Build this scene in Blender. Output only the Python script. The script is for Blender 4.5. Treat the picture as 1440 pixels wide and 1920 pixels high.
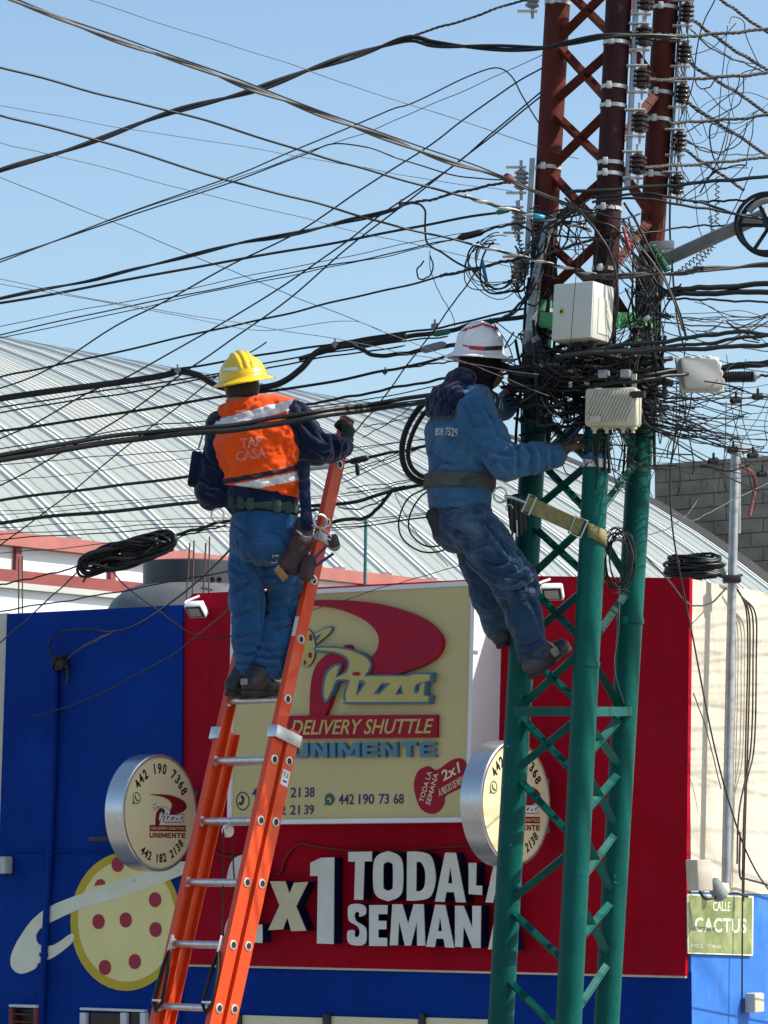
import bpy, bmesh, math, random
import numpy as np
from mathutils import Vector, Matrix, noise as mnoise
from mathutils.bvhtree import BVHTree

for o in list(bpy.data.objects):
    bpy.data.objects.remove(o)
random.seed(7)
SC = bpy.context.scene
COL = SC.collection
R = math.radians

# ------------------------------------------------------------------ camera
FPX = 6400.0                       # focal length in photograph pixels (120 mm equivalent)
CAMZ = 3.3                         # eye height (first-floor viewpoint)
PITCH = math.atan(650.0 / FPX)
cam_data = bpy.data.cameras.new('camera')
cam = bpy.data.objects.new('camera', cam_data)
COL.objects.link(cam)
cam_data.sensor_fit = 'VERTICAL'
cam_data.sensor_height = 36.0
cam_data.sensor_width = 27.0
cam_data.lens = FPX / 1920.0 * 36.0
cam_data.clip_start = 0.1
cam_data.clip_end = 3000
cam.location = (0, 0, CAMZ)
cam.rotation_euler = (math.pi / 2 + PITCH, 0, 0)
SC.camera = cam

# ------------------------------------------------------------------ sky and sun
SUN_AZ = Vector((1.0, -0.13)).normalized()     # horizontal direction TOWARDS the sun
SUN_EL = R(45)
world = bpy.data.worlds.new('World')
SC.world = world
world.use_nodes = True
wn = world.node_tree
wn.nodes.clear()
sky = wn.nodes.new('ShaderNodeTexSky')
sky.sky_type = 'NISHITA'
sky.sun_disc = False
sky.sun_elevation = SUN_EL
sky.sun_rotation = math.atan2(SUN_AZ.x, SUN_AZ.y)
sky.altitude = 300
sky.air_density = 1.0
sky.dust_density = 2.4
sky.ozone_density = 1.8
bg = wn.nodes.new('ShaderNodeBackground')
bg.inputs['Strength'].default_value = 0.15
wo = wn.nodes.new('ShaderNodeOutputWorld')
tint = wn.nodes.new('ShaderNodeMix'); tint.data_type = 'RGBA'; tint.blend_type = 'MULTIPLY'
tint.inputs[0].default_value = 1.0
tint.inputs[7].default_value = (1.0, 1.06, 1.04, 1)          # white balance of the photograph
wn.links.new(sky.outputs['Color'], tint.inputs[6])
wn.links.new(tint.outputs[2], bg.inputs['Color'])
wn.links.new(bg.outputs['Background'], wo.inputs['Surface'])
sun_data = bpy.data.lights.new('sun', 'SUN')
sun_data.energy = 5.0
sun_data.angle = R(0.53)
sun_data.color = (1.0, 0.94, 0.84)
sun = bpy.data.objects.new('sun', sun_data)
COL.objects.link(sun)
sdir = Vector((SUN_AZ.x * math.cos(SUN_EL), SUN_AZ.y * math.cos(SUN_EL), math.sin(SUN_EL)))
sun.rotation_euler = sdir.to_track_quat('Z', 'Y').to_euler()
sun.location = (20, -8, 30)

SC.view_settings.view_transform = 'Standard'
SC.view_settings.look = 'None'
SC.view_settings.exposure = 0.35
SC.view_settings.gamma = 1.0
SC.view_settings.use_curve_mapping = False
SC.cycles.max_bounces = 6
SC.cycles.transparent_max_bounces = 8

# ------------------------------------------------------------------ pixel <-> place helpers
_up = Vector((0, -math.sin(PITCH), math.cos(PITCH)))
_fw = Vector((0, math.cos(PITCH), math.sin(PITCH)))
CAMP = Vector((0, 0, CAMZ))
def ray(px, py):
    return Vector((1, 0, 0)) * ((px - 720) / FPX) + _up * ((960 - py) / FPX) + _fw
def U(px, py, Y):
    d = ray(px, py)
    return CAMP + d * (Y / d.y)
def PLN(px, py, p0, n):
    d = ray(px, py)
    return CAMP + d * ((p0 - CAMP).dot(n) / d.dot(n))
def PX(p):
    q = Vector(p) - CAMP
    z = q.dot(_fw)
    return (720 + FPX * q.x / z, 960 - FPX * q.dot(_up) / z)

class Frame:
    """a wall plane: origin, tangent (to the right), outward normal, z up"""
    def __init__(s, o, t):
        s.o = Vector(o); s.t = Vector(t).normalized(); s.n = s.t.cross(Vector((0, 0, 1)))
    def w(s, a, z, off=0.0):
        return s.o + s.t * a + Vector((0, 0, z)) + s.n * off
    def px(s, px, py, off=0.0):                 # local (a, z) of a pixel on the plane at offset off
        p = PLN(px, py, s.o + s.n * off, s.n) - s.o
        return (p.dot(s.t), p.z)

ANG = R(36)
CORNER = Vector((1.70, 19.0, 0))
FAC = Frame(CORNER, (math.cos(ANG), -math.sin(ANG), 0))        # shop front
SID = Frame(CORNER, (math.sin(ANG), math.cos(ANG), 0))         # side wall on the cross street

# ------------------------------------------------------------------ materials
MATS = {}
def mat(name, col, rough=0.6, metal=0.0, var=0.12, scale=6.0, bump=0.0, bscale=40.0, spec=0.5, coat=0.0, col2=None, detail=6.0, stretch=None):
    if name in MATS:
        return MATS[name]
    m = bpy.data.materials.new(name)
    m.use_nodes = True
    nt = m.node_tree
    b = nt.nodes['Principled BSDF']
    b.inputs['Roughness'].default_value = rough
    b.inputs['Metallic'].default_value = metal
    b.inputs['Specular IOR Level'].default_value = spec
    b.inputs['Coat Weight'].default_value = coat
    tc = nt.nodes.new('ShaderNodeTexCoord')
    src = tc.outputs['Object']
    if stretch:
        mp = nt.nodes.new('ShaderNodeMapping')
        mp.inputs['Scale'].default_value = stretch
        nt.links.new(src, mp.inputs['Vector']); src = mp.outputs['Vector']
    nz = nt.nodes.new('ShaderNodeTexNoise')
    nz.inputs['Scale'].default_value = scale
    nz.inputs['Detail'].default_value = detail
    nz.inputs['Roughness'].default_value = 0.62
    nt.links.new(src, nz.inputs['Vector'])
    cr = nt.nodes.new('ShaderNodeValToRGB')
    c = Vector(col[:3])
    a = c * (1 - var); d = c * (1 + var)
    if col2 is not None:
        a = Vector(col2[:3])
    cr.color_ramp.elements[0].position = 0.33
    cr.color_ramp.elements[1].position = 0.67
    cr.color_ramp.elements[0].color = (*a, 1)
    cr.color_ramp.elements[1].color = (*[min(1, v) for v in d], 1)
    nt.links.new(nz.outputs['Fac'], cr.inputs['Fac'])
    nt.links.new(cr.outputs['Color'], b.inputs['Base Color'])
    rr = nt.nodes.new('ShaderNodeMapRange')
    rr.inputs['To Min'].default_value = max(0.02, rough - 0.08)
    rr.inputs['To Max'].default_value = min(1, rough + 0.08)
    nt.links.new(nz.outputs['Fac'], rr.inputs['Value'])
    nt.links.new(rr.outputs['Result'], b.inputs['Roughness'])
    if bump > 0:
        nb = nt.nodes.new('ShaderNodeTexNoise')
        nb.inputs['Scale'].default_value = bscale
        nb.inputs['Detail'].default_value = 5
        nt.links.new(src, nb.inputs['Vector'])
        bp = nt.nodes.new('ShaderNodeBump')
        bp.inputs['Strength'].default_value = bump
        bp.inputs['Distance'].default_value = 0.02
        nt.links.new(nb.outputs['Fac'], bp.inputs['Height'])
        nt.links.new(bp.outputs['Normal'], b.inputs['Normal'])
    MATS[name] = m
    return m

def wear_or_lit(m, col, scale, lo, hi, amount=1.0, stretch=None, rough=None):
    """mix a second colour over a material where a noise exceeds a threshold (chips, dirt, runs, sunlit patches on denim)"""
    nt = m.node_tree
    b = nt.nodes['Principled BSDF']
    link = [l for l in nt.links if l.to_socket == b.inputs['Base Color']][0]
    src = link.from_socket
    tc = nt.nodes.new('ShaderNodeTexCoord')
    v = tc.outputs['Object']
    if stretch:
        mp = nt.nodes.new('ShaderNodeMapping'); mp.inputs['Scale'].default_value = stretch
        nt.links.new(v, mp.inputs['Vector']); v = mp.outputs['Vector']
    nz = nt.nodes.new('ShaderNodeTexNoise')
    nz.inputs['Scale'].default_value = scale
    nz.inputs['Detail'].default_value = 8
    nz.inputs['Roughness'].default_value = 0.7
    nt.links.new(v, nz.inputs['Vector'])
    mr = nt.nodes.new('ShaderNodeMapRange')
    mr.inputs['From Min'].default_value = lo
    mr.inputs['From Max'].default_value = hi
    mr.inputs['To Max'].default_value = amount
    nt.links.new(nz.outputs['Fac'], mr.inputs['Value'])
    mx = nt.nodes.new('ShaderNodeMix'); mx.data_type = 'RGBA'
    nt.links.new(mr.outputs['Result'], mx.inputs[0])
    nt.links.new(src, mx.inputs[6])
    mx.inputs[7].default_value = (*col, 1)
    nt.links.new(mx.outputs[2], b.inputs['Base Color'])
    return m

# ------------------------------------------------------------------ mesh building
ROOTLOC = {}
def tag(o, label=None, cat=None, group=None, kind=None):
    if label: o['label'] = label
    if cat: o['category'] = cat
    if group: o['group'] = group
    if kind: o['kind'] = kind
    return o

def thing(name, label, cat, loc, group=None, kind=None):
    o = bpy.data.objects.new(name, None)
    o.empty_display_size = 0.1
    COL.objects.link(o)
    o.location = Vector(loc)
    ROOTLOC[o.name] = Vector(loc)
    return tag(o, label, cat, group, kind)

def rootloc(o):
    while o.parent is not None:
        o = o.parent
    return ROOTLOC.get(o.name, Vector((0, 0, 0)))

class MB:
    def __init__(s):
        s.v = []; s.f = []
    def add(s, vs, fs):
        k = len(s.v)
        s.v.extend([tuple(v) for v in vs])
        s.f.extend([tuple(i + k for i in f) for f in fs])
        return s
    def box(s, c, ax, ay, az, bev=0.0):
        """box from centre and three half-axis vectors"""
        c, ax, ay, az = map(Vector, (c, ax, ay, az))
        if bev <= 0:
            vs = [c + ax * i + ay * j + az * k for i in (-1, 1) for j in (-1, 1) for k in (-1, 1)]
            return s.add(vs, [(0, 1, 3, 2), (4, 6, 7, 5), (0, 4, 5, 1), (2, 3, 7, 6), (0, 2, 6, 4), (1, 5, 7, 3)])
        L = (ax.length, ay.length, az.length)
        bm = bmesh.new()
        bmesh.ops.create_cube(bm, size=2)
        for v in bm.verts:
            v.co = Vector((v.co.x * L[0], v.co.y * L[1], v.co.z * L[2]))
        bmesh.ops.bevel(bm, geom=list(bm.edges), offset=min(bev, min(L) * 0.9), segments=2, profile=0.5, affect='EDGES')
        n = [a.normalized() for a in (ax, ay, az)]
        vs = [c + n[0] * v.co.x + n[1] * v.co.y + n[2] * v.co.z for v in bm.verts]
        bm.verts.index_update()
        fs = [[v.index for v in f.verts] for f in bm.faces]
        bm.free()
        return s.add(vs, fs)
    def hexa(s, q0, q1):
        """solid between two quads with matching corners"""
        vs = list(q0) + list(q1)
        return s.add(vs, [(3, 2, 1, 0), (4, 5, 6, 7), (0, 1, 5, 4), (1, 2, 6, 5), (2, 3, 7, 6), (3, 0, 4, 7)])
    def bar(s, a, b, w, h, up=(0, 0, 1), bev=0.0):
        a, b = Vector(a), Vector(b)
        d = b - a; L = d.length; d.normalize()
        u = Vector(up); x = d.cross(u)
        if x.length < 1e-4: x = d.cross(Vector((1, 0, 0)))
        x.normalize(); y = x.cross(d).normalized()
        return s.box((a + b) / 2, d * (L / 2), x * (w / 2), y * (h / 2), bev)
    def tube(s, pts, r, n=8, caps=True, closed=False):
        pts = [Vector(p) for p in pts]
        m = len(pts)
        if not hasattr(r, '__len__'): r = [r] * m
        T = []
        for i in range(m):
            if closed: d = pts[(i + 1) % m] - pts[i - 1]
            else: d = pts[min(i + 1, m - 1)] - pts[max(i - 1, 0)]
            T.append(d.normalized() if d.length > 1e-9 else Vector((0, 0, 1)))
        x = T[0].cross(Vector((0.123, 0.37, 0.92)))
        if x.length < 1e-3: x = T[0].cross(Vector((1, 0, 0)))
        x.normalize()
        k = len(s.v)
        for i in range(m):
            x = (x - T[i] * x.dot(T[i]))
            if x.length < 1e-6: x = T[i].orthogonal()
            x.normalize(); y = T[i].cross(x)
            for j in range(n):
                a = 2 * math.pi * j / n
                s.v.append(tuple(pts[i] + (x * math.cos(a) + y * math.sin(a)) * r[i]))
        for i in range(m if closed else m - 1):
            i2 = (i + 1) % m
            for j in range(n):
                s.f.append((k + i * n + j, k + i * n + (j + 1) % n, k + i2 * n + (j + 1) % n, k + i2 * n + j))
        if caps and not closed:
            s.f.append(tuple(k + j for j in range(n))[::-1])
            s.f.append(tuple(k + (m - 1) * n + j for j in range(n)))
        return s
    def lathe(s, o, axis, prof, n=24, caps=True):
        """prof: list of (along, radius)"""
        o = Vector(o); axis = Vector(axis).normalized()
        x = axis.orthogonal().normalized(); y = axis.cross(x)
        k = len(s.v)
        for (h, r) in prof:
            for j in range(n):
                a = 2 * math.pi * j / n
                s.v.append(tuple(o + axis * h + (x * math.cos(a) + y * math.sin(a)) * r))
        for i in range(len(prof) - 1):
            for j in range(n):
                s.f.append((k + i * n + j, k + i * n + (j + 1) % n, k + (i + 1) * n + (j + 1) % n, k + (i + 1) * n + j))
        if caps:
            s.f.append(tuple(k + j for j in range(n))[::-1])
            s.f.append(tuple(k + (len(prof) - 1) * n + j for j in range(n)))
        return s
    def ring(s, c, nrm, R_, r, n=32, m=8, a0=0.0, a1=2 * math.pi, e=None):
        c = Vector(c); nrm = Vector(nrm).normalized()
        x = nrm.orthogonal().normalized(); y = nrm.cross(x)
        full = abs(a1 - a0 - 2 * math.pi) < 1e-6
        k = n if full else n + 1
        pts = [c + (x * math.cos(a0 + (a1 - a0) * i / n) + y * math.sin(a0 + (a1 - a0) * i / n)) * R_ for i in range(k)]
        return s.tube(pts, r, m, closed=full)
    def build(s, name, m, parent=None, smooth=True, angle=38, loc=None):
        me = bpy.data.meshes.new(name)
        base = rootloc(parent) if parent is not None else (Vector(loc) if loc is not None else None)
        if base is None:
            a = np.array(s.v); base = Vector(((a[:, 0].min() + a[:, 0].max()) / 2, (a[:, 1].min() + a[:, 1].max()) / 2, a[:, 2].min()))
        me.from_pydata([(v[0] - base.x, v[1] - base.y, v[2] - base.z) for v in s.v], [], s.f)
        me.update()
        o = bpy.data.objects.new(name, me)
        COL.objects.link(o)
        if parent is not None: o.parent = parent
        else:
            o.location = base
            ROOTLOC[o.name] = base
        me.materials.append(m if not isinstance(m, str) else MATS[m])
        if smooth:
            me.polygons.foreach_set('use_smooth', [True] * len(me.polygons))
            if angle < 180: me.set_sharp_from_angle(angle=R(angle))
        return o

def flat_shape(loops, extrude=0.0, offset=0.0, bevel=0.0):
    """filled 2D outline(s) -> verts (x, y, z) and faces; inner loops cut holes"""
    cu = bpy.data.curves.new('tmp', 'CURVE')
    cu.dimensions = '2D'; cu.fill_mode = 'BOTH'; cu.extrude = extrude; cu.offset = offset
    cu.bevel_depth = bevel
    for lp in loops:
        sp = cu.splines.new('POLY'); sp.points.add(len(lp) - 1)
        for p, q in zip(sp.points, lp): p.co = (q[0], q[1], 0, 1)
        sp.use_cyclic_u = True
    return _curve_mesh(cu)

def _curve_mesh(cu):
    ob = bpy.data.objects.new('tmp', cu)
    COL.objects.link(ob)
    dg = bpy.context.evaluated_depsgraph_get()
    me = bpy.data.meshes.new_from_object(ob.evaluated_get(dg))
    vs = [tuple(v.co) for v in me.vertices]; fs = [tuple(p.vertices) for p in me.polygons]
    bpy.data.objects.remove(ob)
    (bpy.data.curves.remove(cu))
    bpy.data.meshes.remove(me)
    return vs, fs

def text_shape(t, extrude=0.0, offset=0.0, shear=0.0, outline=0.0, spacing=1.0, res=4):
    cu = bpy.data.curves.new('tmp', 'FONT')
    cu.body = t; cu.size = 1.0; cu.shear = shear; cu.extrude = extrude; cu.offset = offset
    cu.space_character = spacing
    cu.resolution_u = res
    if outline > 0:
        cu.fill_mode = 'NONE'; cu.bevel_depth = outline; cu.bevel_resolution = 0
    return _curve_mesh(cu)

def smooth_loop(pts, k=6):
    """closed Catmull-Rom through 2D points; a point given as (x, y, 0) is a sharp corner"""
    n = len(pts); out = []
    for i in range(n):
        p0, p1, p2, p3 = (pts[(i + j) % n] for j in (-1, 0, 1, 2))
        s1 = len(p1) > 2; s2 = len(p2) > 2
        a0 = p1 if s1 else p0; a3 = p2 if s2 else p3
        if s1 and s2:
            out.append((p1[0], p1[1])); continue
        for q in range(k):
            t = q / k
            out.append(tuple(0.5 * ((2 * p1[c]) + (-a0[c] + p2[c]) * t + (2 * a0[c] - 5 * p1[c] + 4 * p2[c] - a3[c]) * t * t + (-a0[c] + 3 * p1[c] - 3 * p2[c] + a3[c]) * t ** 3) for c in (0, 1)))
    return out

def spline(pts, k=10):
    """open Catmull-Rom through 3D points"""
    pts = [Vector(p) for p in pts]
    if len(pts) == 2: return [pts[0].lerp(pts[1], i / k) for i in range(k + 1)]
    out = []
    n = len(pts)
    for i in range(n - 1):
        p1, p2 = pts[i], pts[i + 1]
        p0 = pts[i - 1] if i else p1 * 2 - p2
        p3 = pts[i + 2] if i + 2 < n else p2 * 2 - p1
        for q in range(k):
            t = q / k
            out.append(0.5 * ((2 * p1) + (-p0 + p2) * t + (2 * p0 - 5 * p1 + 4 * p2 - p3) * t * t + (-p0 + 3 * p1 - 3 * p2 + p3) * t ** 3))
    out.append(pts[-1])
    return out

def on_frame(fr, px_loops, name, m, parent, off, thick, smooth_k=0, bevel=0.0, label=None):
    """outline traced on a wall plane, given its own thickness, standing off..off+thick from the wall"""
    loops = []
    for lp in px_loops:
        if smooth_k: lp = smooth_loop(lp, smooth_k)
        loops.append([fr.px(p[0], p[1], off + thick) for p in lp])
    vs, fs = flat_shape(loops, extrude=thick / 2)
    mb = MB()
    mb.add([fr.w(x, y, off + thick / 2 + z) for x, y, z in vs], fs)
    o = mb.build(name, m, parent, smooth=True, angle=30)
    if label: o['label'] = label
    return o

def text_on(fr, t, quad, name, m, parent, off, thick=0.002, offset=0.0, shear=0.0, spacing=1.0, caps=True):
    """letters mapped to a quad of pixels (TL, TR, BR, BL) lying on a wall plane"""
    vs, fs = text_shape(t, extrude=0.5, offset=offset, shear=shear, spacing=spacing)
    a = np.array(vs)
    x0, x1 = a[:, 0].min(), a[:, 0].max(); y0, y1 = a[:, 1].min(), a[:, 1].max(); z0, z1 = a[:, 2].min(), a[:, 2].max()
    Q = [Vector(fr.px(q[0], q[1], off + thick)) for q in quad]
    out = []
    for x, y, z in vs:
        u = (x - x0) / (x1 - x0); v = (y - y0) / (y1 - y0); w = (z - z0) / max(1e-9, z1 - z0)
        p = (Q[3] * (1 - u) + Q[2] * u) * (1 - v) + (Q[0] * (1 - u) + Q[1] * u) * v
        out.append(fr.w(p.x, p.y, off + w * thick))
    return MB().add(out, fs).build(name, m, parent, smooth=False)

def copy_tree(o, delta, parent=None, root=True):
    c = o.copy(); COL.objects.link(c)
    c.parent = parent
    if root:
        c.location = o.location + Vector(delta); ROOTLOC[c.name] = c.location.copy()
    for ch in o.children:
        copy_tree(ch, (0, 0, 0), c, False)
    return c

# ------------------------------------------------------------------ materials of the place
mat('pale_street', (0.20, 0.188, 0.165), 0.9, var=0.25, scale=3, bump=0.3, bscale=60)  # unseen street, colour lightened so its bounce fills and warms the shaded front
mat('pavement', (0.30, 0.29, 0.27), 0.9, var=0.15, scale=4, bump=0.2)
M = MATS
m = mat('blue_paint', (0.0010, 0.031, 0.235), 0.65, var=0.16, scale=1.6, bump=0.8, bscale=6, spec=0.08)
wear_or_lit(m, (0.001, 0.038, 0.26), 2.5, 0.52, 0.72, 0.5, stretch=(1, 1, 0.3))
wear_or_lit(m, (0.35, 0.4, 0.45), 26, 0.80, 0.83, 0.6)
wear_or_lit(m, (0.006, 0.050, 0.24), 0.8, 0.45, 0.75, 0.5)
wear_or_lit(m, (0.004, 0.018, 0.09), 3.5, 0.55, 0.8, 0.5, stretch=(1, 1, 0.15))
m = mat('bright_blue_paint', (0.02, 0.15, 0.55), 0.65, var=0.14, scale=2.2, bump=0.35, bscale=9)
wear_or_lit(m, (0.55, 0.6, 0.66), 11, 0.70, 0.74, 0.8, stretch=(1, 1, 0.6))
wear_or_lit(m, (0.10, 0.28, 0.66), 3.5, 0.5, 0.7, 0.5, stretch=(1, 1, 0.25))
m = mat('red_paint', (0.36, 0.0008, 0.013), 0.65, var=0.16, scale=1.5, bump=1.0, bscale=5, spec=0.08)
wear_or_lit(m, (0.37, 0.010, 0.028), 3.2, 0.5, 0.72, 0.5, stretch=(1, 1, 0.5))
wear_or_lit(m, (0.55, 0.25, 0.25), 34, 0.79, 0.81, 0.6)
wear_or_lit(m, (0.40, 0.012, 0.035), 0.9, 0.45, 0.75, 0.5)
wear_or_lit(m, (0.13, 0.002, 0.008), 3.5, 0.55, 0.8, 0.5, stretch=(1, 1, 0.15))
m = mat('white_stucco', (0.62, 0.56, 0.455), 0.9, var=0.08, scale=1.8, bump=0.7, bscale=11)
wear_or_lit(m, (0.34, 0.29, 0.22), 5.5, 0.52, 0.74, 0.38, stretch=(1, 1, 0.16))
wear_or_lit(m, (0.40, 0.35, 0.28), 1.4, 0.50, 0.72, 0.5)
wear_or_lit(m, (0.22, 0.18, 0.13), 16, 0.62, 0.75, 0.4)
m = mat('sign_cream', (0.60, 0.485, 0.215), 0.42, var=0.05, scale=1.6)
wear_or_lit(m, (0.44, 0.35, 0.15), 3.0, 0.55, 0.78, 0.35, stretch=(1, 1, 0.12))
mat('sign_cream_pale', (0.76, 0.66, 0.40), 0.4, var=0.06, scale=2.5)
m = mat('white_metal', (0.80, 0.79, 0.80), 0.45, var=0.06, scale=3)
wear_or_lit(m, (0.30, 0.28, 0.25), 5, 0.62, 0.8, 0.4, stretch=(1, 1, 0.2))
mat('sign_red', (0.36, 0.004, 0.030), 0.45, spec=0.2, var=0.06)
mat('sign_dark_red', (0.20, 0.008, 0.012), 0.45, var=0.1, scale=20)
mat('logo_yellow', (0.52, 0.42, 0.13), 0.45, var=0.06)
mat('logo_blue', (0.06, 0.15, 0.22), 0.45, var=0.08)
mat('logo_navy', (0.012, 0.016, 0.09), 0.5)
mat('letter_blue', (0.075, 0.20, 0.29), 0.4, var=0.06)
mat('print_purple', (0.035, 0.012, 0.10), 0.5)
mat('print_black', (0.012, 0.012, 0.012), 0.5)
mat('print_green', (0.02, 0.11, 0.07), 0.5)
m = mat('letter_white', (0.68, 0.67, 0.61), 0.5, var=0.08, scale=7)
wear_or_lit(m, (0.33, 0.30, 0.25), 14, 0.62, 0.8, 0.5)
m = mat('letter_cream', (0.60, 0.53, 0.33), 0.5, var=0.1, scale=8)
mat('letter_side', (0.003, 0.010, 0.055), 0.5, spec=0.15)
mat('brushed_aluminium', (0.62, 0.62, 0.63), 0.30, metal=0.9, var=0.08, scale=30, stretch=(0.4, 6, 0.4))
m = mat('mural_cream', (0.82, 0.70, 0.30), 0.6, var=0.05, scale=3)
wear_or_lit(m, (0.28, 0.26, 0.14), 9, 0.66, 0.78, 0.5)
m = mat('mural_yellow', (0.55, 0.40, 0.015), 0.6, var=0.08, scale=4)
m = mat('mural_white', (0.74, 0.73, 0.56), 0.6, var=0.06, scale=4)
wear_or_lit(m, (0.25, 0.25, 0.20), 10, 0.62, 0.75, 0.6)
mat('mural_red', (0.36, 0.012, 0.04), 0.6, var=0.08)
m = mat('roof_sheet', (0.255, 0.285, 0.275), 0.55, var=0.06, scale=0.7, bump=0.15, bscale=30)
wear_or_lit(m, (0.22, 0.25, 0.24), 2.2, 0.5, 0.75, 0.6)
wear_or_lit(m, (0.17, 0.17, 0.15), 1.1, 0.55, 0.78, 0.5, stretch=(1, 1, .3))
mat('roof_rib', (0.52, 0.54, 0.53), 0.45, var=0.05, scale=1.5)
m = mat('roof_translucent', (0.44, 0.45, 0.42), 0.5, var=0.08, scale=1)
mat('fascia_red', (0.36, 0.12, 0.10), 0.6, var=0.15, scale=2)
mat('fascia_dark_red', (0.22, 0.045, 0.04), 0.6, var=0.15, scale=2)
m = mat('warehouse_wall', (0.66, 0.70, 0.74), 0.8, var=0.07, scale=0.6)
wear_or_lit(m, (0.5, 0.45, 0.42), 0.8, 0.5, 0.75, 0.4)
m = mat('concrete_block', (0.27, 0.235, 0.18), 0.95, var=0.25, scale=2.5, bump=0.5, bscale=14)
wear_or_lit(m, (0.08, 0.072, 0.06), 0.9, 0.5, 0.7, 0.7)
mat('mortar', (0.20, 0.175, 0.14), 0.95, var=0.2)
mat('tar_or_shade', (0.02, 0.019, 0.018), 0.8, var=0.3, scale=3)
mat('tank_plastic', (0.10, 0.105, 0.11), 0.5, var=0.2, scale=5, bump=0.1)
mat('tank_lid', (0.022, 0.026, 0.034), 0.45, var=0.2)
mat('rebar', (0.10, 0.06, 0.045), 0.8, var=0.3, scale=20)
m = mat('galvanised', (0.36, 0.37, 0.38), 0.42, metal=0.55, var=0.2, scale=14)
mat('galvanised_dull', (0.24, 0.25, 0.25), 0.6, metal=0.25, var=0.25, scale=9, bump=0.1)
mat('dark_metal', (0.03, 0.03, 0.032), 0.5, metal=0.3)
mat('glass_dark', (0.012, 0.014, 0.016), 0.08)
mat('lamp_glass', (0.35, 0.32, 0.28), 0.2)
m = mat('street_sign_green', (0.20, 0.25, 0.085), 0.5, var=0.22, scale=6)
wear_or_lit(m, (0.38, 0.38, 0.22), 6, 0.46, 0.68, 0.8)
wear_or_lit(m, (0.16, 0.045, 0.015), 13, 0.70, 0.76, 0.9)
wear_or_lit(mat('sign_lettering', (0.72, 0.72, 0.58), 0.5, var=0.1, scale=20), (.24, .30, .11), 14, .50, .66, .9)
mat('beige_plastic', (0.60, 0.53, 0.42), 0.5, var=0.1)
mat('grey_box', (0.50, 0.49, 0.46), 0.5, var=0.1)
mat('rail_green', (0.02, 0.13, 0.13), 0.5)
mat('window_frame', (0.62, 0.62, 0.62), 0.5, var=0.1, scale=9)
mat('rusty_frame', (0.16, 0.035, 0.03), 0.7, var=0.3, scale=12)

# ------------------------------------------------------------------ ground
g = MB().add([(-250, -60, 0), (250, -60, 0), (250, 400, 0), (-250, 400, 0)], [(0, 1, 2, 3)]).build('ground', 'pale_street', loc=(0, 0, 0))
tag(g, kind='structure')
def slabs(fr, a0, a1, z0, z1, o0, o1):
    return MB().hexa([fr.w(a0, z0, o0), fr.w(a1, z0, o0), fr.w(a1, z1, o0), fr.w(a0, z1, o0)],
                     [fr.w(a0, z0, o1), fr.w(a1, z0, o1), fr.w(a1, z1, o1), fr.w(a0, z1, o1)])
mb = slabs(FAC, -14, 0.0, 0.0, 0.14, 0.0, 2.6)
tag(mb.build('pavement', 'pavement', loc=CORNER), kind='structure')
mb = slabs(SID, -2.6, 12, 0.0, 0.136, 0.0, 2.6)
tag(mb.build('pavement', 'pavement', loc=CORNER), kind='structure')

# ------------------------------------------------------------------ warehouse with the arched roof
E0 = U(350, 1035, 40.0)
uu = SID.t.copy(); vv = -FAC.t
RR, TH0 = 19.0, R(39.8)
wh = thing('warehouse', 'large pale warehouse with arched ribbed metal roof behind the painted shop', 'warehouse', (E0.x, E0.y, 0))
def arc_pt(s, th, lift=0.0):
    r = RR + lift
    return E0 + uu * s + vv * (RR * math.sin(TH0) - r * math.sin(th)) + Vector((0, 0, r * math.cos(th) - RR * math.cos(TH0)))
NS = 22
def arc_strip(prof, th_a=TH0, th_b=R(-16)):
    mb = MB(); n = len(prof)
    for i in range(NS + 1):
        th = th_a + (th_b - th_a) * i / NS
        for (s, l) in prof: mb.v.append(tuple(arc_pt(s, th, l)))
    for i in range(NS):
        for j in range(n - 1):
            mb.f.append((i * n + j, i * n + j + 1, (i + 1) * n + j + 1, (i + 1) * n + j))
    mb.f.append(tuple(range(n)))
    return mb
PITCHS = 1.0
k0, k1 = -9, 15
for k in range(k0, k1):
    s = k * PITCHS
    w = PITCHS
    if k == 1:      # the translucent corrugated band
        prof = []
        for j in range(6):
            a = s + w * j / 6; d = w / 6
            prof += [(a, 0), (a + d * .25, .05), (a + d * .5, .05), (a + d * .75, 0)]
        prof += [(s + w, 0), (s + w, -0.03), (s, -0.03), (s, 0)]
        arc_strip(prof).build('roof_sheet', 'roof_translucent', wh, angle=20)
        continue
    lift = random.uniform(0, 0.006)
    prof = [(s + .012, lift), (s + .31, lift), (s + .33, lift + .014), (s + .35, lift), (s + .64, lift), (s + .66, lift + .014), (s + .68, lift), (s + w - .012, lift), (s + w - .012, -0.04), (s + .012, -0.04), (s + .012, lift)]
    arc_strip(prof).build('roof_sheet', 'roof_sheet', wh, angle=20)
for k in range(k0, k1 + 1):
    s = k * PITCHS
    for q_ in (-.068, .068):
        prof = [(s + q_ - .042, .004), (s + q_ - .028, .04), (s + q_ + .028, .04), (s + q_ + .042, .004), (s + q_ + .042, -0.02), (s + q_ - .042, -.02), (s + q_ - .042, .004)]
        arc_strip(prof).build('roof_rib', 'roof_rib', wh, angle=20)
sE = k1 * PITCHS
arc_strip([(sE + .10, -.12), (sE + .10, .05), (sE + .5, .07), (sE + .5, -.12)]).build('gable_flashing_shade', 'tar_or_shade', wh, angle=20)  # roof-end flashing in near-black, standing in for the shadow gap
WF = Frame((E0.x, E0.y, 0), uu)            # the eave wall
def wslab(a0, a1, z0, z1, o0, o1, name, m):
    return slabs(WF, a0, a1, z0, z1, o0, o1).build(name, m, wh, smooth=False)
zE = E0.z
a0, a1 = k0 * PITCHS, sE
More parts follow.
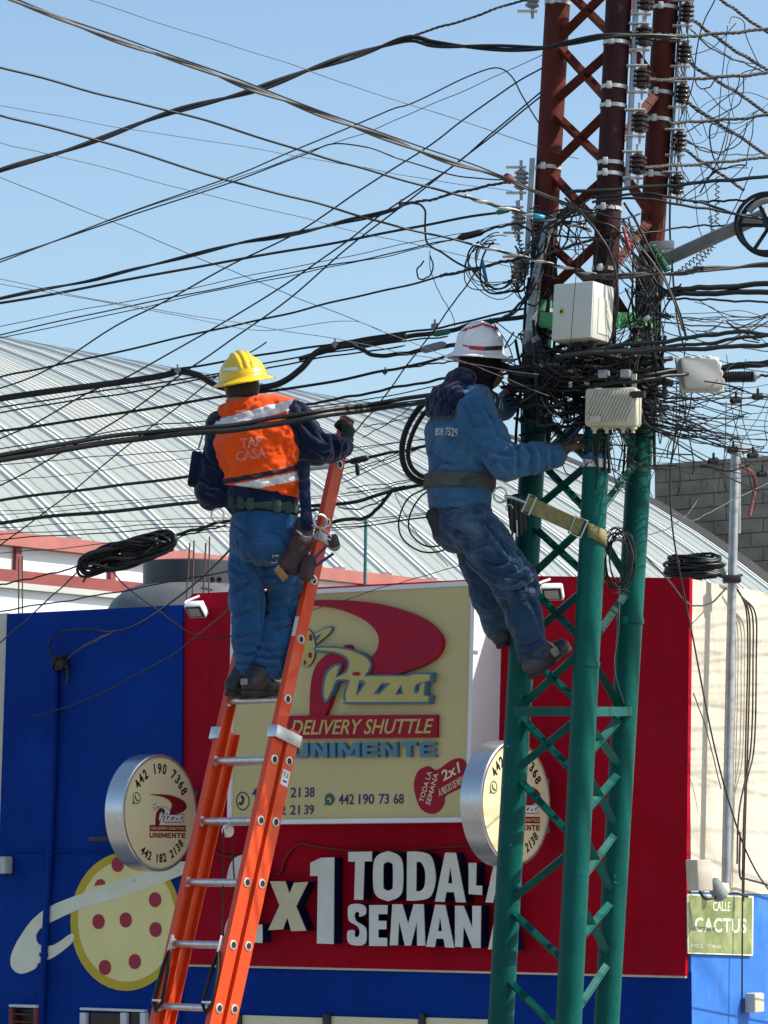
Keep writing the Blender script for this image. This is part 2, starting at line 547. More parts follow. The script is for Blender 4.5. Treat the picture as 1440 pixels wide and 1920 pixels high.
wslab(a0, a1, zE - .16, zE - .01, -.05, .10, 'eave_trim', 'fascia_red')
wslab(a0, a1, zE - .42, zE - .163, -.30, -.02, 'soffit_board', 'warehouse_wall')
wslab(a0, a1, zE - .56, zE - .423, -.10, .06, 'eave_beam', 'fascia_dark_red')
wslab(a0, a1, zE - .63, zE - .563, -.15, .085, 'sill_strip', 'roof_translucent')
wslab(a0, a1, 0, zE - .633, -.30, .0, 'wall', 'warehouse_wall')
for i in range(16):
    a = a0 + 1.2 + i * 1.6
    wslab(a, a + .09, zE - .418, zE - .165, -.018, .03, 'roof_bracket', 'fascia_dark_red')

# ------------------------------------------------------------------ block building far right
BF = Frame(E0 + uu * (sE + 2.6) - Vector((0, 0, E0.z)), FAC.t)
bb = thing('block_building', 'weathered grey concrete block building rising behind the metal roof', 'building', BF.o)
bx0 = BF.px(1228, 900)[0]; bx1 = BF.px(1560, 900)[0]; bz1 = BF.px(1330, 872)[1]
slabs(BF, bx0, bx1, 0, bz1 - .02, -6, 0).build('wall', 'mortar', bb, smooth=False)
bh, bw = 0.235, 0.46
rnd = random.Random(3)
proto = {}
r_ = 0
z = bz1 - bh
while z > bz1 - 9 * bh:
    a = bx0 + (0.0 if r_ % 2 else -bw / 2)
    while a < bx1:
        x0 = max(a, bx0); x1 = min(a + bw, bx1)
        if x1 - x0 > .05:
            pr = rnd.uniform(.012, .035)
            MB().box(BF.w((x0 + x1) / 2, z + bh / 2, pr / 2 + .002), BF.t * ((x1 - x0) / 2 - .008), Vector((0, 0, bh / 2 - .008)), BF.n * pr / 2).build('concrete_block', 'concrete_block', bb, smooth=False)
        a += bw
    z -= bh; r_ += 1
slabs(BF, bx0 - .05, bx1, bz1, bz1 + .07, -6.1, .07).build('coping', 'concrete_block', bb, smooth=False)
# dish-like lamp head and mast on that roof
lp = U(1385, 845, 36)
st = thing('mast_lamp', 'small round lamp head on a grey mast above the block building', 'lamp', U(1385, 1000, 36))
MB().tube([U(1383, 1000, 36), U(1383, 852, 36)], .035, 8).build('mast', 'galvanised_dull', st)
MB().lathe(U(1383, 852, 36), (0, -.2, 1), [(0, .05), (.02, .13), (.05, .15), (.09, .10), (.11, .02)], 16).build('lamp_head', 'galvanised_dull', st)

# ------------------------------------------------------------------ shop
shop = thing('shop_building', 'corner shop painted dark blue and crimson with a white side wall', 'building', CORNER)
def poly(fr, pts, name, m, off, thick, parent=shop, k=0, label=None):
    return on_frame(fr, [pts], name, m, parent, off, thick, k, label=label)
def down(fr, px, z):                     # pixel column on a wall -> local a, at height z
    return (fr.px(px, 1800)[0], z)
# lower blue wall under the crimson band
aL, _ = FAC.px(338, 1800); zR = FAC.px(1200, 1826)[1]
zb = FAC.px(720, 1826)[1]
slabs(FAC, aL, -.262, 1.9, zb + .05, -.25, 0.0).build('lower_wall', 'blue_paint', shop, smooth=False)
slabs(FAC, -.2615, -.0015, 0.0, zb + .05, .0015, .006).build('corner_paint', 'blue_paint', shop, smooth=False)
# crimson band (its own corners), slightly proud
o = poly(FAC, [(361, 1113), (1010, 1080), (1293, 1084), (1285, 1830), (345, 1808)], 'fascia_wall', 'red_paint', 0.002, .033)
poly(FAC, [(362, 1115), (1010, 1082), (1265, 1086), (1262, 1800), (345, 1806)], 'parapet_core', 'white_stucco', -.20, .20)
poly(FAC, [(343, 1135), (361.5, 1113), (356, 1808), (338, 1807)], 'fascia_return', 'red_paint', -.20, .205)
poly(FAC, [(345, 1808), (1285, 1830), (1285, 1834), (345, 1812)], 'drip_edge', 'white_stucco', -.18, .21)
# blue wall to the left
zt = FAC.px(180, 1141, .02)
a0b = FAC.px(13, 1150, .02)[0]; a1b = FAC.px(343, 1133, .02)[0]
pts_blue = [FAC.px(13, 1151, .02), FAC.px(343, 1134, .02), (FAC.px(338, 1800, .02)[0] - .003, 0.0), (FAC.px(-28, 1900, .02)[0], 0.0)]
vs, fs = flat_shape([pts_blue], extrude=.12)
MB().add([FAC.w(x, y, -.10 + z) for x, y, z in vs], fs).build('blue_wall', 'blue_paint', shop, smooth=False)
nb = thing('neighbour_building', 'pale plastered neighbour wall at the left edge of the picture', 'building', FAC.w(a0b - 2, 0, 0))
vs, fs = flat_shape([[(a0b - 2.5, FAC.px(-60, 1150)[1]), (FAC.px(12.5, 1149)[0], FAC.px(12.5, 1149)[1]), (FAC.px(-29, 1900)[0] - .004, 0), (a0b - 2.5, 0)]], extrude=.11)
MB().add([FAC.w(x, y, -.13 + z) for x, y, z in vs], fs).build('wall', 'white_stucco', nb, smooth=False)
# body and roof slab
d_ = 5.5
mbx = MB().hexa([FAC.w(a0b, 0.0, -.34), FAC.w(-.26, 0.0, -.34), FAC.w(-.26, 4.6, -.34), FAC.w(a0b, 4.6, -.34)],
                [FAC.w(a0b, 0.0, -d_), FAC.w(-.26, 0.0, -d_), FAC.w(-.26, 4.6, -d_), FAC.w(a0b, 4.6, -d_)])
mbx.build('roof_block', 'pavement', shop, smooth=False)
# white side wall with blue dado
sideTop = [SID.px(1293.5, 1084), SID.px(1440, 1113)]
sl = (sideTop[1][1] - sideTop[0][1]) / (sideTop[1][0] - sideTop[0][0])
SL = 9.0
b0 = SID.px(1290, 1672)[1]; b1 = SID.px(1440, 1684)
bs = (b1[1] - b0) / b1[0]
def side_poly(lp, name, m, o0, th):
    vs, fs = flat_shape([lp], extrude=th / 2)
    MB().add([SID.w(x, y, o0 + th / 2 + z) for x, y, z in vs], fs).build(name, m, shop, smooth=False)
ztop = sideTop[0][1]
top_pts = [(0.0, ztop)] + [(a, ztop + sl * a * 0.55 + random.uniform(-.012, .012)) for a in np.linspace(.12, SL, 26)]
side_poly([(0.0, b0)] + [(SL, b0 + bs * SL * .5)] + top_pts[::-1], 'side_wall', 'white_stucco', -.25, .25)
side_poly([(0.0, 0), (SL, 0), (SL, b0 + bs * SL * .5 - .002), (0.0, b0 - .002)], 'side_dado', 'bright_blue_paint', -.25, .245)

# mural: ringed pizza painted on the blue wall (flat paint, thin coats)
MO = .0205
def ell(cx, cy, rx, ry, n=40, rot=0.0):
    c, s = math.cos(rot), math.sin(rot)
    return [(cx + rx * math.cos(a) * c - ry * math.sin(a) * s, cy + rx * math.cos(a) * s + ry * math.sin(a) * c) for a in [2 * math.pi * i / n for i in range(n)]]
def painted(pts, name, m, lvl, k=0): return on_frame(FAC, [pts], name, m, shop, MO, .003 * lvl, k)
painted(ell(236, 1728, 104, 130), 'mural_crust', 'mural_yellow', 1)
painted(ell(238, 1727, 92, 114), 'mural_pizza', 'mural_cream', 2)
painted([(74, 1712), (140, 1680), (340, 1615), (342, 1640), (200, 1690), (146, 1706), (74, 1742), (72, 1770), (100, 1772), (134, 1750), (136, 1766), (100, 1795), (72, 1806), (66, 1816), (40, 1826), (22, 1815), (21, 1790), (40, 1752)], 'mural_ring', 'mural_white', 3, 3)
for (x, y) in [(220, 1621), (290, 1687), (184, 1728), (235, 1725), (291, 1743), (252, 1803), (196, 1814)]:
    painted(ell(x, y, 11, 14, 24), 'mural_topping', 'mural_red', 4)
painted([(176, 1661), (182, 1650), (190, 1648), (196, 1654), (195, 1658)], 'mural_topping', 'mural_red', 4)

# conduit and fittings on the blue wall
def wallpipe(fr, pts, r, name, m, parent, off):
    P = [fr.w(*fr.px(x, y, off), off) for x, y in pts]
    return MB().tube(spline(P, 4) if len(P) > 2 else P, r, 10).build(name, m, parent)
wallpipe(FAC, [(105, 1246), (98, 1500), (77, 1920), (72, 2300)], .022, 'conduit', 'blue_paint', shop, .045)
wallpipe(FAC, [(20, 1596), (205, 1597)], .008, 'conduit', 'blue_paint', shop, .030)
for y in (1330, 1480, 1640, 1790):
    x = 105 - (y - 1246) * 0.041
    p = FAC.px(x, y, .03); MB().box(FAC.w(*p, .03), FAC.t * .035, Vector((0, 0, .012)), FAC.n * .009, .003).build('conduit_strap', 'blue_paint', shop)
wh_ = thing('weatherhead', 'dark service entrance knot on top of the blue wall conduit', 'fitting', FAC.w(*FAC.px(110, 1250, .05), .05))
c0 = FAC.w(*FAC.px(112, 1242, .06), .06)
mb = MB()
mb.lathe(c0 - Vector((0, 0, .05)), (0.1, 0, 1), [(0, .03), (.03, .045), (.06, .04), (.085, .012)], 12)
mb.build('cap', 'dark_metal', wh_)
mb = MB()
for i in range(9):
    a = random.uniform(0, 6.28); q = [c0 + Vector((random.uniform(-.05, .05), random.uniform(-.04, .02), random.uniform(-.05, .05))) for _ in range(5)]
    mb.tube(spline(q, 5), .006, 5)
mb.tube(spline([c0 + Vector((.04, -.02, 0)), c0 + Vector((.055, -.03, -.07)), c0 + Vector((.05, -.02, -.14))], 6), .009, 6)
mb.build('wire_knot', 'print_black', wh_)

def floodlight(px, py, Y, w, h, face, name, label, glass='lamp_glass'):
    c = U(px, py, Y)
    t = thing(name, label, 'floodlight', c)
    n = Vector(face).normalized(); x = n.cross(Vector((0, 0, 1))).normalized(); y = x.cross(n).normalized()
    MB().box(c, x * w, y * h, n * .022, .006).build('housing', 'white_metal', t)
    MB().box(c + n * .0225, x * w * .86, y * h * .82, n * .003).build('bezel', 'print_black', t, smooth=False)
    MB().box(c + n * .027, x * w * .66, y * h * .62, n * .002).build('lens', glass, t, smooth=False)
    mb = MB()
    for k in range(5): mb.box(c - n * .028 + y * (k - 2) * h * .34, x * w * .8, y * .003, n * .012)
    mb.build('heat_sink', 'white_metal', t, smooth=False)
    MB().tube(spline([c + x * w * .95 - n * .02, c + x * (w + .03) - n * .05 + y * .02, c + x * w * .6 - n * .13]), .008, 8).build('bracket', 'white_metal', t)
    return t
q = FAC.w(*FAC.px(368, 1143, .13), .13)
floodlight(368, 1143, q.y, .062, .05, (-.35, -.62, -.70), 'floodlight', 'small white floodlight on the left corner of the crimson wall')
q = FAC.w(*FAC.px(1035, 1108, .16), .16)
floodlight(1036, 1110, q.y, .062, .045, (-.2, -.75, -.62), 'floodlight', 'white finned floodlight on the crimson wall behind the tower braces')

# bottom of the front: window, vent and shop glazing
wnd = thing('window', 'white framed window below the painted pizza', 'window', FAC.w(*FAC.px(205, 1900, .03), .03))
def fbox(x0, y0, x1, y1, name, m, parent, o0, o1, bev=.004):
    a = FAC.px(x0, y0, o1); b = FAC.px(x1, y1, o1)
    return MB().box(FAC.w((a[0] + b[0]) / 2, (a[1] + b[1]) / 2, (o0 + o1) / 2), FAC.t * abs(b[0] - a[0]) / 2, Vector((0, 0, abs(a[1] - b[1]) / 2)), FAC.n * (o1 - o0) / 2, bev).build(name, m, parent)
fbox(149, 1889, 270, 1898, 'frame', 'window_frame', wnd, .021, .06)
fbox(149, 1898.5, 158, 2150, 'frame', 'window_frame', wnd, .021, .06)
fbox(225, 1898.5, 234, 2150, 'frame', 'window_frame', wnd, .021, .06)
fbox(262, 1898.5, 270, 2150, 'frame', 'window_frame', wnd, .021, .06)
fbox(158.5, 1898.5, 224.5, 2150, 'pane', 'glass_dark', wnd, .021, .030, 0)
fbox(234.5, 1898.5, 261.5, 2150, 'pane', 'glass_dark', wnd, .021, .030, 0)
vt = thing('vent_grille', 'rusty barred vent with white flaking top at the bottom left', 'vent', FAC.w(*FAC.px(45, 1910, .03), .03))
fbox(16, 1883, 68, 1890, 'frame', 'window_frame', vt, .021, .09)
for x in (16, 62): fbox(x, 1890.5, x + 6, 2010, 'frame', 'rusty_frame', vt, .021, .085)
for y in (1900, 1914, 1928, 1942): fbox(22.5, y, 61.5, y + 4, 'slat', 'rusty_frame', vt, .04, .08)
fbox(22.5, 1891, 61.5, 2008, 'backing', 'print_black', vt, .021, .03, 0)
gz = thing('shop_glazing', 'row of beige framed shop panes at the bottom edge under the blue beam', 'window', FAC.w(*FAC.px(620, 1915, 0), 0))
for x0, x1 in ((450, 604), (618, 784), (796, 915)):
    fbox(x0, 1903 + (x0 - 450) * .013, x1, 2240, 'pane', 'sign_cream_pale', gz, .001, .02)
for x0, x1 in ((440, 449), (605, 617), (785, 795)):
    fbox(x0, 1901, x1, 2240, 'mullion', 'dark_metal', gz, .001, .04)

# ------------------------------------------------------------------ the big lit box sign
SO = .30
sg = thing('shop_sign', 'large cream box sign with red swoosh and yellow script on the crimson wall', 'sign', FAC.w(*FAC.px(660, 1545, .1), .1))
sq = [(437, 1114), (894, 1089), (883, 1541), (429, 1546)]
Lq = [FAC.px(x, y, SO) for x, y in sq]
MB().hexa([FAC.w(*p, .036) for p in Lq], [FAC.w(*p, SO - .004) for p in Lq]).build('cabinet', 'white_metal', sg, smooth=False)
def inset(q, d):
    c = (sum(p[0] for p in q) / 4, sum(p[1] for p in q) / 4)
    out = []
    for p in q:
        out.append((p[0] + (d if p[0] < c[0] else -d), p[1] + (d if p[1] < c[1] else -d)))
    return out
Li = inset(Lq, .026)
MB().hexa([FAC.w(*p, SO - .004) for p in Li], [FAC.w(*p, SO + .002) for p in Li]).build('face', 'sign_cream', sg, smooth=False)
for i in range(4):
    j = (i + 1) % 4
    q = [Lq[i], Lq[j], Li[j], Li[i]]
    MB().hexa([FAC.w(*p, SO - .003) for p in q], [FAC.w(*p, SO + .018) for p in q]).build('frame', 'white_metal', sg, smooth=False)

# the logo, traced once, usable at any size: fn maps trace coordinates to wall pixels or local metres
def T45(p): return (540 + p[0] / 4.5, 1100 + p[1] / 4.5) + tuple(p[2:])
LOGO = dict(
    swoosh=[(-40, 128, 0), (120, 116), (420, 112), (700, 135), (950, 195), (1150, 280), (1270, 390), (1300, 480), (1260, 580), (1150, 660), (1000, 715), (900, 740), (690, 742, 0), (700, 610), (750, 530), (765, 440), (730, 360), (640, 280), (500, 215), (380, 180), (230, 162), (100, 145)],
    stem=[(345, 565), (255, 635), (205, 745), (185, 900), (180, 1088, 0), (310, 1088, 0), (360, 970), (415, 820), (500, 790), (520, 680), (480, 580), (420, 555)],
    script=[(218, 530), (245, 500), (420, 506), (560, 536), (660, 585), (704, 650), (690, 715), (660, 742, 0), (1000, 742, 0), (1060, 726), (1215, 724, 0), (1207, 803, 0), (1168, 812, 0), (1160, 905, 0), (1207, 920, 0), (1192, 988, 0), (520, 992), (475, 970), (466, 900), (500, 798, 0), (420, 804), (380, 885), (335, 968), (303, 968), (285, 880), (308, 740), (370, 665), (448, 648), (440, 700), (416, 750, 0), (480, 712), (502, 650), (475, 600), (400, 568), (320, 555), (235, 555)],
    script_fill=[(236, 532), (262, 516), (420, 520), (555, 550), (650, 596), (690, 652), (676, 705), (640, 755, 0), (1005, 757, 0), (1065, 741), (1197, 741, 0), (1190, 790, 0), (1150, 800, 0), (1142, 916, 0), (1188, 930, 0), (1178, 970, 0), (525, 973), (492, 955), (486, 905), (525, 785, 0), (410, 786), (365, 880), (327, 948), (312, 945), (303, 880), (326, 750), (378, 685), (428, 668), (420, 700), (398, 772, 0), (490, 725), (518, 650), (490, 590), (410, 552), (325, 540)],
    counters=[[(600, 790, 0), (630, 790, 0), (655, 812, 0), (582, 918, 0), (572, 912, 0)], [(790, 812, 0), (865, 812, 0), (768, 908, 0), (718, 908, 0)], [(955, 825, 0), (970, 905, 0), (900, 915, 0)], [(1062, 870), (1085, 820), (1165, 800, 0), (1110, 830), (1105, 880), (1075, 902)]],
    eye=ell(575, 735, 35, 16, 20),
    wedge=[(465, 508), (490, 492), (525, 490), (545, 520), (520, 530)],
    planet=ell(150, 515, 84, 165, 36),
    tip=[(215, 395, 0), (300, 350), (360, 333), (376, 352), (345, 400), (235, 490, 0), (232, 440, 0)],
    tip_in=[(232, 418, 0), (280, 398, 0), (238, 460, 0)],
    planet_ring=[(-60, 760), (40, 640), (70, 590), (85, 610), (30, 700), (-30, 765)],
    toppings=[ell(190, 430, 14, 28, 16), ell(184, 578, 14, 24, 16), ell(140, 640, 10, 20, 16), ell(110, 540, 14, 26, 16), ell(120, 440, 14, 26, 16)])
def sp(loop, name, m, lift, k=5, thick=.012):
    lp = smooth_loop(loop, k) if k else [(p[0], p[1]) for p in loop]
    return on_frame(FAC, [[T45(p) for p in lp]], name, m, sg, SO + .002 + lift, thick)
sp(LOGO['swoosh'], 'swoosh', 'sign_red', 0, thick=.035)
sp(LOGO['stem'], 'stem', 'sign_red', 0, thick=.035)
sp(LOGO['planet'], 'planet', 'logo_blue', .0, 0, .012)
sp([(150 + (p[0] - 150) * .93, 515 + (p[1] - 515) * .965) for p in LOGO['planet']], 'planet_fill', 'logo_yellow', .012, 0, .004)
sp(LOGO['tip'], 'ring_tip', 'logo_blue', .0, 5, .018)
sp([(292 + (p[0] - 292) * .86, 410 + (p[1] - 410) * .86, *p[2:]) for p in LOGO['tip']], 'ring_tip_fill', 'logo_yellow', .018, 5, .004)
sp(LOGO['tip_in'], 'ring_gap', 'logo_blue', .022, 0, .003)
for lp in LOGO['toppings']: sp(lp, 'topping', 'sign_red', .016, 0, .004)
sp(LOGO['wedge'], 'wedge', 'sign_red', 0, 5, .02)
sp(LOGO['script'], 'script', 'logo_blue', .0, 5, .050)
sp(LOGO['script_fill'], 'script_fill', 'logo_yellow', .050, 5, .004)
for lp in LOGO['counters']: sp(lp, 'counter', 'logo_blue', .054, 4, .002)
for lp in LOGO['counters']:
    c = (sum(p[0] for p in lp) / len(lp), sum(p[1] for p in lp) / len(lp))
    sp([(c[0] - 5 + (p[0] - c[0]) * .45, c[1] + (p[1] - c[1]) * .55, 0) for p in lp], 'counter_core', 'logo_navy', .056, 0, .002)  # smaller navy shape inside each counter
sp(LOGO['eye'], 'eye', 'sign_red', .054, 0, .003)
on_frame(FAC, [[(538, 1342), (818.5, 1340), (818, 1382.5), (538, 1385)]], 'banner', 'sign_red', sg, SO + .002, .03)
def txt(t, q, name, m, lift=0, thick=.003, **kw): return text_on(FAC, t, q, name, m, sg, SO + .002 + lift, thick, **kw)
txt('DELIVERY SHUTTLE', [(547, 1350), (813, 1347), (811, 1375), (545, 1378)], 'lettering', 'logo_yellow', .03, .004, offset=.012, shear=.22)
BLK = {'U': (1, [(0, 1), (0, .2), (.15, 0), (.85, 0), (1, .2), (1, 1), (.72, 1), (.72, .27), (.28, .27), (.28, 1)]), 'N': (1, [(0, 0), (0, 1), (.3, 1), (.72, .4), (.72, 1), (1, 1), (1, 0), (.7, 0), (.28, .6), (.28, 0)]),
       'I': (.32, [(0, 0), (0, 1), (1, 1), (1, 0)]), 'M': (1.3, [(0, 0), (0, 1), (.27, 1), (.5, .45), (.73, 1), (1, 1), (1, 0), (.79, 0), (.79, .62), (.58, .1), (.42, .1), (.21, .62), (.21, 0)]),
       'E': (.95, [(0, 0), (0, 1), (1, 1), (1, .78), (.3, .78), (.3, .61), (.95, .61), (.95, .4), (.3, .4), (.3, .22), (1, .22), (1, 0)]), 'T': (1, [(.36, 0), (.36, .76), (0, .76), (0, 1), (1, 1), (1, .76), (.64, .76), (.64, 0)])}
def block_word(t):
    tot = sum(BLK[c][0] for c in t) + .16 * (len(t) - 1); x = 0; out = []
    for c in t:
        w, P = BLK[c]; out.append([((x + p[0] * w) / tot, p[1]) for p in P]); x += w + .16
    return out
for lp in block_word('UNIMENTE'):
    on_frame(FAC, [[(546 + u * 270 - .5 * v, 1421 - 2 * u - 28 * v) for u, v in lp]], 'lettering', 'letter_blue', sg, SO + .002, .030)
def number(t, q):
    tot = sum(.8 if c == ' ' else 1 for c in t); u = 0
    mixp = lambda a, b, f: (a[0] + (b[0] - a[0]) * f, a[1] + (b[1] - a[1]) * f)
    for wd in t.split(' '):
        f0, f1 = u / tot, (u + len(wd) - .1) / tot
        txt(wd, [mixp(q[0], q[1], f0), mixp(q[0], q[1], f1), mixp(q[3], q[2], f1), mixp(q[3], q[2], f0)], 'phone_number', 'print_purple', offset=.012)
        u += len(wd) + .8
number('442 182 21 38', [(473, 1477), (590.5, 1476), (590, 1494.5), (472.5, 1496)])
number('442 182 21 39', [(472, 1510), (589.5, 1509), (589, 1527), (471.5, 1528.5)])
number('442 190 73 68', [(635, 1489), (758, 1488), (757.5, 1507), (634.5, 1508.5)])
def ringpx(cx, cy, rx, ry, w): return [ell(cx, cy, rx, ry), ell(cx, cy, rx - w, ry - w * ry / rx)[::-1]]
on_frame(FAC, ringpx(455, 1502, 12.5, 17.5, 1.4), 'phone_ring', 'print_black', sg, SO + .002, .003)
def handset(cx, cy, s, rot, name, m, lift):
    pts = [(-.9, -.35), (-.75, -.62), (-.4, -.55), (-.35, -.2), (-.1, -.08), (.1, -.08), (.35, -.2), (.4, -.55), (.75, -.62), (.9, -.35), (.7, .15), (.3, .35), (-.3, .35), (-.7, .15)]
    c, n = math.cos(rot), math.sin(rot)
    on_frame(FAC, [smooth_loop([(cx + (x * c - y * n) * s * .72, cy + (x * n + y * c) * s) for x, y in pts], 3)], name, m, sg, SO + .002 + lift, .003)
handset(454, 1502, 11, -1.15, 'handset', 'print_black', 0)
on_frame(FAC, [smooth_loop([(617.5, 1487, ), (626, 1493), (627, 1501), (620, 1510), (612, 1509), (608, 1511.5, 0), (609.5, 1504), (609, 1494)], 4)], 'chat_bubble', 'print_green', sg, SO + .002, .003)
handset(618, 1499, 6, .75 + 3.14, 'handset', 'sign_cream', .003)
def T4(p): return (420 + p[0] / 2.769, 1060 + p[1] / 2.769)
on_frame(FAC, [[T4(p) for p in smooth_loop([(992, 1190), (986, 1130), (1008, 1068), (1060, 1043), (1105, 1062), (1180, 1012), (1232, 1003), (1266, 1040), (1270, 1100), (1232, 1152), (1152, 1196), (1142, 1240), (1112, 1280), (1070, 1290), (1020, 1262)], 5)]], 'sticker', 'sign_red', sg, SO + .002, .004)
for t, q in (('TODA LA', [(1012, 1222), (1056, 1066), (1080, 1074), (1034, 1232)]), ('SEMANA', [(1046, 1238), (1090, 1074), (1114, 1082), (1068, 1248)]), ('2x1', [(1126, 1070), (1216, 1018), (1226, 1074), (1138, 1122)]), ('A PRECIO DE MENU', [(1112, 1164), (1246, 1086), (1252, 1124), (1118, 1202)])):
    txt(t, [T4(p) for p in q], 'sticker_text', 'sign_cream_pale', .004, offset=.02 if t == '2x1' else .004)

# ------------------------------------------------------------------ channel letters on the band
cl = thing('channel_letters', 'weathered white raised letters mounted low on the crimson wall', 'sign', FAC.w(*FAC.px(680, 1780, .05), .05))
def T2(p): return (240 + p[0] / 2.0, 1340 + p[1] / 2.0)
def stroke_S(x0, x1, y0, y1, w):
    W, H = x1 - x0, y1 - y0
    P = [(.95, .25), (.93, .06), (.5, 0), (.07, .05), (.02, .27), (.1, .42), (.5, .53), (.62, .62), (.62, .74), (.5, .8), (.36, .76), (.36, .64), (.0, .66), (.04, .93), (.5, 1.0), (.93, .95), (1.0, .72), (.92, .55), (.5, .43), (.38, .33), (.38, .24), (.5, .19), (.62, .23), (.62, .31)]
    return [(x0 + x * W, y0 + y * H) for x, y in P]
def rect_arch(x0, y0, x1, y1, r): return smooth_loop([(x0, y0 + r), (x0 + r * .3, y0 + r * .3), (x0 + r, y0), (x1 - r, y0), (x1 - r * .3, y0 + r * .3), (x1, y0 + r), (x1, y1 - r), (x1 - r * .3, y1 - r * .3), (x1 - r, y1), (x0 + r, y1), (x0 + r * .3, y1 - r * .3), (x0, y1 - r)], 4)
def Aglyph(x0, x1, y0, y1, sl=0):
    W, H = x1 - x0, y1 - y0
    f = lambda x, y: (x0 + x * W, y0 + y * H + sl * x)
    return [[f(.33, 0), f(.68, 0), f(1, 1), f(.68, 1), f(.62, .8), f(.36, .8), f(.31, 1), f(0, 1)], [f(.5, .27), f(.42, .62), f(.57, .62)]]
GL = [
 ('2', 'letter_white', [smooth_loop([(372, 640, 0), (372, 600), (392, 545), (435, 525), (480, 545), (500, 610), (480, 680), (435, 745), (425, 787, 0), (503, 787, 0), (503, 856, 0), (362, 850, 0), (365, 790), (400, 720), (440, 660), (450, 620), (440, 590), (428, 590), (420, 610), (418, 640, 0)], 4)]),
 ('x', 'letter_cream', [[(532, 625), (590, 625), (605, 672), (622, 630), (675, 627), (630, 718), (668, 810), (612, 812), (597, 760), (580, 805), (525, 808), (568, 715)]]),
 ('1', 'letter_white', [[(683, 556), (722, 537), (773, 535), (770, 860), (708, 858), (712, 605), (683, 605)]]),
 ('T', 'letter_white', [[(826, 515), (914, 513), (914, 550), (886, 550), (881, 694), (848, 694), (852, 551), (826, 551)]]),
 ('O', 'letter_white', [rect_arch(920, 513, 1030, 698, 50), rect_arch(957, 552, 993, 660, 17)[::-1]]),
 ('D', 'letter_white', [smooth_loop([(1046, 514, 0), (1090, 514), (1135, 530), (1152, 590), (1150, 640), (1130, 685), (1085, 697), (1045, 697, 0)], 4), smooth_loop([(1081, 552, 0), (1100, 555), (1114, 590), (1112, 640), (1098, 660), (1080, 662, 0)], 4)[::-1]]),
 ('A', 'letter_white', Aglyph(1151, 1266, 516, 701, 3)),
 ('L', 'letter_white', [[(1277, 556), (1306, 556), (1304, 641), (1327, 641), (1327, 676), (1277, 673)]]),
 ('A', 'letter_white', Aglyph(1340, 1432, 566, 704, 3)),
 ('S', 'letter_white', [smooth_loop(stroke_S(823, 894, 709, 866, 30), 3)]),
 ('E', 'letter_white', [[(904, 714), (973, 714), (972, 748), (938, 748), (938, 773), (968, 773), (968, 805), (938, 805), (938, 836), (971, 837), (971, 868), (904, 867)]]),
 ('M', 'letter_white', [[(981, 865), (991, 711), (1028, 711), (1050, 785), (1071, 711), (1108, 711), (1114, 866), (1084, 866), (1083, 775), (1060, 866), (1038, 866), (1016, 772), (1011, 865)]]),
 ('A', 'letter_white', Aglyph(1117, 1223, 711, 870, 4)),
 ('N', 'letter_white', [[(1226, 716), (1258, 717), (1291, 800), (1291, 717), (1323, 717), (1321, 875), (1291, 875), (1258, 792), (1254, 872), (1226, 871)]]),
 ('A', 'letter_white', Aglyph(1350, 1456, 716, 880, 4)),
]
LOF = .036
for ch, m_, loops in GL:
    px = [[T2(p) for p in lp] for lp in loops]
    body = on_frame(FAC, px, 'letter', 'letter_side', cl, LOF + .012, .085)
    f = on_frame(FAC, px, 'letter_face', m_, body, LOF + .097, .006)
# cable feeding the letters
mb = MB()
P = [(400, 1597), (420, 1605), (470, 1610), (520, 1640), (535, 1610), (560, 1583), (600, 1588), (680, 1597), (760, 1596), (840, 1588), (900, 1586)]
mb.tube(spline([FAC.w(*FAC.px(x, y, .05), .05) for x, y in P], 6), .008, 6)
tag(mb.build('letter_cable', 'sign_dark_red'), 'dark red cable looping above the raised white letters', 'cable')

